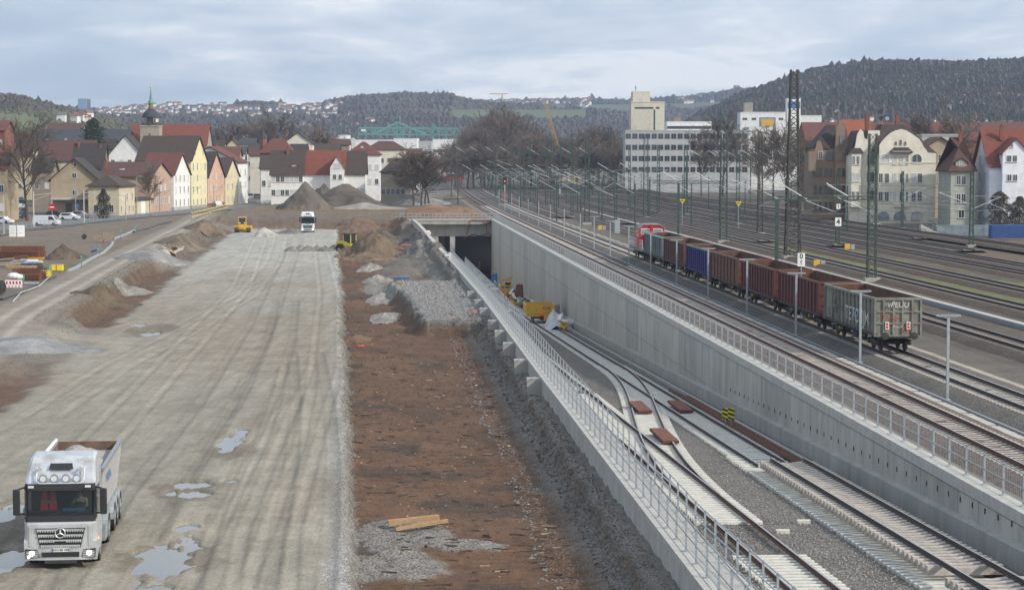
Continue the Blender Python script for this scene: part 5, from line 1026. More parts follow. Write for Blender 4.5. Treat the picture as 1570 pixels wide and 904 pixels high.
# houses behind, facing the camera: (label, px0, px1, Y, base z, eave y, apex y, depth, ridge, wall, roof, win cols, win rows fractions, extras)
BH = [
 ('white gabled house rising behind the pink and beige houses', 168, 219, 560, 238, 208, 13, 'y', 'white', 'dark', (4,), (.80,), {}),
 ('long building with dark slate roof and skylights behind the rooftops', 58, 196, 690, 222, 199, 16, 'x', 'slate', 'slate', (6,), (.8,), dict(sky_=((3, .3, 0), (9, .3, 0), (24, .3, 0)), chim=((26, 8, 19),))),
 ('house with plain brown-red roof at the back beside the dark conifer', 75, 127, 760, 200, 190, 10, 'x', 'grey', 'oldred', (4,), (.7,), dict(chim=((4, 4, 24),))),
 ('row of red roofs half hidden by the large bare tree', 60, 142, 610, 246, 216, 14, 'x', 'beige', 'oldred', (5,), (.7,), dict(chim=((4, 6, 16), (9, 6, 16), (13, 6, 16)))),
 ('dark brown roofed house behind the tan gabled house', 112, 158, 580, 258, 221, 12, 'x', 'umber', 'dark', (3,), (.6,), dict(chim=((1, 5, 17), (7, 5, 16)))),
 ('red roofed house at the left behind the parked cars', 13, 49, 640, 238, 206, 12, 'x', 'beige', 'oldred', (3,), (.25, .6), dict(chim=((4, 5, 17),))),
 ('orange-brown house cut off by the left edge of the picture', -40, 11, 430, 258, 236, 12, 'x', 'tan', 'red', (3,), (.2, .55), {}),
 ('tall red roofed house at the far left edge', -30, 9, 560, 200, 186, 12, 'x', 'redb', 'red', (3,), (.6, .8), {}),
 ('house with long low red roof behind the yellow house', 317, 366, 660, 240, 226, 12, 'x', 'brown', 'red', (4,), (.7,), dict(chim=((3, 4, 17),))),
 ('long white house with dark brown roof and dormers in the centre of town', 416, 465, 570, 267, 232, 12, 'x', 'white', 'brown', (7,), (.32, .75), dict(chim=((4.2, 5, 15),), dorm=(('f', 6.2, 8.1, 5.4, 1.1, 1.8),))),
 ('white house with central gable and red and brown roof', 465, 528, 572, 266, 232, 12, 'x', 'white', 'bright', (7,), (.35,), {}),
 ('white house end with dark brown roof beside the white gabled centre', 526, 560, 573, 266, 233, 12, 'x', 'white', 'brown', (4,), (.35,), {}),
 ('white three storey building with red hipped roof behind the mounds', 531, 583, 610, 237, 217, 13, 'x', 'white', 'red', (5,), (.38, .68), dict(hip=4.5, sky_=((4.5, .5, 0),))),
 ('pale building with low hipped red roof and dormers at the back centre', 561, 622, 680, 229, 216, 12, 'x', 'ivory', 'oldred', (6,), (.72,), dict(hip=4)),
 ('small grey house with dark hipped roof at the edge of the yard', 584, 629, 560, 264, 243, 11, 'x', 'stone', 'dark', (6,), (.35,), dict(hip=3.5, dorm=(('f', 4.5, 5.9, 3.2, .9, 1.2),))),
 ('red mansard house with corner turret above the street', 400, 449, 640, 234, 212, 12, 'x', 'redb', 'red', (4,), (.8, .4), dict(hip=3)),
 ('beige gabled building with dark bay behind the mansard house', 436, 479, 720, 220, 204, 12, 'y', 'ivory', 'dark', (2,), (.8,), dict(chim=((1, 3, 22),))),
 ('narrow grey house at the end of the street beside the parked cars', 381, 400, 760, 232, 221, 12, 'x', 'grey', 'dark', (3,), (.3, .65), {}),
 ('low white house at the street end under a brown roof', 400, 420, 590, 258, 240, 10, 'x', 'white', 'brown', (2,), (.5,), {}),
 ('low red roofed house behind the small grey house', 470, 535, 760, 222, 214, 10, 'x', 'brown', 'oldred', (4,), (.7,), {}),
 ('plain brown house with red roof right of the white gable at the back', 220, 262, 600, 240, 226, 10, 'x', 'brown', 'oldred', (3,), (.7,), {}),
 ('small brown gabled house between the cream house and the green-grey one', 1418, 1464, 450, 226, 212, 10, 'y', 'tan', 'oldred', (3,), (.5, .8), {}),
 ('low brown roofed house left of the tan gabled house', 50, 80, 560, 262, 244, 9, 'x', 'brown', 'dark', (2,), (.5,), {}),
 ('grey gabled house peeping between the white gable and the yellow roof', 205, 232, 590, 232, 222, 9, 'x', 'grey', 'oldred', (2,), (.8,), {}),
 ('dark roofed house right behind the peach orange house', 330, 352, 620, 246, 231, 9, 'y', 'umber', 'dark', (2,), (.8,), {}),
 ('white house with grey roof behind the small yellow house', 352, 376, 700, 236, 226, 9, 'x', 'white', 'slate', (2,), (.8,), {}),
 ('small red roofed house left of the mansard house', 384, 402, 700, 238, 226, 9, 'x', 'ivory', 'oldred', (2,), (.7,), {}),
 ('cream house with dark roof above the long white house', 446, 470, 650, 234, 222, 9, 'x', 'ivory', 'dark', (3,), (.85,), {}),
 ('brown roofed house behind the red roofed house wing', 484, 520, 700, 232, 222, 9, 'x', 'beige', 'brown', (3,), (.85,), {}),
 ('low dark roofed workshop right of the small grey house', 600, 632, 640, 252, 244, 9, 'x', 'stone', 'dark', (3,), (.5,), {}),
 ('long low grey house behind the mound crest', 545, 590, 700, 240, 232, 9, 'x', 'grey', 'slate', (4,), (.8,), {}),
 ('dark brown roof tucked behind the white gabled house', 150, 176, 640, 228, 214, 9, 'x', 'brown', 'dark', (2,), (.8,), {}),
 ('tiled house with chimney at the upper end of the side street', 34, 60, 720, 236, 222, 9, 'y', 'beige', 'oldred', (2,), (.7,), dict(chim=((2, 3, 17),))),
 ('pale house with dark roof just right of the church nave', 322, 344, 800, 226, 216, 9, 'x', 'ivory', 'dark', (2,), (.85,), {}),
 ('red gabled house in the gap right of the church nave', 348, 368, 830, 224, 214, 9, 'y', 'beige', 'oldred', (2,), (.85,), {}),
 ('white house above the street row with slate roof', 368, 392, 820, 222, 213, 9, 'x', 'white', 'slate', (3,), (.85,), {}),
 ('dark roofed house far behind the long white house', 478, 505, 830, 222, 214, 9, 'x', 'grey', 'dark', (3,), (.85,), {}),
 ('low white house with red roof at the far right of the town', 622, 646, 760, 238, 229, 9, 'x', 'white', 'oldred', (3,), (.6,), {}),
 ('red roofed hall far left above the other roofs', 8, 60, 800, 215, 203, 10, 'x', 'brown', 'oldred', (3,), (.7,), {}),
]
for lab, a, b, Y, ey, ay, d, rg, wl, rf, wn, rw_, ex in BH:
    w = (b-a)/F*Y; he = hz(ey, Y); hr = hz(ay, Y)-he; n = wn[0]
    house(lab, X(a, Y), Y, R(2), w, d, he, hr, rg, wl, rf, [('f', [w*(i+.5)/n for i in range(n)], [he*q for q in rw_], 1.0, 1.5, 'mix')], **ex)
# central white gable as a wing of the house with the red roof
Y = 570; t = house('white gabled wing projecting from the red roofed house', X(507, Y), Y-1.0, R(2), 21/F*Y, 6, hz(257, Y), hz(240, Y)-hz(257, Y), 'y', 'white', 'bright', [('f', [1.8], [hz(258, Y)], 1.8, 1.3, shut), ('f', [1.2, 2.7], [hz(275, Y)], .9, 1.3)], cat='house wing', oh=.25)
# turret
Y = 645; tt = empty('turret', (X(405, Y), Y-.5, -1.25), 0, 'slim red turret with pointed grey spire at the corner of the mansard house', 'turret'); zt_ = hz(212, Y)
MB().tube((0, 0, 0), (0, 0, zt_), 1.1, 8).build('shaft', WM['redb'], tt); MB().lathe([(1.35, zt_), (.9, zt_+.9), (.45, zt_+1.8), (.2, zt_+2.6), (.05, hz(193, Y))], 8).build('spire', RM['slate'], tt)
# ---------------- church
Y = 700; sc_ = Y/F
ch = empty('church', (X(231, Y), Y, -1.25), 0, 'old church with stone tower, dark bell dome and thin green spire', 'church')
copper = mat('green_copper', (.12, .26, .21), .6, n=(2, .2)); hw = 14.5*sc_; zb1, zb2 = hz(192, Y), hz(180, Y)
MB().box(-hw, hw, 0, 2*hw, 0, zb1).build('tower', WM['stone'], ch); MB().box(-hw-.2, hw+.2, -.2, 2*hw+.2, zb1-.5, zb1-.1).build('cornice', WM['stone'], ch)
cc = (0, hw, 0)
MB().lathe([(hw*1.12, zb1-.1), (hw*.80, zb1+1.0)], 8, cc).build('tower_roof', RM['dark'], ch)
MB().lathe([(hw*.78, zb1+.6), (hw*.78, zb2+.2)], 8, cc).build('belfry', WM['ivory'], ch)
MB().lathe([(hw*1.0, zb2), (hw*.98, zb2+.3), (hw*.80, zb2+1.4), (hw*.72, zb2+1.9), (hw*.6, hz(170, Y)), (hw*.28, hz(166, Y))], 10, cc).build('bell_dome', RM['slate'], ch, smooth=True)
MB().lathe([(hw*.26, hz(167, Y)), (hw*.26, hz(158, Y))], 8, cc).build('lantern', WM['umber'], ch)
MB().lathe([(hw*.36, hz(158, Y)), (hw*.30, hz(156, Y)), (hw*.16, hz(152, Y)), (hw*.10, hz(146, Y)), (.05, hz(134, Y)), (.04, hz(129, Y))], 8, cc).build('spire', copper, ch)
MB().sphere((0, hw, hz(133, Y)), .35).build('gilt_ball', M['yellowb'], ch)
MB().boxc((0, -.05, (zb1+zb2)/2+.4), (2.2, .1, 2.2)).build('clock_face', M['dark'], ch).location = (0, hw*.22, 0)
for x, z in ((-1.6, hz(186, Y)), (1.6, hz(186, Y)), (0, hz(208, Y))): window(ch, (x, hw*.2 if z > zb1 else -.02, z-.6), 0, .7, 1.4, WM['stone'], M['glass'], True)
Yn = 706; wn_ = (317-198)/F*Yn; nv = house('church nave with long red tiled roof beside the stone tower', X(198, Yn), Yn, R(1), wn_, 16, hz(222, Yn), hz(191, Yn)-hz(222, Yn), 'x', 'stone', 'bright', [('f', [3, 15, 18, 21], [hz(240, Yn)], 1, 3, M['glass'], True)], cat='church nave')
# ---------------- white silo, offices and industrial blocks
def block(label, a, b, Y, ty, depth, wall, cat='office building', rows=0, cols=0, wh=1.6, ww=2.2, z0=-1.25, rot=0.0, r0=.12, parapet=True, name='office_building', group=None):
    w = (b-a)/F*Y; h = Zat(ty, Y)-z0; t = empty(name, (X(a, Y), Y, z0), rot, label, cat, group); MB().box(0, w, 0, depth, 0, h).build('wall', WM[wall], t)
    if parapet: MB().box(-.15, w+.15, -.15, depth+.15, h-.02, h+.35).build('parapet', WM[wall], t)
    for i in range(rows):
        z = h*(r0+(1-r0)*(i+.3)/rows)
        for j in range(cols):
            q = w*(j+.5)/cols; a_, b_ = win_me(ww, wh, WM['concretew'] if wall != 'white' else frm, M['glass'], False, False); o = inst('window', a_, t, (q, -.012, z)); inst('pane', b_, o)
    return t
Y = 760
block('white office block with long bands of dark windows in front of the silo', 958, 1146, Y, 201, 16, 'concretew', rows=4, cols=19, ww=1.85, wh=1.9, r0=.28)
t = block('upper white storey with roof boxes on top of the office block', 1022, 1090, Y+10, 188, 12, 'white', rows=0, cat='penthouse', name='penthouse', z0=Zat(201, Y)+.35)
MB().boxc((4, 3, Zat(188, Y+10)-t.location.z+1), (2.5, 3, 1.8)).build('roof_box', WM['umber'], t); MB().boxc((11, 3, Zat(188, Y+10)-t.location.z+1.2), (3, 3, 2.4)).build('roof_box', WM['slate'], t); MB().box(0, 16, -.03, 0, .5, 1.6).build('window_band', M['glass'], t)
Ys = 900; t = block('tall cream grain silo with narrow window band under the roof', 967, 1018, Ys, 157, 14, 'ivory', cat='silo', name='silo'); h2 = Zat(140, Ys)+1.25; h1 = Zat(157, Ys)+1.25
MB().box(.7, 8.0, .5, 13, h1, h2).build('upper_tower', WM['ivory'], t); zb = Zat(166, Ys)+1.25
MB().box(1.5, 9.4, -.05, 0, zb-.3, zb+.5).box(10.4, 12.0, -.05, 0, zb-.3, zb+.5).build('window_band', M['glass'], t); MB().box(9.5, 10.2, -.05, 0, 8, zb-.6).build('stair_windows', M['glass'], t)
for k in range(9): MB().box(.6+k*1.0, .66+k*1.0, -.08, 0, 4, zb-1).build('pilaster', WM['ivory'], t)
MB().tube((2, 3, h2), (2, 3, h2+2.5), .12, 5).tube((1.5, 3, h2+1.5), (2.6, 3, h2+1.5), .08, 5).build('antenna', M['dark'], t)
t = block('white flat building with a blue and yellow mural on its side', 1134, 1203, 1000, 173, 14, 'white', rows=3, cols=5, ww=2.2, wh=1.2, r0=.55)
ww_ = 69/F*1000; zt_ = Zat(180, 1000)+1.25; MB().box(ww_*.42, ww_*.78, -.08, -.03, zt_-4.6, zt_).build('mural', tm['blue'], t); MB().box(ww_*.45, ww_*.75, -.12, -.09, zt_-4.2, zt_-.7).build('mural_picture', M['yellow'], t)
t = block('slender white tower with blue top right of the mural building', 1206, 1226, 1010, 152, 8, 'white', cat='tower', name='tower', rows=0); MB().box(.1, 6, -.1, -.02, Zat(166, 1010)+1.25, Zat(156, 1010)+1.25).build('blue_panel', tm['blue'], t)
block('grey transmitter tower building behind the mural building', 1140, 1153, 1400, 158, 8, 'stone', cat='tower', name='tower'); block('long low white building with blue strip below the wooded hill', 1226, 1258, 1050, 178, 14, 'white', rows=1, cols=6, ww=1.4, wh=1.2, r0=.6)
block('pale low office behind the bare trees right of the office block', 1147, 1205, 800, 196, 12, 'white', rows=2, cols=6, ww=1.3, wh=1.5, r0=.4)
Yf = 620; t = house('very long factory hall with red roof behind the right-hand houses', X(1236, Yf), Yf, R(-2), (1570-1236)/F*Yf+18, 26, hz(216, Yf), hz(188, Yf)-hz(216, Yf), 'x', 'redb', 'red', [('f', [6+6*i for i in range(10)], [3.0], 2.4, 2.2)], chim=((38, 10, 14), (29, 10, 14), (56, 10, 14)), cat='factory hall', name='factory_hall')
t = house('orange-red tiled roof directly behind the brown ornate house', X(1290, 560), 560, R(-3), 7.4, 12, hz(212, 560), hz(185, 560)-hz(212, 560), 'x', 'stone', 'orange', [], chim=((6.3, 5, 19.2),))
block('low grey metal roofed shed between the cream and red roofed houses', 1412, 1470, 470, 208, 10, 'grey', cat='shed', name='shed', z0=-1.3)
# ---------------- ornate houses at the right
Y = 384; z0 = -1.4; S_ = F/Y
def facade_house(label, a, b, Y, depth, outline, wall, base_y=362, name='house', th=.5):
    t = empty(name, (X(a, Y), Y, z0), 0, label, 'house'); zz_ = lambda py: Zat(py, Y)-z0; xx_ = lambda px: X(px, Y)-X(a, Y); p = [(xx_(px), zz_(py) if py else 0) for px, py in outline]
    MB().prism(p, 'y', 0, th).build('facade', WM[wall], t); return t, xx_, zz_
t, xx, zz = facade_house('large cream house with curved baroque gable and arched windows', 1347, 1434, Y, 13, [(1347, 0), (1433.5, 0), (1433.5, 235), (1421, 234), (1419, 230), (1414.5, 225), (1412, 219), (1408, 213.5), (1402, 209), (1396, 205), (1388, 200), (1380, 198), (1372, 200), (1364, 204), (1356, 211), (1350, 218), (1347, 223)], 'cream')
MB().box(0, xx(1433.5)-.02, .5, 13, 0, zz(236)).build('wall', WM['cream'], t)
MB()._add([(-1.2, .5, zz(236)), (xx(1437), .5, zz(236)), (xx(1437), 14, zz(236)), (-1.2, 14, zz(236)), (xx(1357), 4.5, zz(190)), (xx(1392), 4.5, zz(190)), (xx(1392), 9.5, zz(190)), (xx(1357), 9.5, zz(190))], [(0, 3, 2, 1), (4, 5, 6, 7), (0, 1, 5, 4), (1, 2, 6, 5), (2, 3, 7, 6), (3, 0, 4, 7)]).build('roof', RM['brown'], t)
for px in (1337, 1384): MB().box(xx(px)-.35, xx(px)+.35, 6, 7, zz(210), zz(175)).build('chimney', WM['redb'], t)
mb = MB(); mb.tube((xx(1356), 6, zz(190)), (xx(1356), 6, zz(172)), .06, 5).tube((xx(1360), 6, zz(190)), (xx(1360), 6, zz(176)), .05, 5).build('antenna_mast', M['galv'], t)
for px, py, r_ in ((1357, 170, .42), (1358, 180, .4), (1367, 181, .38)): MB().tube((xx(px), 5.9, zz(py)), (xx(px), 5.7, zz(py)), r_, 14).build('satellite_dish', M['dark'] if px < 1360 else M['galvd'], t)
for py in (249, 283, 311, 337): MB().box(-.05, xx(1433.5)+.05, -.10, 0, zz(py)-.12, zz(py)+.06).build('string_course', WM['cream'], t)
MB().box(-.1, xx(1433.5)+.1, -.14, 0, 0, zz(342)).build('base', WM['stone'], t)
for px, arch_g in ((1354.5, shut), (1404.5, M['glass'])): window(t, (xx(px)+.0, -.012, zz(251)), 0, 1.75, 1.75, None, arch_g, True)
for px in (1371, 1381, 1390): window(t, (xx(px), -.012, zz(252)), 0, .62 if px != 1390 else .4, 1.5, None, shut if px != 1390 else M['glass'])
for px in (1372, 1379.5, 1386.5): window(t, (xx(px), -.012, zz(222.5)), 0, .35, .65 if px != 1379.5 else .95, WM['stone'], M['glass'], True)
for r_, py in enumerate((280, 308)):
    for px, ww_, g in ((1349.5, .75, M['glass']), (1359, .75, M['glass']), (1371, .6, shut), (1381, .6, M['glass']), (1390, .4, M['glass']), (1400, .8, shut if r_ == 0 else M['glass']), (1409.5, .8, M['glass'])): window(t, (xx(px), -.012, zz(py)), 0, ww_, 1.65, None, g)
for px in (1354, 1379, 1405): window(t, (xx(px), -.16, zz(337)), 0, 2.1 if px != 1405 else 1.9, 1.5, WM['stone'], M['glassl'] if px != 1405 else shut, True)
bay = MB().prism([(xx(1363), 0), (xx(1366), -.8), (xx(1393), -.8), (xx(1396), 0)], 'z', zz(234), zz(233)+.2).build('bay_cornice', WM['stone'], t); MB()._add([(xx(1362), -.9, zz(234)), (xx(1398), -.9, zz(234)), (xx(1398), 0, zz(234)), (xx(1362), 0, zz(234)), (xx(1369), 0, zz(226)), (xx(1391), 0, zz(226))], [(0, 1, 5, 4), (1, 2, 5), (3, 0, 4), (0, 3, 2, 1)]).build('bay_roof', RM['dark'], bay)
MB().box(xx(1370), xx(1392), -.7, 0, zz(317), zz(313)).build('balcony_slab', WM['cream'], t)
# its left wing
t, xx, zz = facade_house('cream side wing with stepped gable and bay left of the large cream house', 1302, 1348, Y+3, 12, [(1302, 0), (1347.5, 0), (1347.5, 200), (1330, 200), (1329, 214), (1324, 212), (1322, 202), (1318, 198), (1313, 206), (1310, 224), (1306, 235), (1302, 240)], 'cream')
MB().box(0, xx(1347.5), .5, 11, 0, zz(238)).build('wall', WM['cream'], t); MB()._add([(-.4, .5, zz(236)), (5.6, .5, zz(236)), (5.6, 11, zz(236)), (-.4, 11, zz(236)), (xx(1318), .5, zz(200)), (5.6, .5, zz(199)), (5.6, 11, zz(199)), (xx(1318), 11, zz(200))], [(0, 3, 2, 1), (4, 5, 6, 7), (0, 1, 5, 4), (1, 2, 6, 5), (2, 3, 7, 6), (3, 0, 4, 7)]).build('roof', RM['brown'], t)
MB().prism([(xx(1300), 0), (xx(1303), -1.2), (xx(1318), -1.2), (xx(1321), 0)], 'z', zz(317), zz(235)).build('bay', WM['cream'], t); MB()._add([(xx(1299), -1.4, zz(235)), (xx(1322), -1.4, zz(235)), (xx(1322), 0, zz(235)), (xx(1299), 0, zz(235)), (xx(1306), 0, zz(227)), (xx(1318), 0, zz(227))], [(0, 1, 5, 4), (1, 2, 5), (3, 0, 4), (0, 3, 2, 1)]).build('bay_roof', RM['dark'], t)
for py in (252, 278, 306):
    for px in (1306, 1313): window(t, (xx(px), -1.22, zz(py)), 0, .5, 1.5, None, shut if py == 278 else M['glass'])
    window(t, (xx(1334), -.02, zz(py)), 0, 1.2, 1.6, frd, M['glass'])
# brown ornate house
t, xx, zz = facade_house('brown ornate house with tall pointed gable tower left of the cream house', 1246, 1299, Y+8, 12, [(1246, 0), (1299, 0), (1299, 226), (1297, 200), (1294, 190), (1289, 187), (1284, 190), (1281, 200), (1279, 228), (1262, 232), (1257, 216), (1252, 216), (1247, 236)], 'umber')
MB().box(0, xx(1299)-.01, .5, 12, 0, zz(236)).build('wall', WM['umber'], t); MB()._add([(0, .3, zz(226)), (xx(1281), .3, zz(230)), (xx(1281), 10, zz(230)), (0, 10, zz(226)), (xx(1272), 3, zz(191)), (xx(1283), 3, zz(191)), (xx(1283), 6, zz(191)), (xx(1272), 6, zz(191))], [(0, 3, 2, 1), (4, 5, 6, 7), (0, 1, 5, 4), (1, 2, 6, 5), (2, 3, 7, 6), (3, 0, 4, 7)]).build('roof', RM['dark'], t)
MB().box(xx(1279), xx(1299), -.5, 0, zz(318), zz(232)).build('tower_bay', WM['brick'], t); MB().box(xx(1278), xx(1300), -.7, 0, zz(247), zz(233)).build('timber_gallery', WM['umber'], t)
for py in (270, 296, 322):
    for px in (1250, 1257, 1266, 1273): window(t, (xx(px), -.012, zz(py)), 0, .5, 1.4, frd, M['glass'])
    for px in (1285, 1292): window(t, (xx(px), -.52, zz(py)), 0, .5, 1.4, frd, M['glass'])
window(t, (xx(1288.5), -.012, zz(222)), 0, .55, 1.6, frd, M['glassl']); window(t, (xx(1257), -.012, zz(244)), 0, .8, 1.4, frm, M['glass']); window(t, (xx(1271), -.012, zz(246)), 0, 1.1, 1.8, frd, M['glass'])
mb = MB(); mb.box(-1.0, .4, -1, .5, zz(262), zz(232)).build('corner_oriel', WM['umber'], t)
# green-grey house with big red roof
Y = 372; zg_ = -1.4; H_ = lambda py: Zat(py, Y)-zg_
t = house('pale green-grey house with steep dark red roof and double dormer', X(1457, Y), Y, R(0), 35/F*Y, 11, H_(262), H_(210)-H_(262), 'x', 'green', 'oldred', [('f', [1.35, 2.25], [H_(279+4), H_(307+4)], .75, 1.6), ('f', [1.9], [H_(334)], 1.0, 1.4), ('l', [2.5, 5.5, 8.5], [H_(281), H_(309)], .8, 1.5, M['glass'])], zg=zg_, chim=((2.6, 5, H_(203)),), dorm=(('f', 1.9, H_(262)+.4, 2.0, 1.0, .4),), oh=.5, hip=3.2)
# white house at right edge
t = house('bright white house with red roof at the right edge of the picture', X(1516, Y-2), Y-2, R(0), 11, 12, H_(253), H_(201)-H_(253), 'x', 'bluew', 'bright', [('f', [3.1, 4.2], [H_(278), H_(316)], .7, 1.3), ('l', [3.5, 7.5], [H_(252), H_(278), H_(306), H_(332)], .8, 1.5)], zg=zg_, chim=((2.9, 4, H_(196)),), oh=.5)
t2 = house('white front gable with small attic window on the right-edge house', X(1537, Y-4), Y-3.4, 0, 4.6, 6, H_(235), H_(214)-H_(235), 'y', 'bluew', 'bright', [('f', [1.1, 2.1], [H_(248)], .75, 1.1), ('f', [1.2, 2.2], [H_(277)], .75, 1.1), ('f', [1.6], [H_(226)], .4, .6)], zg=zg_, cat='house wing', oh=.3)
# ================================================================ HILLS
def hill(name, prof, Yf, Yr, Yb, colr, seed, base_z=-2, rough=6, treecol=None, gap=None, fields=(), shape=1.0, npx=700):
    """terrain rising from Yf to its ridge at Yr, then falling behind; prof = ridge outline (column, row) seen from the bridge"""
    xs = np.linspace(prof[0][0], prof[-1][0], npx); rz = np.interp(xs, [a for a, b in prof], [b for a, b in prof]); rzh = CH+(213-(rz+0-26.0)*1.0+0)*0
    top = np.array([Zat(v, Yr) for v in rz]); u = (xs-785)/F
    ny = 90; tt_ = np.concatenate([np.linspace(0, 1, ny), [1.2, 1.6, 2.2]]); Ys = np.where(tt_ <= 1, Yf+(Yr-Yf)*tt_, Yr+(Yb-Yr)*(tt_-1)/1.2)
    XX = u[None]*Ys[:, None]; YY = np.repeat(Ys[:, None], npx, 1)
    up = np.where(tt_ <= 1, np.sin(np.clip(tt_, 0, 1)*math.pi/2)**shape, 1-.35*(tt_-1)); Z = base_z+(top[None]-base_z)*up[:, None]
    nb = fbm(XX*.004+seed, YY*.004, seed, 5); Z = Z+rough*nb*(np.minimum(1, (1-np.abs(tt_-1)).clip(0, 1)*3)*np.minimum(1, tt_*5))[:, None]*np.where(tt_ >= .97, .25, 1)[:, None]
    c = np.broadcast_to(np.array(colr), XX.shape+(3,))*(1+.35*fbm(XX*.01, YY*.006, seed+5, 4))[..., None]
    sx = 785+u*F
    for (fx0, fx1, fy0, fy1, fc) in fields:
        pyy = 239-(Z-CH)/YY*F; m = sst(fx0-10, fx0+10, sx[None]+0*pyy)*(1-sst(fx1-12, fx1+12, sx[None]+0*pyy))*sst(fy0-2, fy0+1, pyy+2*nb)*(1-sst(fy1-1, fy1+2, pyy+3*nb)); c = mixc(c, np.array(fc)*(1+.25*nb)[..., None], m)
    V = np.stack([XX, YY, Z], -1).reshape(-1, 3)
    k = np.zeros((len(V), 3)); o = numesh(name, V, gridfaces(len(tt_), npx), GM, None, c.clip(.01, .9).reshape(-1, 3), k); tag(o, kind='structure')
    return dict(u=u, Ys=Ys[:ny], Z=Z[:ny], c=c)
def scatter_blobs(name, H, n, r0, r1, m, seed, pxr=None, pyr=None, excl=(), tall=1.0):
    """thousands of small crowns on a hillside as one mesh"""
    g = np.random.RandomState(seed); i = g.randint(2, len(H['Ys']), n); j = g.randint(0, len(H['u']), n)
    y = H['Ys'][i]; x = H['u'][j]*y; z = H['Z'][i, j]; px = 785+H['u'][j]*F; py = 239-(z-CH)/y*F; ok = np.ones(n, bool)
    if pxr: ok &= (px > pxr[0]) & (px < pxr[1])
    if pyr: ok &= (py > pyr[0]) & (py < pyr[1])
    for (a, b, c, d) in excl: ok &= ~((px > a) & (px < b) & (py > c) & (py < d))
    ok &= fbm(x*.006, y*.004, seed, 3) > -.35
    x, y, z = x[ok], y[ok], z[ok]; n = len(x); r = g.uniform(r0, r1, n)*(1+.6*(g.rand(n) > .9)); h = r*tall*g.uniform(.8, 1.5, n)
    b = np.array([(1, 0, 0), (0, 1, 0), (-1, 0, 0), (0, -1, 0), (.0, .0, 1), (.6, .6, .6), (-.6, .5, .65), (0, -.7, .7)]); fc = np.array([(0, 1, 5), (1, 2, 6), (2, 3, 7), (3, 0, 7), (0, 5, 7), (5, 4, 7), (5, 1, 6), (5, 6, 4), (6, 2, 7), (6, 7, 4)])
    jit = 1+g.uniform(-.25, .25, (n, 8, 1)); V = np.stack([x, y, z-.1*h], -1)[:, None]+b[None]*jit*np.stack([r, r, h], -1)[:, None]
    Fq = (np.arange(n)[:, None, None]*8+fc[None]).reshape(-1, 3); o = numesh(name, V.reshape(-1, 3), Fq, m, smooth=False); tag(o, kind='stuff'); return o
woodm = mat('bare_wood_far', (.060, .047, .036), .95, n=(.03, .7), coord='World', wear=(.030, .038, .020), wearscale=.008, bump=.5, bs=.5)
woodm2 = mat('dark_evergreen_far', (.030, .040, .022), .95, n=(.02, .4), coord='World'); shrubm = mat('garden_shrubs_far', (.075, .072, .035), .95, n=(.03, .5), coord='World')
Hr = hill('wooded_hill', [(1000, 215), (1040, 198), (1090, 172), (1130, 153), (1170, 139), (1215, 123), (1260, 112), (1300, 105), (1340, 101), (1380, 99), (1450, 98), (1500, 96), (1570, 94), (1700, 92), (1950, 96)], 1500, 2300, 3000, (.055, .046, .032), 5, rough=10, fields=((1380, 1600, 135, 160, (.11, .12, .05)), (1250, 1560, 160, 195, (.12, .11, .06))))
Hm = hill('far_ridge', [(-200, 170), (0, 168), (150, 171), (230, 168), (300, 167), (400, 165), (480, 166), (520, 159), (560, 153), (620, 150), (690, 151), (712, 157), (760, 163), (830, 165), (900, 172), (1000, 178)], 2300, 3700, 4600, (.05, .045, .034), 9, rough=10, fields=((690, 960, 170, 182, (.095, .11, .055)),))
Hp = hill('distant_plateau', [(600, 175), (690, 160), (760, 161), (860, 159), (900, 157), (960, 157), (1050, 153), (1100, 147), (1140, 143), (1200, 143), (1300, 150)], 3200, 4700, 5600, (.05, .046, .035), 13, rough=8, fields=((680, 1010, 163, 178, (.095, .11, .055)), (880, 1130, 158, 168, (.09, .105, .055))))
Hl = hill('vineyard_hill', [(-500, 110), (-200, 128), (-60, 141), (0, 148), (30, 152), (60, 159), (100, 169), (150, 182), (220, 198), (300, 216), (360, 236)], 1300, 1900, 2500, (.10, .105, .062), 17, rough=6, fields=((-100, 75, 172, 200, (.13, .15, .07)),))
scatter_blobs('hill_woodland', Hr, 60000, 1.7, 3.0, woodm, 3, tall=1.2, pyr=(60, 185)); scatter_blobs('hill_pale_woodland', Hr, 16000, 1.7, 3.2, mat('pale_bare_wood_far', (.080, .066, .050), .95, n=(.01, .5), coord='World'), 13, tall=1.2, pyr=(60, 190)); scatter_blobs('ridge_pale_woodland', Hm, 12000, 2.6, 4.6, mat('pale_bare_wood_far', (.125, .105, .08)), 15, excl=((690, 900, 168, 184), (150, 520, 160, 178))); scatter_blobs('hill_evergreens', Hr, 2600, 1.5, 3.4, woodm2, 4, tall=1.6); scatter_blobs('hill_gardens', Hr, 14000, 1.2, 2.4, shrubm, 6, pyr=(135, 230)); scatter_blobs('ridge_woodland', Hm, 40000, 2.6, 4.6, woodm, 5, excl=((690, 900, 168, 184), (150, 520, 160, 178)))
scatter_blobs('plateau_woodland', Hp, 18000, 3, 5.5, woodm, 6, excl=((680, 1010, 161, 180),)); scatter_blobs('vineyard_scrub', Hl, 9000, 1.0, 2.2, shrubm, 7); scatter_blobs('vineyard_woodland', Hl, 16000, 1.5, 2.8, woodm, 8, pyr=(100, 171))
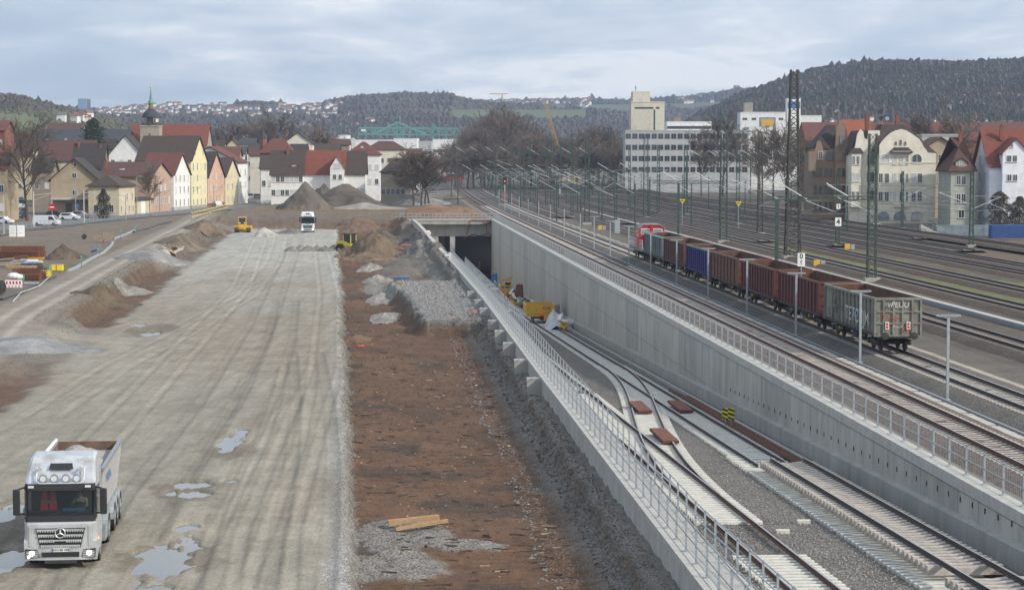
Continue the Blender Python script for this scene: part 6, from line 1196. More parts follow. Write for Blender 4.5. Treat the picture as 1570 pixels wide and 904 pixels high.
# small houses on the slopes
hcol = [mat('far_house_white', (.72, .71, .68), .9), mat('far_house_cream', (.55, .50, .42), .9)]; hro = [mat('far_roof_red', (.20, .10, .08), .9), mat('far_roof_dark', (.15, .13, .13), .9)]
hm = []
for a in range(2):
    for b in range(2):
        mb = MB(); mb.box(-5, 5, -4, 4, -4, 6); mb.mi(1); mb.prism([(-4.6, 5.6), (4.6, 5.6), (0, 9.6)], 'x', -5.4, 5.4); hm.append(mb.mesh('hill_house', [hcol[a], hro[b]]))
def hill_houses(H, n, pxr, pyr, lab, grp, seed, sc=1.0):
    g = random.Random(seed); k = 0; tries = 0
    while k < n and tries < 60000:
        tries += 1; i = g.randrange(2, len(H['Ys'])); j = g.randrange(len(H['u'])); y = H['Ys'][i]; x = H['u'][j]*y; z = H['Z'][i, j]; px = 785+H['u'][j]*F; py = 239-(z-CH)/y*F
        if not (pxr[0] < px < pxr[1] and pyr[0] < py < pyr[1]): continue
        if g.random() < .4 and float(fbm(np.array([x*.004]), np.array([y*.003]), seed, 2)[0]) < 0: continue
        s = sc*g.uniform(.7, 1.15); o = inst('hill_house', hm[g.choice((0, 0, 1, 1, 2, 3))], None, (x, float(y), float(z)+1.5*s), (0, 0, g.uniform(-.9, .9)), (s, s, s)); tag(o, lab, 'house', grp); k += 1
hill_houses(Hm, 230, (150, 525), (162, 182), 'tiny pale house in the hilltop village along the far left ridge', 'houses of the far ridge village', 2, .62)
hill_houses(Hp, 55, (785, 905), (155, 168), 'tiny house on the distant plateau right of the tower blocks', 'houses on the distant plateau', 3, .8)
hill_houses(Hp, 20, (1040, 1140), (148, 162), 'tiny house on the plateau edge left of the wooded hill', 'houses on the plateau edge', 4, .7)
hill_houses(Hr, 34, (1200, 1600), (150, 205), 'tiny garden hut on the wooded hillside at the right', 'garden huts on the wooded hill', 5, .42)
hill_houses(Hm, 18, (460, 600), (180, 200), 'lone white house on the slope below the far ridge', 'scattered white houses below the ridge', 6, .6); hill_houses(Hl, 10, (95, 140), (178, 196), 'small house at the foot of the vineyard hill', 'houses below the vineyard', 7, .6)
for i, (a, b, tp_) in enumerate(((714, 727, 153), (730, 743, 152), (747, 757, 154), (760, 768, 153), (770, 791, 152))):
    lab = ['grey tower block on the plateau, leftmost of the row', 'grey tower block on the plateau, second of the row', 'narrow tower block in the middle of the plateau row', 'narrow tower block left of the wide one on the plateau', 'widest grey tower block at the right end of the plateau row'][i]
    block(lab, a, b, 4300, tp_, 20, 'concretew', cat='tower block', name='tower_block', z0=Zat(166, 4300), rows=4, cols=3, ww=3, wh=2, r0=.1)
block('solitary blue glass tower on the ridge behind the left hill', 122.5, 135.5, 3300, 152, 30, 'slate', cat='tower block', name='tower_block', z0=Zat(171, 3300)); o = COL.objects[-1]
gt = mat('blue_glass_wall', (.20, .34, .46), .3, .2, n=(.1, .1)); MB().box(X(122.4, 3299), X(135.6, 3299), 3296, 3299, Zat(170, 3299), Zat(152.4, 3299)).build('glass_front', gt); g_ = bpy.data.objects['glass_front']; bt = [q for q in bpy.data.objects if q.get('label', '').startswith('solitary blue')][0]; g_.parent = bt; g_.location = -bt.location
def tower_thing(label, px, Y, by, ty, r, m, cat, name, mk=None):
    z0_ = Zat(by, Y); t = empty(name, (X(px, Y), Y, z0_), 0, label, cat); h = Zat(ty, Y)-z0_; MB().tube((0, 0, 0), (0, 0, h), r, 8, r*.6).build('shaft', m, t); return t, h
t, h = tower_thing('slim transmitter mast on the far ridge', 672, 3650, 152, 138, 2.2, WM['concretew'], 'radio mast', 'radio_mast')
t, h = tower_thing('small round water tower on the plateau above the hill shoulder', 1127, 4600, 148, 131, 4.5, WM['stone'], 'water tower', 'water_tower'); MB().tube((0, 0, h*.7), (0, 0, h), 6, 10).build('tank', WM['stone'], t)
t, h = tower_thing('distant tower crane above the plateau tower blocks', 770, 4400, 166, 144, 1.6, M['yellow'], 'tower crane', 'tower_crane'); MB().box(-26, 12, -1, 1, h-1, h+1).build('jib', M['yellow'], t)
Yt = 4500; tw = empty('ski_jump_tower', (X(910, Yt), Yt, Zat(160, Yt)), 0, 'slanted grey tower on the distant plateau skyline', 'tower'); MB().prism([(-6, 0), (13, 0), (-4, Zat(143, Yt)-Zat(160, Yt)), (-7, Zat(144, Yt)-Zat(160, Yt))], 'y', 0, 8).build('tower_body', WM['slate'], tw)
# mobile crane boom above the wood
Yc = 1000; t = empty('mobile_crane', (X(868, Yc), Yc, -1), 0, 'yellow lattice crane boom leaning left above the bare wood', 'mobile crane'); a = Vector((0, 0, 3)); b = Vector((X(835, Yc)-X(868, Yc), 0, Zat(157, Yc)+1)); mb = MB()
for dx, dz in ((-.9, 0), (.9, 0), (0, 1.4)): mb.bar(a+Vector((dx, 0, dz)), b+Vector((dx*.6, 0, dz*.6)), .22)
for k in range(26): q0 = a.lerp(b, k/26); q1 = a.lerp(b, (k+1)/26); mb.bar(q0+Vector((-.9, 0, 0)), q1+Vector((.9, 0, 0)), .12).bar(q0+Vector((.9, 0, 0)), q1+Vector((0, 0, 1.2)), .12)
mb.build('boom', mat('faded_orange_paint', (.42, .24, .08), .6), t); MB().boxc((0, 0, 1.6), (5, 4, 2.6)).boxc((4, 0, 2), (5, 3, 3)).build('superstructure', M['yellow'], t); MB().boxc((1, -2, .3), (9, .8, 1)).boxc((1, 2, .3), (9, .8, 1)).build('crawler', M['dark'], t)
# green roof frame of the far stadium/exhibition roof
Yg = 1500; zb = Zat(217, Yg); grn = mat('sea_green_steel', (.10, .29, .26), .6); t = empty('green_suspended_roof', (X(630, Yg), Yg, 0), 0, 'far sea-green steel roof structure hung from a tall pylon', 'steel structure'); gx = lambda px: X(px, Yg)-X(630, Yg); gz = lambda py: Zat(py, Yg)
MB().box(gx(608), gx(610.5), 0, 2, 0, gz(186)).box(gx(613), gx(614.5), 0, 2, 0, gz(177)).build('pylon', grn, t); MB().bar((gx(610), 0, gz(188)), (gx(572), 0, gz(206)), 1.3).bar((gx(611), 0, gz(188)), (gx(655), 0, gz(207)), 1.3).build('stay_beam', grn, t)
mb = MB()
for k in range(14): p0 = 550+k*11.2; mb.bar((gx(p0), 0, gz(206)), (gx(p0+5.6), 0, gz(196)), .5).bar((gx(p0+5.6), 0, gz(196)), (gx(p0+11.2), 0, gz(206)), .5).bar((gx(p0), 0, gz(196)), (gx(p0), 0, gz(212)), .5)
mb.bar((gx(550), 0, gz(196)), (gx(702), 0, gz(197)), .9).bar((gx(550), 0, gz(206)), (gx(702), 0, gz(207)), .9).bar((gx(664), 0, gz(190)), (gx(664), 0, 0), .9); mb.build('roof_truss', grn, t); MB().boxc((gx(558), -1, gz(200)), (3.2, .4, 1.4)).build('white_sign', M['white'], t)
g2 = random.Random(11); LS = ['long white warehouse', 'low grey warehouse', 'pale flat roofed depot', 'white storage hall', 'narrow white shed', 'pale blue hall', 'flat cream hall', 'small white block', 'grey flat hall', 'white boxy depot']
BE = ['below the green steel roof', 'left of the green pylon', 'right of the green pylon', 'behind the red hipped roof', 'behind the bare town trees', 'at the left of the far industrial strip', 'behind the small grey house', 'at the right end of the far industrial strip', 'behind the mansard house', 'behind the beige gabled building']
for i, (a, b, Y, tp_, wl) in enumerate(((492, 512, 1300, 216, 'white'), (515, 540, 1400, 212, 'concretew'), (545, 600, 1450, 215, 'white'), (604, 640, 1350, 213, 'white'), (642, 662, 1300, 217, 'concretew'), (664, 700, 1400, 214, 'white'), (470, 490, 1500, 219, 'white'), (520, 532, 1200, 208, 'white'), (8, 30, 1500, 214, 'concretew'), (352, 372, 1400, 208, 'white'))):
    block(LS[i]+' '+BE[i], a, b, Y, tp_, 30, wl, cat='warehouse', name='warehouse', rows=1, cols=max(2, int((b-a)/5)), ww=2.5, wh=1.8, r0=.5, group='far industrial buildings')
# ================================================================ TREES
def tree_meshes(seed, h, spread=.42, n1=9, n2=6, n3=5, n4=3, tr=.22, tw=.03, fan=1.0):
    g = random.Random(seed); trunk = MB(); crown = MB()
    def seg(mb, a, b, r1, r2): mb.tube(a, b, r1, 3 if r1 < .06 else 5, r2, cap=False)
    def dirv(base, ang):
        ax = base.orthogonal().normalized(); ax.rotate(Matrix.Rotation(g.uniform(0, 6.28), 3, base)); d = base.copy(); d.rotate(Matrix.Rotation(ang, 3, ax)); return d
    pts = [Vector((0, 0, 0))]; d = Vector((0, 0, 1))
    for k in range(6): d = (d+Vector((g.uniform(-.09, .09), g.uniform(-.09, .09), 0))).normalized(); pts.append(pts[-1]+d*h*.145)
    for k in range(6): seg(trunk, pts[k], pts[k+1], tr*(1-.15*k), tr*(1-.15*(k+1)))
    for i in range(n1):
        f = .28+.68*i/n1; p = pts[0].lerp(pts[-1], 0) if 0 else pts[min(5, int(f*6))].lerp(pts[min(6, int(f*6)+1)], f*6-int(f*6)); L1 = h*spread*(1.15-.55*f)*g.uniform(.8, 1.15)
        d1 = dirv(Vector((0, 0, 1)), R(g.uniform(35, 62))*(1.1-.5*f)*fan); q = p+d1*L1*.55+Vector((0, 0, L1*.10)); q2 = q+((d1+Vector((0, 0, .5))).normalized())*L1*.45; seg(trunk, p, q, tr*.38, tr*.24); seg(trunk, q, q2, tr*.24, tr*.1)
        for j in range(n2):
            u = g.uniform(.2, 1); s = p.lerp(q, u/.55) if u < .55 else q.lerp(q2, (u-.55)/.45); L2 = L1*.48*g.uniform(.6, 1.1); d2 = dirv(d1, R(g.uniform(20, 55))); e2 = s+(d2+Vector((0, 0, .25)))*L2; seg(crown, s, e2, tw*1.6, tw)
            for k in range(n3):
                s3 = s.lerp(e2, g.uniform(.2, 1)); d3 = dirv(d2.normalized(), R(g.uniform(18, 55))); L3 = L2*.5*g.uniform(.6, 1.2); e3 = s3+(d3+Vector((0, 0, .2)))*L3; seg(crown, s3, e3, tw*.9, tw*.5)
                for m_ in range(n4): s4 = s3.lerp(e3, g.uniform(.3, 1)); e4 = s4+dirv(d3.normalized(), R(g.uniform(15, 50)))*L3*.55; seg(crown, s4, e4, tw*.55, tw*.3)
    return trunk, crown
barkm = mat('bark', (.085, .068, .052), .95, n=(3, .3)); twigm = mat('twigs', (.12, .098, .080), .95, n=(1, .3)); twigr = mat('reddish_twigs', (.13, .10, .078), .95, n=(1, .3))
TV = []
for s in range(5):
    a, b = tree_meshes(s+10, 10.0, tw=.030, tr=.13, n1=16, n2=8, n3=6, n4=4); TV.append((a.mesh('trunk', barkm), b.mesh('crown', twigm if s % 2 else twigr)))
def bare_tree(x, y, z, h, lab, grp=None, v=0, wide=1.0, rz=0):
    t = empty('bare_tree', (x, y, z), rz, lab, 'tree', grp); t.scale = (h/10*wide, h/10*wide, h/10); inst('trunk', TV[v][0], t); inst('crown', TV[v][1], t); return t
# the large tree in front of the parked cars
a, b = tree_meshes(99, 17.0, spread=.50, n1=17, n2=9, n3=6, n4=4, tr=.34, tw=.034, fan=1.15)
Yt = 432; t = empty('bare_tree', (X(42, Yt), Yt, -1.25), 0, 'large spreading bare tree in front of the tan gabled house', 'tree'); a.build('trunk', barkm, t); b.build('crown', twigm, t); t.scale = (1.05, 1.05, 1.05)
g3 = random.Random(5)
for px, Y, ty, v, wd, lab in ((230, 462, 262, 1, .9, 'small bare tree leaning against the pink house'), (350, 900, 200, 2, 1.3, 'bare tree behind the peach and yellow houses'), (385, 950, 196, 3, 1.2, 'bare tree above the end of the street'), (405, 900, 196, 0, 1.3, 'bare tree left of the red turret'), (422, 850, 186, 1, 1.3, 'tall bare tree behind the red mansard house'), (486, 760, 201, 4, 1.2, 'pale bare tree behind the centre of town'), (335, 880, 207, 1, 1.1, 'thin bare tree between the church nave and the far hill'), (1185, 640, 207, 2, 1.2, 'bare tree between the mural building and the tall tower'), (1165, 600, 214, 4, 1.2, 'bare tree in front of the pale low office'), (1205, 560, 205, 0, 1.0, 'bare tree directly left of the tall dark tower'), (1228, 520, 222, 3, 1.0, 'small bare tree beside the brown ornate house'), (1108, 690, 193, 1, 1.3, 'bare tree rising behind the broad double mast'), (1420, 600, 186, 3, 1.3, 'bare tree in front of the factory hall, left one'), (1478, 590, 190, 4, 1.2, 'bare tree in front of the factory hall, right one'), (1075, 690, 212, 0, 1.1, 'bare tree before the right half of the office block'), (18, 620, 196, 2, 1.1, 'bare tree between the left-edge houses')):
    h = Zat(ty, Y)+1.2; bare_tree(X(px, Y), Y, -1.2, h, lab, None, v, wd, g3.uniform(0, 6))
k = 0
for i in range(56):   # the bare wood behind the station throat
    px = 695+i*4.7+g3.uniform(-2, 2); Y = g3.uniform(830, 1180); hp = np.interp(px, [690, 710, 740, 770, 800, 840, 870, 905, 935, 958, 975], [228, 214, 204, 180, 202, 213, 218, 206, 214, 226, 230])+g3.uniform(-4, 14); h = Zat(hp, Y)+1.5
    bare_tree(X(px, Y), Y, -1.2, h, ORD[i]+' bare brown tree from the left in the wood behind the yard', 'trees of the bare wood behind the yard', i % 5, 1.25, g3.uniform(0, 6))
for i in range(26):   # lower scrub in front of the wood and along the right
    px = (640, 652, 634, 646, 658)[i] if i < 5 else 700+ (i-5)*13+g3.uniform(-5, 5); Y = 560+g3.uniform(-15, 15) if i < 5 else g3.uniform(760, 820); hp = 240+g3.uniform(-3, 5) if i < 5 else 232+g3.uniform(-6, 8)
    bare_tree(X(px, Y), Y, -1.2, Zat(hp, Y)+1.3, ORD[i]+' dense bare bush beside the small grey house, counted from the nearest' if i < 5 else ORD[i-5]+' low bare tree from the left at the near edge of the wood', 'bushes beside the small grey house' if i < 5 else 'low trees at the edge of the wood', i % 5, 1.7, g3.uniform(0, 6))
# conifer and clipped shrubs
def leafy(name, label, x, y, z, prof, m, n, seed, lsz, group=None):
    g = np.random.RandomState(seed); t = empty(name, (x, y, z), 0, label, 'tree' if 'tree' in name or 'conifer' in name else 'shrub', group); H_ = prof[-1][1]
    zs = g.rand(n)*H_; rr_ = np.interp(zs, [b for a, b in prof], [a for a, b in prof])*np.sqrt(g.rand(n))*(1+.25*np.sin(zs*3+g.rand(n))); an = g.rand(n)*6.283
    c = np.stack([rr_*np.cos(an), rr_*np.sin(an), zs], -1); d = g.normal(size=(n, 3, 3))*lsz; V = (c[:, None]+d).reshape(-1, 3); o = numesh('crown', V, np.arange(n*3).reshape(-1, 3), m, t, smooth=False); MB().tube((0, 0, 0), (0, 0, H_*.8), .12, 6, .05).build('trunk', barkm, t); return t
conm = mat('conifer_green', (.028, .050, .026), .9, n=(2, .4)); hedm = mat('brown_hedge', (.085, .075, .055), .95, n=(1, .4)); ivym = mat('ivy_dark', (.05, .045, .035), .95, n=(2, .4))
Y = 640; leafy('conifer', 'dark green conifer above the slate roof', X(145, Y), Y, -1.2, [(3.0, 0), (4.2, 10), (3.2, Zat(190, Y)), (.3, Zat(181, Y)+1)], conm, 9000, 3, .22)
Y = 360
leafy('clipped_shrub', 'tall rounded brown shrub before the white house, left one', X(1532, Y), Y, -1.3, [(1.6, 0), (2.1, 3), (1.7, 6), (.3, Zat(294, Y)+1.3)], hedm, 7000, 4, .10); leafy('clipped_shrub', 'tall rounded brown shrub before the white house, right one', X(1563, Y), Y, -1.3, [(1.8, 0), (2.2, 3), (1.7, 5), (.3, Zat(302, Y)+1.3)], hedm, 7000, 5, .10)
Y = 452; leafy('ivy_shrub', 'dark rounded shrub growing on the beige corner house', X(159, Y), Y, -1.2, [(1.0, 0), (1.6, 2), (1.5, 4), (.2, 6.2)], ivym, 4000, 6, .10)
# ================================================================ SITE: MOUNDS AND SPOIL
def mound(label, px, py, zg, rx, ry, h, col, seed, stone=.6, ridge=0.0, rz=0.0, cat='earth mound', name='earth_mound', pw=1.0, mud=0.0, loc=None, n=70):
    p = loc or G(px, py, zg); u = np.linspace(-1.15, 1.15, n); XX, YY = np.meshgrid(u, u); q = np.sqrt(XX**2+YY**2)
    nb = fbm(XX*1.5+seed, YY*1.5, seed, 4); nf = fbm(XX*6, YY*6+seed, seed+2, 4); r = q*(1+.42*nb+.06*nf)
    top = 1.0-ridge*.5*(1-np.cos(XX*5+seed))*.3; Z = h*top*np.clip(1-r, 0, 1)**pw*(1+.3*nb)+.10*h*nf*(r < 1)-.25*(r >= 1)
    Z = np.minimum(Z, h*(1.0+.08*nb)); cz, sz = math.cos(rz), math.sin(rz); WX = p.x+XX*rx*cz-YY*ry*sz; WY = p.y+XX*rx*sz+YY*ry*cz; gz_, _, _ = ground_at(WX, WY); Z = Z*(r < 1)+(gz_-zg+.05)-(r >= 1)*.3; c = np.broadcast_to(np.array(col), XX.shape+(3,))*(1+.4*nf+.3*nb)[..., None]
    k = np.zeros(XX.shape+(3,)); k[..., 1] = stone; k[..., 2] = mud
    o = numesh(name, np.stack([XX*rx, YY*ry, Z], -1).reshape(-1, 3), gridfaces(n, n), GM, None, c.clip(.01, .9).reshape(-1, 3), k.reshape(-1, 3)); o.location = (p.x, p.y, zg-.05); o.rotation_euler = (0, 0, rz); return tag(o, label, cat)
DK = (.115, .10, .082); GY = (.22, .215, .205); BR = (.19, .115, .07)
mound('tall brown-grey earth mound in front of the long white house', 468, 322, -1.0, 6.4, 8, hz(288, 480)*1.12, DK, 3)
mound('long dark earth mound behind and right of the tall one', 528, 318, -1.0, 10.5, 8, 5.7, (.10, .088, .073), 5, pw=.8)
mound('dark shoulder of earth between the two big mounds', 497, 316, -1.0, 7, 6, 5.9, (.105, .09, .075), 6, pw=.85)
mound('grey gravel mound at the left of the far track throat', 640, 312, -.6, 8.5, 9, 3.3, (.26, .26, .265), 8)
mound('light grey gravel spread below the dark mound', 560, 321, -1.0, 9, 4, 1.6, (.24, .225, .205), 9)
mound('wide reddish brown soil mound on top of the tunnel', 660, 332, -.3, 9.5, 9, 3.4, BR, 10, stone=.3, pw=.75, ridge=.5)
mound('smaller brown soil mound at the right end of the tunnel roof', 700, 330, -.3, 5.5, 6, 2.7, (.20, .125, .075), 11, stone=.3, pw=.8)
mound('pointed heap of brown clods right behind the yellow roller', 573, 389, -2.9, 4.8, 8, 4.2, (.145, .105, .072), 12, stone=.9, pw=.9)
mound('low brown heap at the near foot of the clod heap', 560, 399, -2.9, 5.0, 5, 1.2, (.16, .115, .08), 13, stone=.6)
mound('grey gravel hump below the clod heap', 567, 412, -2.95, 1.8, 8, .9, (.23, .215, .19), 14)
mound('second grey gravel hump on the brown strip', 578, 432, -2.95, 1.9, 8, .8, (.24, .225, .20), 15)
mound('third grey gravel hump beside the raised platform', 585, 458, -2.95, 1.9, 8, .7, (.23, .22, .20), 16)
mound('lowest grey gravel hump beside the raised platform edge', 590, 486, -2.95, 1.5, 6, .5, (.24, .23, .21), 17)
mound('small brown hump on the strip left edge', 545, 520, -3.0, 1.3, 3, .5, (.16, .10, .065), 18, stone=.3)
mound('pointed pale gravel heap beside the bulldozer', 405, 362, -2.4, 3.0, 5, 1.7, (.36, .345, .31), 19)
mound('dark gravel heap left of the white far truck', 447, 357, -2.4, 2.6, 4, 1.0, (.16, .15, .135), 20)
for i in range(6): mound(['leftmost', 'second', 'third', 'fourth', 'fifth', 'rightmost'][i]+' lump of the dark gravel windrow across the pad', 447+i*13, 384-(i % 2), -2.42, 1.35, 3.6, .75+.1*(i % 3), (.19, .18, .155), 30+i, stone=.9)
mound('grey gravel mound behind the left row of spoil heaps', 232, 398, -1.6, 5.0, 8, 1.3, (.23, .225, .215), 40)
mound('low brown mound left of the haul road exit', 280, 378, -1.9, 4.0, 8, 1.6, (.14, .115, .085), 41, stone=.4); mound('long brown spoil bank beside the upper haul road', 318, 352, -1.6, 4, 16, 2.0, (.145, .108, .075), 42, stone=.4, rz=.1)
mound('brown spoil heap in the left pocket of the pit', 165, 470, -2.6, 3, 5, 1.1, (.105, .078, .055), 43, stone=.4); mound('grey spoil heap at the pad edge of the left pocket', 200, 448, -2.5, 2.5, 5, .9, (.20, .19, .17), 44)
mound('grey gravel patch at the lower left edge', 30, 535, -2.3, 5.5, 5, .45, (.24, .24, .24), 45)
mound('brush covered brown heap in the material yard', 97, 396, -1.2, 2.6, 5, 1.9, (.10, .075, .055), 46, stone=.9)
mound('dark mound of excavated soil beside the long far railing', 590, 372, -2.9, 5, 6, 2.4, (.11, .095, .08), 47, stone=.7); mound('grey bank of soil against the flaring wall', 640, 392, -2.6, 3.2, 16, 1.6, (.15, .14, .125), 48, stone=.8, rz=.08)
mound('brown soil hump at the end of the dirt strip', 545, 352, -2.8, 5, 12, 2.2, (.15, .10, .07), 49, stone=.3)
# stones and clods lying loose
def stones(name, n, fx, fy, zoff, r0, r1, m, seed, flat=.7):
    g = np.random.RandomState(seed); x, y = fx(g, n), fy(g, n); z, _, _ = ground_at(x, y); r = g.uniform(r0, r1, n)*np.where(g.rand(n) > .93, 1.8, 1)
    b = np.array([(1, 0, 0), (0, 1, 0), (-1, 0, 0), (0, -1, 0), (0, 0, 1), (0, 0, -.6)]); fc = np.array([(0, 1, 4), (1, 2, 4), (2, 3, 4), (3, 0, 4), (1, 0, 5), (2, 1, 5), (3, 2, 5), (0, 3, 5)])
    V = np.stack([x, y, z], -1)[:, None]+(b[None]+g.uniform(-.35, .35, (n, 6, 3)))*np.stack([r, r, r*flat], -1)[:, None]
    o = numesh(name, V.reshape(-1, 3), (np.arange(n)[:, None, None]*6+fc[None]).reshape(-1, 3), m, smooth=False); return tag(o, kind='stuff')
stm = mat('loose_stone', (.22, .215, .21), .95, n=(3, .5), coord='World'); clm = mat('loose_clod', (.115, .08, .058), .95, n=(2, .5), coord='World')
st_ = {}
def fyy(a, b):
    def f(g, n): y = 1/(1/a-(1/a-1/b)*g.rand(n)); st_['y'] = y; return y
    return f
def mk(name, n, a, b, xf, r0, r1, m, seed, flat=.7):
    g = np.random.RandomState(seed); y = 1/(1/a-(1/a-1/b)*g.rand(n)); x = xf(y, g, n); return stones(name, n, lambda g_, n_: x, lambda g_, n_: y, 0, r0, r1, m, seed, flat)
mk('loose_stones_platform', 5000, 176, 236, lambda y, g, n: -13.0+(235-y)*.105+g.rand(n)*(WL(y)-1.2+13.0-(235-y)*.105), .05, .17, stm, 1)
mk('loose_stones_bank', 5000, 60, 190, lambda y, g, n: WL(y)-1.6-2.6*g.rand(n)-.7*fbm(y*.6, y*.2, 3), .02, .055, stm, 2)
mk('loose_clods', 9000, 62, 230, lambda y, g, n: .9-.0843*y+g.rand(n)*(WL(y)-3.2-.9+.0843*y), .02, .10, clm, 3, .5)
mk('pad_edge_rubble', 9000, 60, 320, lambda y, g, n: .72-.0843*y+.5*fbm((.65-.0843*y)*.5, y*.35, 3)*np.clip(y/150, .5, 2)+.16*g.randn(n), .02, .055, mat('grey_rubble', (.22, .215, .20), .95, n=(3, .5), coord='World'), 4)
mk('pocket_clods', 1500, 95, 262, lambda y, g, n: -20.2-.0850*y-1.9*g.rand(n), .02, .07, clm, 5, .5)
def sticks(name, n, a, b, seed, m):
    g = np.random.RandomState(seed); y = 1/(1/a-(1/a-1/b)*g.rand(n)); x = .9-.0843*y+g.rand(n)*(WL(y)-2.9-.9+.0843*y); z, _, _ = ground_at(x, y); L_ = g.uniform(.08, .35, n); an = g.normal(0, .5, n); w_ = g.uniform(.015, .05, n); c, s = np.cos(an), np.sin(an)
    P = [(-1, -1, -.02), (1, -1, -.02), (1, 1, -.02), (-1, 1, -.02), (-1, 0, 1), (1, 0, 1)]; V = np.stack([np.stack([x+p[0]*L_*c-p[1]*w_*s, y+p[0]*L_*s+p[1]*w_*c, z+p[2]*w_*1.2+.01], -1) for p in P], 1).reshape(-1, 3)
    fc = np.array([(0, 1, 5, 4), (3, 4, 5, 2), (0, 4, 3, 0), (1, 2, 5, 1)]); fq = (np.arange(n)[:, None, None]*6+fc[None, :2]).reshape(-1, 4); tag(numesh(name, V, fq, m, smooth=False), kind='stuff')
sticks('dark_clod_ridges', 300, 62, 260, 11, mat('dark_wet_earth', (.045, .033, .026), .95)); sticks('pale_root_bits', 50, 62, 200, 12, mat('pale_roots', (.26, .19, .12), .9))
g_ = np.random.RandomState(21); n_ = 15000; y_ = 1/(1/60-(1/60-1/150)*g_.rand(n_)); x_ = WL(y_)+1.4+g_.rand(n_)*(WR(y_)-WL(y_)-2.4); z_ = FL(y_)+.01; r_ = g_.uniform(.022, .052, n_)
b8 = np.array([(1, 0, 0), (0, 1, 0), (-1, 0, 0), (0, -1, 0), (0, 0, 1), (0, 0, -.6)]); f8 = np.array([(0, 1, 4), (1, 2, 4), (2, 3, 4), (3, 0, 4)]); V_ = np.stack([x_, y_, z_], -1)[:, None]+(b8[None]+g_.uniform(-.35, .35, (n_, 6, 3)))*r_[:, None, None]
tag(numesh('ballast_stones', V_.reshape(-1, 3), (np.arange(n_)[:, None, None]*6+f8[None]).reshape(-1, 3), mat('ballast_stone', (.21, .20, .19), .95, n=(9, .6), coord='World'), smooth=False), kind='stuff')
mk('bank_crumbs', 7000, 60, 190, lambda y, g, n: WL(y)-.75-1.5*g.rand(n), .02, .07, mat('bank_crumb', (.105, .082, .062), .95, n=(2, .6), coord='World'), 10, .6)
mk('bank_stones', 3500, 170, 420, lambda y, g, n: -20.0-.0850*y-4.6*g.rand(n), .04, .13, mat('bank_stone', (.15, .13, .11), .95, n=(2, .5), coord='World'), 9, .6)
mk('pale_debris', 140, 66, 200, lambda y, g, n: .9-.0843*y+g.rand(n)*(WL(y)-3.2-.9+.0843*y), .03, .10, mat('pale_chips', (.42, .38, .32), .9), 6, .4)
# puddles: thin sheets of water in the ruts
water = bpy.data.materials.new('puddle_water'); water.use_nodes = True; b_ = water.node_tree.nodes['Principled BSDF']; b_.inputs['Base Color'].default_value = (.16, .155, .14, 1); b_.inputs['Roughness'].default_value = .03; b_.inputs['IOR'].default_value = 1.33; b_.inputs['Specular IOR Level'].default_value = 1.0; 
def puddle(px, py, wpx, hpx, seed, zg=-2.36):
    c = G(px, py, zg); wr = X(px+wpx/2, c.y)-X(px-wpx/2, c.y); yr = G(px, py-hpx/2, zg).y-G(px, py+hpx/2, zg).y; pts = []
    n = 90
    for i in range(n):
        a = 2*math.pi*i/n; nn_ = float(fbm(np.array([math.cos(a)*1.3+seed]), np.array([math.sin(a)*1.3+seed*.7]), seed, 4, .55)[0]); r = max(.15, .68+.7*nn_); pts.append((c.x+math.cos(a)*wr/2*r, c.y+math.sin(a)*yr/2*r, zg))
    me = bpy.data.meshes.new('puddle'); me.from_pydata([(c.x, c.y, zg)]+pts, [], [(0, i+1, (i+1) % n+1) for i in range(n)]); me.materials.append(water); o = link(bpy.data.objects.new('puddle', me)); tag(o, kind='structure')
for wx, wy, wrx, wry, sd_ in PUD:
    n = 40; me = bpy.data.meshes.new('puddle'); me.from_pydata([(wx, wy, -2.50-.0013*sd_)]+[(wx+1.6*wrx*math.cos(2*math.pi*k/n), wy+1.6*wry*math.sin(2*math.pi*k/n), -2.50-.0013*sd_) for k in range(n)], [], [(0, k+1, (k+1) % n+1) for k in range(n)]); me.materials.append(water); tag(link(bpy.data.objects.new('puddle', me)), kind='structure')
for q in ((160, 467, 36, 7, 11), (148, 474, 40, 6, 12), (120, 494, 22, 3, 15)): puddle(*q, zg=-2.75)
# planks, tape, pipes in the pit
def thing_mesh(mb, name, m, label, cat, loc=(0, 0, 0), rz=0, rot=None):
    o = mb.build(name, m); o.location = loc; o.rotation_euler = rot or (0, 0, rz); return tag(o, label, cat)
p = G(634, 806, -2.9)
thing_mesh(MB().box(-1.05, 1.05, -.14, .14, 0, .20), 'timber_beam', M['wood'], 'upper of two pale squared timbers lying on the brown earth', 'timber', p+Vector((0, .2, .12)), .22, (0, R(-4), .22)); thing_mesh(MB().box(-1.0, 1.2, -.1, .1, 0, .12), 'timber_beam', M['wood'], 'lower of two pale squared timbers lying on the brown earth', 'timber', p+Vector((.25, -.35, .04)), .3, (0, R(-6), .33))
thing_mesh(MB().tube((-.9, 0, .1), (.9, 0, .1), .12, 8), 'pipe', tm['blue'], 'short blue pipe on the ground beside the gravel platform', 'pipe', G(616, 427, -2.7), -.1)
thing_mesh(MB().boxc((0, 0, .25), (2.4, .5, .4)).boxc((.3, .4, .5), (1.6, .4, .2)), 'barrier_stack', M['white'], 'pile of red and white barrier boards against the flaring wall', 'barriers', G(650, 360, -1.6)+Vector((0, 0, .1)), .3); thing_mesh(MB().boxc((0, 0, .2), (2.6, .35, .14)), 'barrier_board', M['red'], 'red board on top of the barrier pile at the flaring wall', 'barrier', G(649, 362, -1.6)+Vector((0, 0, .45)), .25)
thing_mesh(MB().box(-2.2, 2.0, -.3, .3, 0, .05), 'marking_net', mat('orange_net', (.75, .16, .08), .8), 'strip of orange-red netting on the spoil bank', 'netting', G(636, 378, -1.7)+Vector((0, 0, .25)), .4)
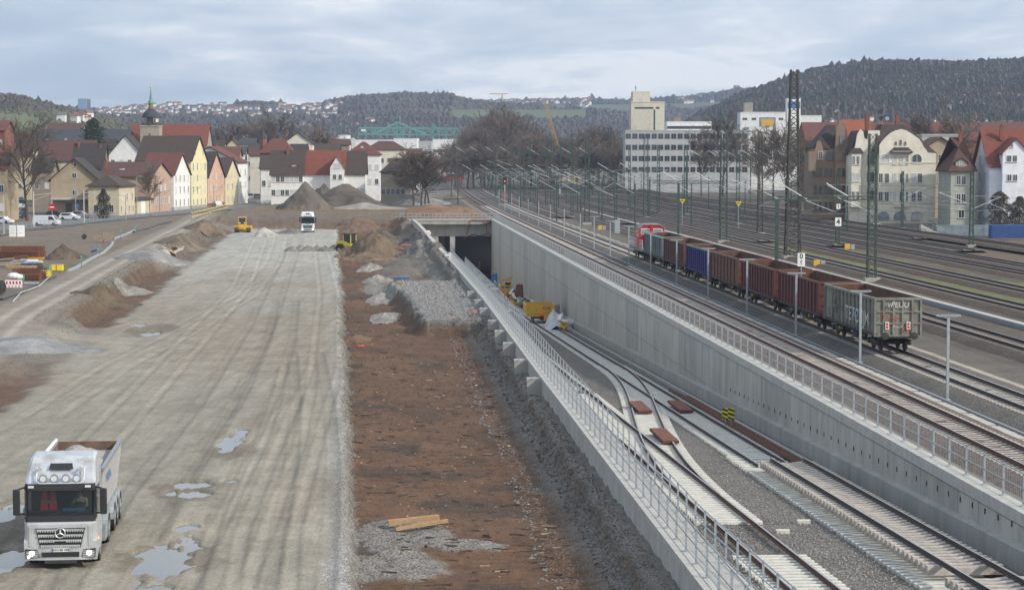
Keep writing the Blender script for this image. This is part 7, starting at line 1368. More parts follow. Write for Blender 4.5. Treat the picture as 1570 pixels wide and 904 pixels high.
for px, py, lab in ((727, 478, 'scrap of orange sheeting on the gravel platform'), (553, 530, 'small red rag on the brown strip')): thing_mesh(MB().box(-.25, .25, -.15, .15, 0, .05), 'plastic_scrap', M['orange'], lab, 'scrap', G(px, py, -1.65 if px > 600 else -2.9), .4)
# ================================================================ MACHINES
def wheelset_mesh(r, w): return MB().wheel((0, 0, 0), r, w, 20).mesh('wheel', M['black'])
p = G(372, 356, -2.4); bd = empty('bulldozer', (p.x, p.y, -2.42), R(4), 'yellow bulldozer facing away at the far left end of the pad', 'bulldozer')
for s in (-1, 1):
    tr = MB(); prof = [(-1.7, .35), (-1.4, .05), (1.4, .05), (1.8, .4), (1.6, .85), (-1.5, .85)]; x0, x1 = sorted((s*.75, s*1.45)); tr.prism(prof, 'x', x0, x1).build('track', M['dark'], bd)
MB().prism([(-1.5, .6), (1.6, .6), (1.6, 1.6), (.3, 1.75), (-1.5, 1.55)], 'x', -.72, .72).build('body', M['yellow'], bd); MB().boxc((0, -1.1, 1.1), (1.5, .7, .9)).boxc((0, -1.5, 1.05), (1.1, .2, .5)).build('ripper_tank', M['yellow'], bd)
cb = MB().boxc((0, -.4, 2.2), (1.35, 1.4, 1.1)).build('cab_glass', M['glass'], bd); mb = MB()
for x in (-.68, .68):
    for y in (-1.1, .3): mb.boxc((x, y, 2.2), (.1, .1, 1.2))
mb.build('cab_frame', M['yellow'], bd); MB().boxc((0, -.4, 2.86), (1.5, 1.6, .16)).build('cab_roof', M['yellow'], bd); MB().prism([(2.0, .1), (2.15, .1), (2.35, 1.2), (2.2, 1.25)], 'x', -1.75, 1.75).build('blade', M['yellow'], bd); MB().bar((-1.0, 1, .5), (-1.1, 2.1, .5), .18).bar((1.0, 1, .5), (1.1, 2.1, .5), .18).build('push_arm', M['dark'], bd); MB().tube((.4, .9, 1.6), (.4, .9, 2.4), .06, 8).build('exhaust', M['dark'], bd)
for x in (-.45, .45): MB().boxc((x, -1.12, 1.85), (.3, .05, .2)).build('rear_lamp', tm['lampg'], bd)
p = G(540, 387, -2.7); rl = empty('road_roller', (p.x, p.y, -2.75), R(60), 'yellow soil roller with big drum at the edge of the gravel pad', 'road roller')
MB().tube((-1.05, -1.6, .78), (1.05, -1.6, .78), .76, 28).build('drum', M['galvd'], rl); MB().boxc((-1.2, -1.6, .8), (.16, 2.1, .5)).boxc((1.2, -1.6, .8), (.16, 2.1, .5)).boxc((0, -2.65, .8), (2.55, .18, .5)).boxc((0, -.5, .9), (2.5, .2, .55)).build('drum_frame', M['yellowb'], rl)
MB().prism([(-.4, .6), (2.4, .6), (2.6, 1.3), (2.3, 1.75), (.9, 1.8), (-.3, 1.3)], 'x', -.8, .8).build('body', M['yellowb'], rl); MB().boxc((0, .45, 2.15), (1.4, 1.3, 1.3)).build('cab_glass', M['glass'], rl); mb = MB()
for x in (-.7, .7):
    for y in (-.2, 1.1): mb.boxc((x, y, 2.15), (.1, .1, 1.35))
mb.build('cab_frame', M['yellowb'], rl); MB().boxc((0, .45, 2.88), (1.6, 1.55, .14)).build('cab_roof', M['blackp'], rl); wm_ = wheelset_mesh(.72, .5)
for s in (-1, 1): inst('wheel', wm_, rl, (s*.95, 1.5, .72))
for x in (-.95, .95): MB().tube((x, -1.6, .80), (x*1.12, -1.6, .80), .72, 28).tube((x*1.12, -1.6, .8), (x*1.16, -1.6, .8), .25, 12).build('drum_cap', M['blackp'], rl)
# material on the trough floor
def TZ(px, py, dz=0.0): return GT(px, py, dz)
p = TZ(827, 495, .1); tz_ = empty('rail_trolley', (cR(p.y), p.y, float(FL(p.y))+.28), .0635, 'yellow rail trolley with open box standing on the right trough track', 'rail trolley')
for a_, b_, c_ in (((-1.65, 1.65, -.05, .05), (.9, 1.9), 'end_board'), ((-1.65, 1.65, 5.0, 5.1), (.9, 1.9), 'end_board'), ((-1.68, -1.6, 0, 5.1), (.9, 1.9), 'side_board'), ((1.6, 1.68, 0, 5.1), (.9, 1.9), 'side_board'), ((-1.6, 1.6, .05, 5), (.9, 1.0), 'floor')): MB().box(*a_, *b_).build(c_, M['yellow'], tz_)
MB().boxc((0, -.08, .72), (3.3, .2, .3)).build('buffer_beam', M['yellow'], tz_); MB().boxc((.65, -.09, 1.55), (.75, .04, .22)).build('red_plate', M['red'], tz_); text('ROBEL', .17, M['white'], tz_, (.65, -.115, 1.55), (R(90), 0, 0), 'lettering')
MB().boxc((0, 2.5, .6), (2.0, 4.6, .25)).build('frame', M['dark'], tz_)
for y in (1.0, 4.1): inst('wheelset', axle_me, tz_, (0, y, -.1))
MB().boxc((.1, -.2, .6), (.5, .15, .25)).build('coupling', M['red'], tz_); thing_mesh(MB().boxc((-.4, 1, 1.25), (1.4, 1.2, .7)).boxc((.7, 2.4, 1.2), (1.2, 1.6, .6)), 'tool_box', tm['blue'], 'blue tool boxes inside the yellow rail trolley', 'tool box', tz_.location, .0635)
p = TZ(797, 457, .1); cg = empty('yellow_cage', (float(WR(p.y))-2.2, p.y, p.z), 0, 'tall yellow steel cage machine standing by the right trough wall', 'machine'); mb = MB()
for x in (-.75, .75):
    for y in (-.6, .6): mb.boxc((x, y, 1.4), (.13, .13, 2.8))
for z in (.3, 1.1, 1.9, 2.75): mb.boxc((0, -.6, z), (1.6, .16, .22)).boxc((0, .6, z), (1.6, .16, .22)).boxc((-.75, 0, z), (.16, 1.2, .2)).boxc((.75, 0, z), (.16, 1.2, .2))
mb.bar((-.7, -.6, 2.5), (1.0, -.6, 3.3), .2).build('frame', M['yellow'], cg); MB().boxc((0, 0, .8), (1.3, 1.0, 1.2)).build('engine_box', M['yellow'], cg); MB().boxc((.3, 0, 2.0), (.8, .8, .8)).build('winch', M['dark'], cg)
p = TZ(762, 436, .0); pl_ = empty('portable_toilet', (p.x-.4, 383, float(FL(383))), 0, 'blue portable toilet with pale roof at the tunnel mouth', 'portable toilet'); MB().boxc((0, 0, 1.1), (1.15, 1.15, 2.2)).build('cabin', tm['blue'], pl_); MB().prism([(-.65, 2.2), (.65, 2.2), (.45, 2.5), (-.45, 2.5)], 'y', -.65, .65).build('roof', M['galvd'], pl_); MB().boxc((0, -.6, 1.1), (.75, .04, 1.9)).build('door', mat('toilet_door', (.10, .25, .5), .5), pl_)
thing_mesh(MB().boxc((0, 0, 1), (1.6, 1, 2)), 'rust_container', M['rust'], 'rust brown steel box beside the portable toilet', 'container', (pl_.location.x+1.9, 381, float(FL(381))))
p = TZ(733, 426, 0); ex = empty('excavator', (X(733, 396), 396, float(FL(396))), R(10), 'small orange excavator parked in the tunnel mouth', 'excavator'); MB().boxc((-.8, 0, .4), (.5, 3, .8)).build('track', M['dark'], ex); MB().boxc((.8, 0, .4), (.5, 3, .8)).build('track', M['dark'], ex); MB().prism([(-1.2, 0), (1.2, 0), (1.1, .9), (-1.1, .9)], 'y', -1.2, 1.6).build('house', M['yellow'], ex).location = (0, 0, .85); MB().boxc((-.6, -.6, 2.3), (.95, 1.2, 1.3)).build('cab', M['glassl'], ex); MB().bar((.2, 0, 1.8), (.5, 1.6, 4.2), .3).bar((.5, 1.6, 4.2), (.6, 3.2, 2.4), .25).build('boom', M['dark'], ex)
p = TZ(830, 468, 0); thing_mesh(MB().hexa([(-.8, 0, 0), (.8, 0, 0), (.8, .12, 0), (-.8, .12, 0), (-.25, .7, 2.9), (.65, .7, 2.9), (.65, .82, 2.9), (-.25, .82, 2.9)]), 'steel_plate', M['rust'], 'rusty red steel plate leaning upright at the trough wall', 'steel plate', (float(WR(p.y))-2.0, p.y, p.z), 0)
thing_mesh(MB().tube((-.4, 0, 0), (-.25, .2, 2.2), .36, 12).tube((.4, 0, 0), (.45, .2, 2.0), .34, 12), 'grey_pipes', M['galvd'], 'two grey pipe sections standing against the trough wall', 'pipes', (float(WR(246))-1.2, 246, float(FL(246))))
thing_mesh(MB().tube((0, -.3, .9), (0, .3, .9), .9, 20), 'cable_drum', M['blackp'], 'black cable drum with yellow rim beside the trolley', 'cable drum', (float(WR(249))-2.4, 249, float(FL(249))+.3), .3); thing_mesh(MB().tube((0, .3, .9), (0, .45, .9), .98, 20), 'cable_reel', M['yellow'], 'yellow cable reel leaning on the black drum', 'cable reel', (float(WR(249))-2.2, 249.2, float(FL(249))+.3), .3)
g4 = random.Random(8); MX = [M['wood2'], M['galvd'], M['dark'], M['yellow'], M['white'], M['rust'], M['blackp'], M['wood']]
jm = []
for k in range(8):
    mb = MB()
    for _ in range(3): c = Vector((g4.uniform(-.5, .5), g4.uniform(-.5, .5), g4.uniform(.1, .6))); mb.bar(c, c+Vector((g4.uniform(-.9, .9), g4.uniform(-.9, .9), g4.uniform(-.1, .5))), g4.uniform(.15, .6), g4.uniform(.1, .45))
    jm.append(mb.mesh('site_material', MX[k]))
jn = -1
for k in range(60):
    y = 215+k*2.75; jn += (y > 222); o = inst('site_material', jm[k % 8], None, (float(WR(y))-1.4-g4.random()*1.2, y, float(FL(y))+.25), (0, 0, g4.uniform(0, 6)), (1, 1, 1.3)) if y > 222 else None
    if o: tag(o, ORD[jn]+' jumbled piece of material from the front along the right trough wall foot', 'building material', 'building material along the trough wall')
tarp = mat('grey_tarpaulin', (.48, .49, .52), .6, n=(2, .2)); V = []; xs = np.linspace(-1, 1, 16); XX, YY = np.meshgrid(xs, xs); Z = .9*np.clip(1.1-XX**2-YY**2*.8, 0, 1)*(1+.7*fbm(XX*3, YY*3, 4))+.1
o = numesh('tarpaulin_heap', np.stack([XX*1.5, YY*4.2, Z*1.7], -1).reshape(-1, 3), gridfaces(16, 16), tarp, None, smooth=False); o.location = (float(WR(231))-1.9, 231, float(FL(231))); tag(o, 'heap of material under crumpled grey tarpaulin beside the trolley', 'tarpaulin')
# ================================================================ PEOPLE
def person(label, x, y, z, rz, h=1.78, vest=True, helmet=M['yellow'], sit=False, name='person'):
    t = empty(name, (x, y, z), rz, label, 'person'); s = h/1.78
    J = {'pel': (0, 0, .95), 'sp': (0, .01, 1.18), 'ch': (0, .01, 1.38), 'nk': (0, .01, 1.50), 'hd': (0, -.01, 1.64), 'ht': (0, 0, 1.74), 'hl': (-.10, 0, .90), 'kl': (-.12, -.03, .50), 'al': (-.13, .01, .08), 'tl': (-.14, -.14, .03), 'hr': (.10, 0, .90), 'kr': (.12, -.01, .50), 'ar': (.14, .05, .08), 'tr': (.15, -.10, .03),
         'sl': (-.19, .01, 1.42), 'el': (-.26, .0, 1.14), 'wl': (-.25, -.10, .90), 'fl': (-.25, -.14, .80), 'sr': (.19, .01, 1.42), 'er': (.26, .02, 1.14), 'wr': (.24, -.08, .90), 'fr': (.24, -.12, .80)}
    if sit: 
        for k_, v_ in {'kl': (-.16, -.42, .92), 'al': (-.16, -.45, .48), 'tl': (-.16, -.58, .42), 'kr': (.16, -.42, .92), 'ar': (.16, -.45, .48), 'tr': (.16, -.58, .42), 'wl': (-.18, -.38, 1.22), 'fl': (-.14, -.45, 1.26), 'wr': (.18, -.38, 1.22), 'fr': (.14, -.45, 1.26), 'el': (-.28, -.14, 1.2), 'er': (.28, -.14, 1.2)}.items(): J[k_] = v_
    E = [('pel', 'sp'), ('sp', 'ch'), ('ch', 'nk'), ('nk', 'hd'), ('hd', 'ht'), ('pel', 'hl'), ('hl', 'kl'), ('kl', 'al'), ('al', 'tl'), ('pel', 'hr'), ('hr', 'kr'), ('kr', 'ar'), ('ar', 'tr'), ('ch', 'sl'), ('sl', 'el'), ('el', 'wl'), ('wl', 'fl'), ('ch', 'sr'), ('sr', 'er'), ('er', 'wr'), ('wr', 'fr')]
    Rr = dict(pel=.15, sp=.14, ch=.16, nk=.06, hd=.105, ht=.07, hl=.10, kl=.065, al=.045, tl=.04, hr=.10, kr=.065, ar=.045, tr=.04, sl=.075, el=.05, wl=.035, fl=.03, sr=.075, er=.05, wr=.035, fr=.03)
    ks = list(J); me = bpy.data.meshes.new('body'); me.from_pydata([tuple(c*s for c in J[k_]) for k_ in ks], [(ks.index(a), ks.index(b)) for a, b in E], []); o = bpy.data.objects.new('body', me); COL.objects.link(o)
    md = o.modifiers.new('skin', 'SKIN'); o.modifiers.new('sub', 'SUBSURF').levels = 1
    for i, k_ in enumerate(ks): me.skin_vertices[0].data[i].radius = (Rr[k_]*s, Rr[k_]*s); me.skin_vertices[0].data[i].use_root = (k_ == 'pel')
    dg = bpy.context.evaluated_depsgraph_get(); dg.update(); m2 = bpy.data.meshes.new_from_object(o.evaluated_get(dg)); m2.materials.clear(); m2.materials.append(mat('dark_work_clothes', (.045, .05, .06), .9)); m2.materials.append(M['skin'])
    for p_ in m2.polygons:
        c = p_.center; p_.material_index = 1 if (c.z > 1.53*s or (abs(c.x) > .16*s and c.z < .9*s and not sit)) else 0
        p_.use_smooth = True
    o.modifiers.clear(); o.data = m2; o.parent = t
    if vest: MB().lathe([(.20*s, .86*s), (.21*s, 1.05*s), (.205*s, 1.25*s), (.20*s, 1.40*s), (.12*s, 1.49*s)], 12).build('safety_vest', M['orange'], t, smooth=True).scale = (1.0, .72, 1); mb = MB().lathe([(.216*s, .98*s), (.216*s, 1.04*s)], 12); mb.build('reflective_band', M['white'], t).scale = (1, .72, 1)
    if helmet: MB().lathe([(.15*s, 1.66*s), (.135*s, 1.70*s), (.12*s, 1.77*s), (.06*s, 1.82*s), (.01, 1.83*s)], 12).build('helmet', helmet, t, smooth=True)
    return t
p = TZ(775, 462, .12); person('worker in orange vest and yellow helmet standing on the trough track', float(X(776, 292)), 292, float(FL(292))+.1, .2, 1.85)
p = TZ(775, 487, .1); person('worker in orange vest half hidden behind the left railing', X(776, 243), 243, float(FL(243))+.1, .8, 1.8, helmet=M['red']); person('second orange clad worker bending close behind the left railing', X(781, 236), 236, float(FL(236))+.1, -.6, 1.7, helmet=M['white'])
person('far worker in orange beside the red and white train', X(722, 900), 900, -.1, 0, 1.8); person('another far worker in orange on the distant track', X(729, 905), 905, -.1, .5, 1.8)
cz_, sz_ = math.cos(T1.rotation_euler.z), math.sin(T1.rotation_euler.z)
def inT(x, y, z): return (tp.x+x*cz_-y*sz_, tp.y+x*sz_+y*cz_, tp.z+z)
dr = person('truck driver in a pale shirt seated behind the windscreen of the silver truck', *inT(.58, 1.0, .88), T1.rotation_euler.z, 1.75, vest=False, helmet=None, sit=True)
for q in dr.children: q.data.materials[0] = mat('pale_shirt', (.42, .40, .36), .9)
MB().sphere((0, .03, 1.66), (.10, .11, .12), 10, 6).build('hair', mat('brown_hair', (.05, .03, .02), .9), dr)
vs = empty('safety_vest', inT(-.42, .32, 0), T1.rotation_euler.z, 'red safety vest with grey bands hanging behind the left of the truck windscreen', 'safety vest'); rv = mat('red_vest', (.75, .05, .04), .8)
MB().hexa([(-.30, 0, 2.0), (-.03, 0, 2.0), (-.03, .04, 2.0), (-.30, .04, 2.0), (-.24, 0, 2.68), (-.02, 0, 2.68), (-.02, .04, 2.68), (-.24, .04, 2.68)]).hexa([(.02, 0, 2.0), (.28, 0, 2.0), (.28, .04, 2.0), (.02, .04, 2.0), (.02, 0, 2.68), (.24, 0, 2.68), (.24, .04, 2.68), (.02, .04, 2.68)]).build('cloth', rv, vs)['kind'] = 'stuff'
MB().box(-.28, .27, -.015, -.002, 2.26, 2.33).build('reflective_band', M['galv'], vs); MB().box(-.15, -.1, -.02, -.002, 2.33, 2.66).build('reflective_band', M['galv'], vs); MB().box(.12, .17, -.02, -.002, 2.33, 2.66).build('reflective_band', M['galv'], vs)
thing_mesh(MB().boxc((0, 0, 0), (.75, .03, .15)), 'name_plate', mat('blue_name_plate', (.05, .25, .62), .5), 'blue name plate on the dashboard of the silver truck', 'name plate', inT(.45, .22, 2.02), T1.rotation_euler.z)
# ================================================================ CARS
def car(label, x, y, z, rz, col, kind='hatch', group=None):
    t = empty('parked_car' if kind != 'van' else 'white_van', (x, y, z), rz, label, 'van' if kind == 'van' else 'car', group)
    m = mat('car_paint_%s' % col, dict(white=(.72, .73, .74), silver=(.42, .44, .46), black=(.02, .02, .025), grey=(.13, .14, .15), blue=(.05, .09, .2), red=(.35, .03, .03), dark=(.04, .045, .05))[col], .3, .2, n=(1, .04))
    if kind == 'van': L, W_, H_, body, glass = 4.9, 1.95, 1.97, [(0, .35), (4.9, .35), (4.9, .95), (4.55, 1.12), (3.85, 1.92), (3.6, 1.97), (.1, 1.95), (0, 1.2)], [(3.1, 1.15), (4.35, 1.15), (3.82, 1.78), (3.1, 1.78)]
    else: L, W_, H_, body, glass = 4.1, 1.74, 1.48, [(0, .3), (4.1, .3), (4.1, .72), (3.2, .93), (2.5, 1.43), (1.9, 1.5), (.5, 1.42), (.05, .95)], [(.42, .95), (3.0, .95), (2.45, 1.36), (.7, 1.36)]
    bd_ = MB()
    n = len(body); V = []; Fs = []
    for xx, nf in ((-W_/2, 1), (-W_/2+.1, 0), (W_/2-.1, 0), (W_/2, 1)):
        for (yy_, zz_) in body: V.append((xx*(1-.13*max(0, zz_-.9)/.55 if kind != 'van' else 1-.05*max(0, zz_-1.1)), -yy_+L/2+(0 if nf == 0 else .0), zz_-(0.03 if nf else 0)))
    for k in range(3):
        for i in range(n): a = k*n+i; b = k*n+(i+1) % n; Fs.append((a, a+n, b+n, b))
    Fs.append(tuple(range(n-1, -1, -1))); Fs.append(tuple(3*n+i for i in range(n))); bd_._add(V, Fs); bd_.build('body', m, t)
    for s in (-1, 1):
        x0 = W_/2*(.93 if kind != 'van' else .985); P = [(-a+L/2, b) for a, b in glass]; MB().prism(P, 'x', *sorted((s*x0*.95, s*(x0+.015)))).build('side_window', M['glass'], t)
        for yy_ in (.8, L-.85): o = inst('wheel', car_wh, t, (s*(W_/2-.08), -yy_+L/2, .32))
        MB().boxc((s*(W_/2-.25), -L/2-.01, .68), (.3, .06, .16)).build('headlight', tm['lampg'], t); MB().boxc((s*(W_/2-.18), L/2+.0, .85), (.2, .06, .22)).build('tail_light', M['red'], t)
    f = 1.2 if kind == 'van' else .95; b0 = [(-W_/2*.8, -(L/2-(.42 if kind == 'van' else 1.0))-.03, f), (W_/2*.8, -(L/2-(.42 if kind == 'van' else 1.0))-.03, f)]; yt = -(L/2-(1.03 if kind == 'van' else 1.6)); zt = 1.88 if kind == 'van' else 1.40
    MB()._add([b0[0], b0[1], (W_/2*.7, yt-.03, zt), (-W_/2*.7, yt-.03, zt), (b0[0][0], b0[0][1]+.2, f), (b0[1][0], b0[1][1]+.2, f), (W_/2*.7, yt+.1, zt), (-W_/2*.7, yt+.1, zt)], [(0, 1, 2, 3), (7, 6, 5, 4), (0, 4, 5, 1), (1, 5, 6, 2), (2, 6, 7, 3), (3, 7, 4, 0)]).build('windscreen', M['glass'], t)
    return t
car_wh = MB().wheel((0, 0, 0), .32, .2, 14).mesh('wheel', M['black'])
zc_ = -1.25
def pc(px, py): return G(px, py, zc_)
for px, py, rz, col, kd_, lab in ((72, 346, R(82), 'white', 'van', 'white delivery van parked side-on behind the street fence'), (107, 337, R(80), 'white', 'hatch', 'white hatchback parked in front of the tan gabled house'), (124, 334, R(75), 'silver', 'hatch', 'silver hatchback partly hidden behind the white one'), (5, 343, R(70), 'white', 'hatch', 'white small car cut off by the left picture edge'),
    (86, 333, R(85), 'dark', 'hatch', 'dark car half hidden between the van and the white hatchback'), (334, 317, R(20), 'white', 'hatch', 'white car at the kerb below the peach orange house'),
    (31, 335, R(-4), 'dark', 'hatch', 'nearest dark car of the line parked up the side street'), (30, 328, R(-4), 'grey', 'hatch', 'second car of the line parked up the side street'), (30, 321, R(-4), 'silver', 'hatch', 'third car, silver, in the side street line'), (30, 315, R(-4), 'black', 'hatch', 'fourth car, black, in the side street line'), (29, 310, R(-4), 'blue', 'hatch', 'fifth car, dark blue, in the side street line'), (29, 306, R(-4), 'grey', 'hatch', 'farthest car of the side street line'),
    (384, 306, R(8), 'white', 'van', 'white van driving towards the viewer at the end of the street row'), (397, 304, R(80), 'silver', 'hatch', 'silver car left of the white one in front of the town centre'), (415, 305, R(78), 'white', 'hatch', 'white car at the corner in front of the long white house'), (428, 306, R(78), 'dark', 'hatch', 'dark car beside the tall mound at the town centre'),
    (388, 297, R(8), 'dark', 'hatch', 'dark car behind the white van in the street'), (389, 291, R(8), 'silver', 'hatch', 'silver car farther up the town street'), (384, 288, R(8), 'blue', 'hatch', 'blue car farther up the town street'), (390, 285, R(8), 'white', 'hatch', 'white car far up the town street'), (1345, 349, R(85), 'silver', 'hatch', 'silver car parked at the foot of the large cream house')):
    p = pc(px, py); 
    if px > 1000: p = Vector((X(px, 372), 372, -1.3))
    car(lab, p.x, p.y, p.z, rz, col, kd_)
# ================================================================ STREET FURNITURE
def pole(label, px, by, ty, kind='pole', arm=0, m=None, cat=None, zg=-1.25):
    p = G(px, by, zg); h = Zat(ty, p.y)-zg; m = m or M['galv']; t = empty('street_lamp' if kind == 'lamp' else 'tram_pole' if kind == 'pole' else 'sign_post', p, 0, label, cat or ('street lamp' if kind == 'lamp' else 'pole' if kind == 'pole' else 'sign')); MB().tube((0, 0, 0), (0, 0, h), .11, 6, .08).build('post', m, t)
    if kind == 'lamp': MB().bar((0, 0, h), (arm, 0, h+.1), .07).build('arm', m, t); MB().boxc((arm, 0, h+.08), (.9, .3, .14)).build('lamp_head', M['galvd'], t)
    if kind == 'pole' and arm: MB().tube((0, 0, h-.6), (arm, 0, h-.3), .05, 5).tube((0, 0, h-1.6), (arm*.8, 0, h-.6), .04, 5).build('cantilever', m, t)
    return t, h
pole('pale concrete pole at the street fence in front of the big bare tree', 52, 348, 294, 'pole', 3.5, WM['ivory']); pole('tall lamp in front of the tan gabled house', 116, 332, 273, 'lamp', .9); pole('pale pole right of the tan gabled house', 129, 342, 291, 'pole', 3, WM['ivory']); pole('street lamp with arm in front of the beige corner house', 193, 338, 300, 'lamp', -1.5); pole('tall street lamp between the beige and pink houses', 210, 334, 271, 'lamp', .9)
pole('grey pole in front of the pink house', 245, 331, 290, 'pole', 2.5); pole('grey pole in front of the pale house', 292, 326, 285, 'pole', 2.5); pole('grey pole in front of the peach house', 328, 322, 284, 'pole', 2.5); pole('grey pole at the white house at the row end', 362, 318, 284, 'pole', 2.5); pole('tall pole in front of the long white house', 447, 300, 255, 'pole'); pole('pole beside the parked cars at the town centre', 400, 310, 268, 'pole'); pole('thin pole left of the white gabled centre house', 532, 290, 262, 'pole'); pole('dark pole at the left picture edge', 6, 360, 300, 'pole', 0, WM['grey'])
t, h = pole('red and white no entry sign by the side street', 80, 335, 314, 'sign', 0); MB().boxc((0, -.12, h-.5), (1.3, .05, 1.3)).build('sign_plate', M['red'], t); MB().boxc((0, -.16, h-.5), (.95, .03, .26)).build('white_bar', M['white'], t)
t, h = pole('blue traffic sign in front of the tan house', 118, 331, 313, 'sign', 0); MB().boxc((0, -.12, h-.4), (.9, .05, .9)).build('sign_plate', tm['blue'], t)
t, h = pole('blue traffic sign by the ivy shrub', 163, 333, 314, 'sign', 0); MB().boxc((0, -.12, h-.4), (.9, .05, .9)).build('sign_plate', tm['blue'], t)
def sx_(y): return -88.5+(21.0/157)*(y-386)
railing('dark street railing between the road and the building site', lambda y: sx_(y), lambda y: -1.2, 345, 560, 2.3, infill=False, mt=M['galvd'])
def fence_w(label, pa, pb, n, zg, h, m, rails=(.5, 1.0), post=.1, stripe=None):
    a, b = G(*pa, zg), G(*pb, zg); t = empty('site_fence', a, 0, label, 'fence'); d = b-a; pm = MB().boxc((0, 0, h/2), (post, post, h)).mesh('post', m)
    for k in range(n+1): inst('post', pm, t, d*(k/n))
    for r_ in rails: MB().bar(Vector((0, 0, h*r_)), d+Vector((0, 0, h*r_)), .04, .14).build('rail', stripe or m, t)
    return t
fence_w('wooden rail fence along the far rim of the pit', (388, 330), (612, 331), 15, -.8, 1.3, M['wood']); fence_w('yellowish barrier rail where the haul road climbs to the street', (294, 338), (350, 322), 12, -1.2, 1.5, M['wood'], stripe=M['yellowb']); fence_w('wooden guard rail left of the tunnel portal', (580, 334), (612, 334), 4, -.5, 1.3, M['wood2'])
t = railing('grey guard railing on top of the tunnel portal', lambda x: 0, lambda y: 0, 0, 1, 2, infill=False); bpy.data.objects.remove(t)
for o in [q for q in bpy.data.objects if q.parent is None and q.name.startswith(('post', 'handrail', 'middle_rail', 'toe_rail'))]: bpy.data.objects.remove(o)
fence_w('grey guard railing on top of the tunnel portal', (613, 337), (764, 337), 24, .05, 1.2, M['galvd'])
for k, (px, lab) in enumerate(((19.5, 'left one of two white site boards at the left edge'), (32, 'right one of two white site boards at the left edge'))):
    Yb = 322; t = empty('site_board', (X(px, Yb), Yb, -1.2), .2*k, lab, 'sign'); MB().boxc((0, 0, Zat(354, Yb)+1.2), (1.1, .06, 1.75)).build('panel', M['white'], t)
    for x in (-.4, .4): MB().tube((x, .1, 0), (x, .05, Zat(348, Yb)+1.2), .05, 5).build('leg', M['wood'], t)
    for q in range(3): MB().boxc((-.1, -.04, Zat(349+q*4, Yb)+1.2), (.6, .01, .05)).build('text_line', M['galvd'], t)
# stakes with green tops
so_ = ['nearest green-topped stake beside the red and white barrier', 'green-topped stake beside the yellow blocks', 'green-topped stake where the road forks', 'green-topped stake below the blue pipe', 'green-topped stake in front of the wooden crate', 'farthest green-topped stake by the haul road']
gtop = mat('green_stake_top', (.03, .42, .20), .6)
for (px, by, ty), lab in zip(((36.5, 449, 421), (78.5, 429, 406), (125, 412, 392), (153, 392, 375), (185, 367, 351), (207, 361, 346)), so_):
    p = G(px, by, -1.2); h = Zat(ty, p.y)+1.2; t = empty('stake', p, 0, lab, 'stake'); MB().boxc((0, 0, h*.4), (.09, .07, h*.8)).build('post', M['wood2'], t); MB().boxc((0, 0, h*.85), (.14, .12, h*.32)).build('green_top', gtop, t)
def along(label, pts, r, m, name, cat, zg=-1.15, n=6):
    mb = MB(); P = [G(a, b, zg) for a, b in pts]
    for a, b in zip(P, P[1:]): mb.tube(a, b, r, n)
    return thing_mesh(mb, name, m, label, cat)
along('thick black drainage hose curving along the haul road', [(2, 459), (25, 452), (48, 440), (62, 433), (85, 424)], .16, M['blackp'], 'drainage_hose', 'hose'); along('grey cable bundle along the haul road beside the green stakes', [(104, 416), (116, 411), (128, 404), (140, 397), (158, 388), (170, 377), (176, 366), (192, 360), (207, 353)], .22, M['galvd'], 'cable_bundle', 'cable'); along('long black sheet kerb along the street fence', [(0, 362), (40, 354), (90, 349), (150, 341), (220, 334), (300, 327), (360, 321)], .2, M['blackp'], 'black_kerb', 'kerb')
along('white rope between the nearest green stakes', [(20, 462), (32, 448), (60, 438), (76, 424)], .03, M['white'], 'rope', 'rope', -.9, 4); along('second black hose climbing to the crate', [(205, 356), (225, 351), (245, 344), (262, 340)], .25, M['blackp'], 'drainage_hose', 'hose')
# rust reinforcement cages
def cage(label, pa, wpx, hpx, dep, m=M['rust']):
    p = G(*pa, -1.2); s = p.y/F; t = empty('reinforcement_cages', p, 0, label, 'reinforcement'); w, h = wpx*s, hpx*s; me = MB()
    for k in range(int(h/.28)+1): me.box(0, w, -.02, .0, k*.28, k*.28+.07)
    for k in range(int(w/.45)+1): me.box(k*.45, k*.45+.06, -.02, .02, 0, h)
    ms = me.mesh('mesh_mat', m)
    for k in range(6): inst('mesh_mat', ms, t, (rnd.uniform(-.2, .2), k*dep/6, 0), (R(rnd.uniform(-12, 4)), 0, rnd.uniform(-.05, .05)))
    MB().box(.1, w-.1, .1, dep*.9, 0, h*.55).build('mat_stack', m, t)
    return t
cage('stack of rusty reinforcement mats at the left picture edge', (-6, 397), 66, 19, 5); cage('lower stack of rusty reinforcement mats behind the barrier', (18, 431), 42, 19, 4)
p = G(8, 443, -1.2); s = p.y/F; t = empty('barrier_board', p, .05, 'red and white barrier fence panel in front of the rusty mats', 'barrier'); MB().box(0, 26*s, -.03, .03, .15, 14*s).build('panel', M['white'], t); mb = MB()
for k in range(5): mb.box((1.5+k*5)*s, (4+k*5)*s, -.045, -.03, 14*s-.22-.2, 14*s-.12)
mb.build('red_stripe', M['red'], t)['kind'] = 'stuff'; mb = MB()
for k in range(5): mb.box((.3+k*5)*s, (2.6+k*5)*s, -.045, -.03, .2, .3)
mb.build('red_stripe', M['red'], t)['kind'] = 'stuff'; mb = MB()
for k in range(6): mb.box((.2+k*5)*s, (.8+k*5)*s, -.04, -.032, .3, 14*s-.45)
mb.build('slot', M['galvd'], t)['kind'] = 'stuff'
thing_mesh(MB().sphere((0, 0, .2), (.7, .4, .35), 9, 6).sphere((.5, .1, .1), (.5, .4, .3), 8, 5), 'white_bag', M['white'], 'white filled bag behind the red and white barrier', 'bag', G(18, 434, -1.2)+Vector((0, 1.0, .5)))
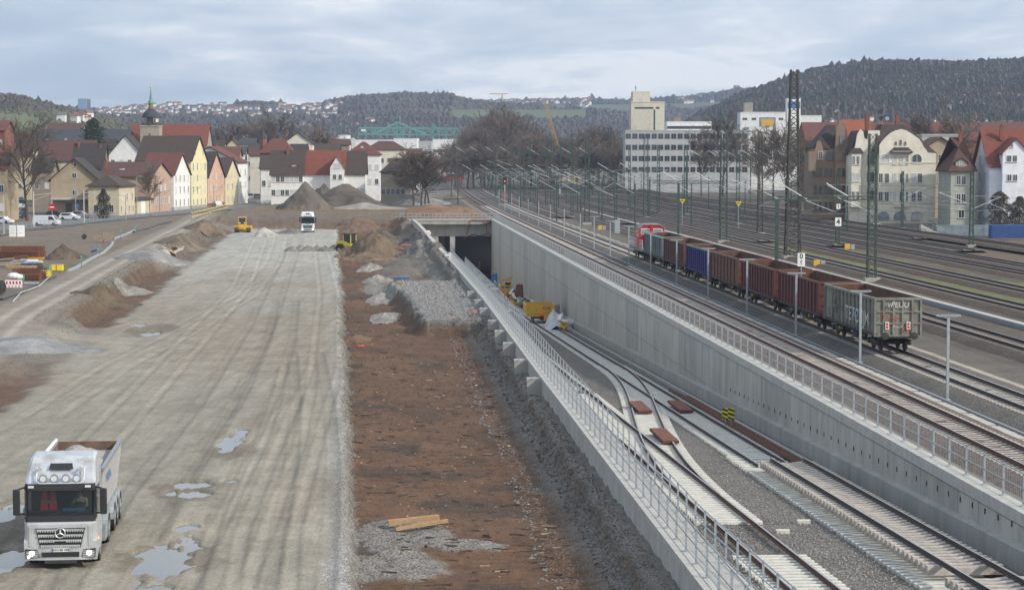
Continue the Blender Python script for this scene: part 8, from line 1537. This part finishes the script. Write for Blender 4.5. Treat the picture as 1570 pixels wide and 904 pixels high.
thing_mesh(MB().tube((0, -.25, .7), (0, .25, .7), .7, 20), 'tyre', M['black'], 'big black tyre cut off by the left picture edge', 'tyre', G(-1, 452, -1.2), R(60)); thing_mesh(MB().tube((-1, 0, .15), (1, 0, .15), .16, 8), 'pipe', M['galvd'], 'grey pipe lying beside the nearest stake', 'pipe', G(45, 437, -1.2))
for k, (px, py, w_, lab) in enumerate(((87, 415, 1.5, 'yellow plastic wrapped block with orange strap in the yard'), (71, 424, 1.1, 'smaller yellow block beside the green stake'))):
    p = G(px, py, -1.2); t = empty('wrapped_block', p, .05, lab, 'block'); MB().boxc((0, 0, .35), (w_, .9, .65)).build('block', M['yellowb'], t, bevel=.06); MB().boxc((0, 0, .71), (w_*.9, .8, .05)).build('lid', M['galvd'], t)
    if k == 0: MB().boxc((.05, -.46, .36), (.12, .03, .66)).build('strap', M['orange'], t)
yl = ['planks', 'steel tubes', 'blue sack', 'white sack', 'crate', 'grey boards', 'dark beam', 'yellow box', 'brown boards', 'wooden frame']
for k, (px, py) in enumerate(((14, 404), (30, 406), (42, 410), (52, 404), (22, 412), (8, 410), (58, 412), (60, 402), (36, 400), (48, 414))):
    m = [M['wood2'], M['galvd'], tm['blue'], M['white'], M['wood'], M['galvd'], M['dark'], M['yellow'], M['rust'], M['wood']][k]; mb = MB()
    for q in range(3): c = Vector((rnd.uniform(-.3, .3), rnd.uniform(-.3, .3), .15+.18*q)); mb.bar(c+Vector((-.8-rnd.random(), 0, 0)), c+Vector((.8, rnd.uniform(-.4, .4), rnd.uniform(-.1, .2))), .3, .15)
    thing_mesh(mb, 'yard_material', m, 'small pile of '+yl[k]+' between the two stacks of rusty mats', 'building material', G(px, py, -1.2), rnd.uniform(-.6, .6))
for k, (px, py, w_, h_, lab) in enumerate(((168, 372, 1.6, 1.5, 'open wooden shuttering box on the bank above the road'), (152, 369, 1.4, .8, 'brown timber pile left of the shuttering box'))):
    p = G(px, py, -1.2); t = empty('wooden_box', p, .3, lab, 'box'); MB().box(-w_/2, w_/2, -.06, 0, 0, h_).build('side', M['wood2'], t); MB().box(-w_/2, w_/2, 1.2, 1.26, 0, h_).build('side', M['wood'], t); MB().box(w_/2-.06, w_/2, 0, 1.2, 0, h_).build('side', M['wood'], t)
t = thing_mesh(MB().tube((0, -.06, .45), (0, .06, .45), .42, 18), 'black_ring', M['black'], 'round black and white disc lying on the bare ground', 'disc', G(129, 367, -1.2), .2); thing_mesh(MB().tube((-.7, 0, .15), (.7, -.6, .45), .14, 8), 'pipe', tm['blue'], 'short blue pipe on the slope beside the haul road', 'pipe', G(147, 387, -1.2), -.4)
for k in range(9):
    px, py = 250+k*3+g4.uniform(-3, 3), 396-k*.6+g4.uniform(-5, 2); thing_mesh(MB().boxc((0, 0, .1), (1.6, .9, .16)), 'broken_slab', [M['concrete2'], M['wood'], M['concrete3']][k % 3], 'broken concrete slab in the tipped rubble beside the haul road', 'rubble', G(px, py, -1.9)+Vector((0, 0, .35+.1*(k % 4))), 0, (R(g4.uniform(-50, 50)), R(g4.uniform(-35, 35)), g4.uniform(0, 3)))['group'] = 'broken slabs beside the haul road'
# objects at the right behind the yard
Yc = 345; ct = empty('shipping_container', (X(1521, Yc), Yc, -1.3), .02, 'blue container at the right edge below the shrubs', 'container'); wc = 5.6; hc = Zat(345, Yc)+1.3; blu = mat('container_blue', (.03, .085, .26), .6, n=(1, .12)); MB().box(0, wc, 0, 2.4, 0, hc).build('body', blu, ct); rib = MB().box(-.04, .04, -.06, 0, .1, hc-.1).mesh('rib', blu)
for k in range(14): inst('rib', rib, ct, (.25+k*.39, 0, 0))
Yf2 = 352; t = empty('mesh_fence', (X(1436, Yf2), Yf2, -1.3), 0, 'blue-grey screened fence below the green-grey house', 'fence')
for k in range(6): MB().box(k*1.55, k*1.55+1.5, -.02, .02, .1, 1.9).build('panel', mat('fence_screen', (.18, .22, .25), .7, n=(1, .2)), t)
t = empty('outdoor_stairs', (X(1412, 350), 350, -1.3), 0, 'pale outdoor stair with railings beside the cream house', 'stairs')
for k in range(8): MB().box(k*.5, k*.5+.5, 0, 1.4, 0, 1.9-k*.24).build('step', M['concrete2'], t)
MB().bar((0, 0, 2.9), (4.2, 0, 1.0), .07).bar((0, 0, 2.4), (4.2, 0, .5), .05).bar((0, 0, 1.9), (0, 0, 2.9), .06).bar((2, 0, 1.0), (2, 0, 2.0), .06).build('handrail', M['galv'], t)
fence_w('pale railing along the bank in front of the brown and cream houses', (1240, 352), (1420, 362), 24, -1.0, 1.1, M['galvd'])
Yh = 150; 
for px, py, lab in ((1299, 382, 'yellow track box with grey motor beside the tail of the train'), (920, 352, 'yellow topped track box left of the locomotive'), (1252, 408, 'small grey track cabinet behind the red wagons')):
    p = G(px, py, -.3); t = empty('track_cabinet', p, .1, lab, 'cabinet'); MB().boxc((0, 0, .35), (.7, .4, .7)).build('box', M['yellow'], t); MB().boxc((.7, 0, .3), (.5, .35, .6)).build('motor', M['galvd'], t)
for px, py, lab in ((946, 358, 'tall grey equipment cabinet beside the locomotive front'), (598+260, 300, 'grey cabinet by the far plateau tracks')):
    p = G(px, py, -.3); t = empty('equipment_cabinet', p, .1, lab, 'cabinet'); MB().boxc((0, 0, 1.1), (.9, .5, 2.2)).build('cabinet_body', M['galv'], t); MB().boxc((0, -.26, 1.1), (.8, .03, 2.0)).build('door', M['galvd'], t)
# distant red regional trains
for px0, px1, Y, lab in ((684, 712, 1000, 'red and white regional train at the far end of the plateau tracks'), (832, 845, 900, 'red train front glimpsed between the far masts')):
    t = empty('regional_train', (X(px0, Y), Y, -.1), 0, lab, 'train'); w_ = (px1-px0)*Y/F; MB().box(0, w_, 0, 3, .9, 4.0).build('body', M['red'], t); MB().box(.3, w_-1.6, -.04, 0, 2.3, 3.2).build('windows', M['glass'], t); MB().box(w_-1.3, w_-.3, -.05, 0, 2.2, 3.4).build('windscreen', M['glassl'], t); MB().box(0, w_, -.02, .1, 3.7, 4.05).build('white_band', M['white'], t)
for k in range(1): pass
# white light bars and station roofs at the far throat
for i, (a, b, Y, ty, by) in enumerate(((705, 770, 860, 246, 250), (780, 830, 840, 247, 251), (700, 745, 950, 243, 246), (850, 905, 800, 247, 251))):
    t = empty('platform_roof', (X(a, Y), Y, 0), 0, ['long dark platform roof left in the far station', 'dark platform roof in the middle of the far station', 'farthest thin platform roof behind the signal', 'dark platform roof at the right of the far station'][i], 'platform roof'); MB().box(0, X(b, Y)-X(a, Y), 0, 6, Zat(by, Y), Zat(ty, Y)).build('roof', M['dark'], t)
    for q in range(4): xx_ = (X(b, Y)-X(a, Y))*(q+.5)/4; MB().box(xx_-.12, xx_+.12, 2.9, 3.1, -.3, Zat(by, Y)).build('post', M['galvd'], t)

fence_w('dark slatted fence in front of the small grey house and bushes', (566, 297), (668, 297), 22, -.9, 1.7, M['dark'], rails=(.25, .5, .75, 1.0)); fence_w('pale construction fence between the mounds and the far tracks', (600, 305), (690, 300), 14, -.7, 1.5, M['galvd'], rails=(.1, .55, 1.0))
# ================================================================ HAZE
hz_ = MB().box(-3900, 3900, -60, 6450, -26, 330).build('haze', bpy.data.materials.new('haze_air')); hm_ = hz_.data.materials[0]; hm_.use_nodes = True; nt = hm_.node_tree; nt.nodes.clear()
o_ = N(nt, 'ShaderNodeOutputMaterial'); v_ = N(nt, 'ShaderNodeVolumePrincipled'); v_.inputs['Color'].default_value = (.62, .76, 1.0, 1); v_.inputs['Density'].default_value = HAZE; v_.inputs['Anisotropy'].default_value = .2
nt.links.new(v_.outputs[0], o_.inputs['Volume']); tag(hz_, kind='stuff')
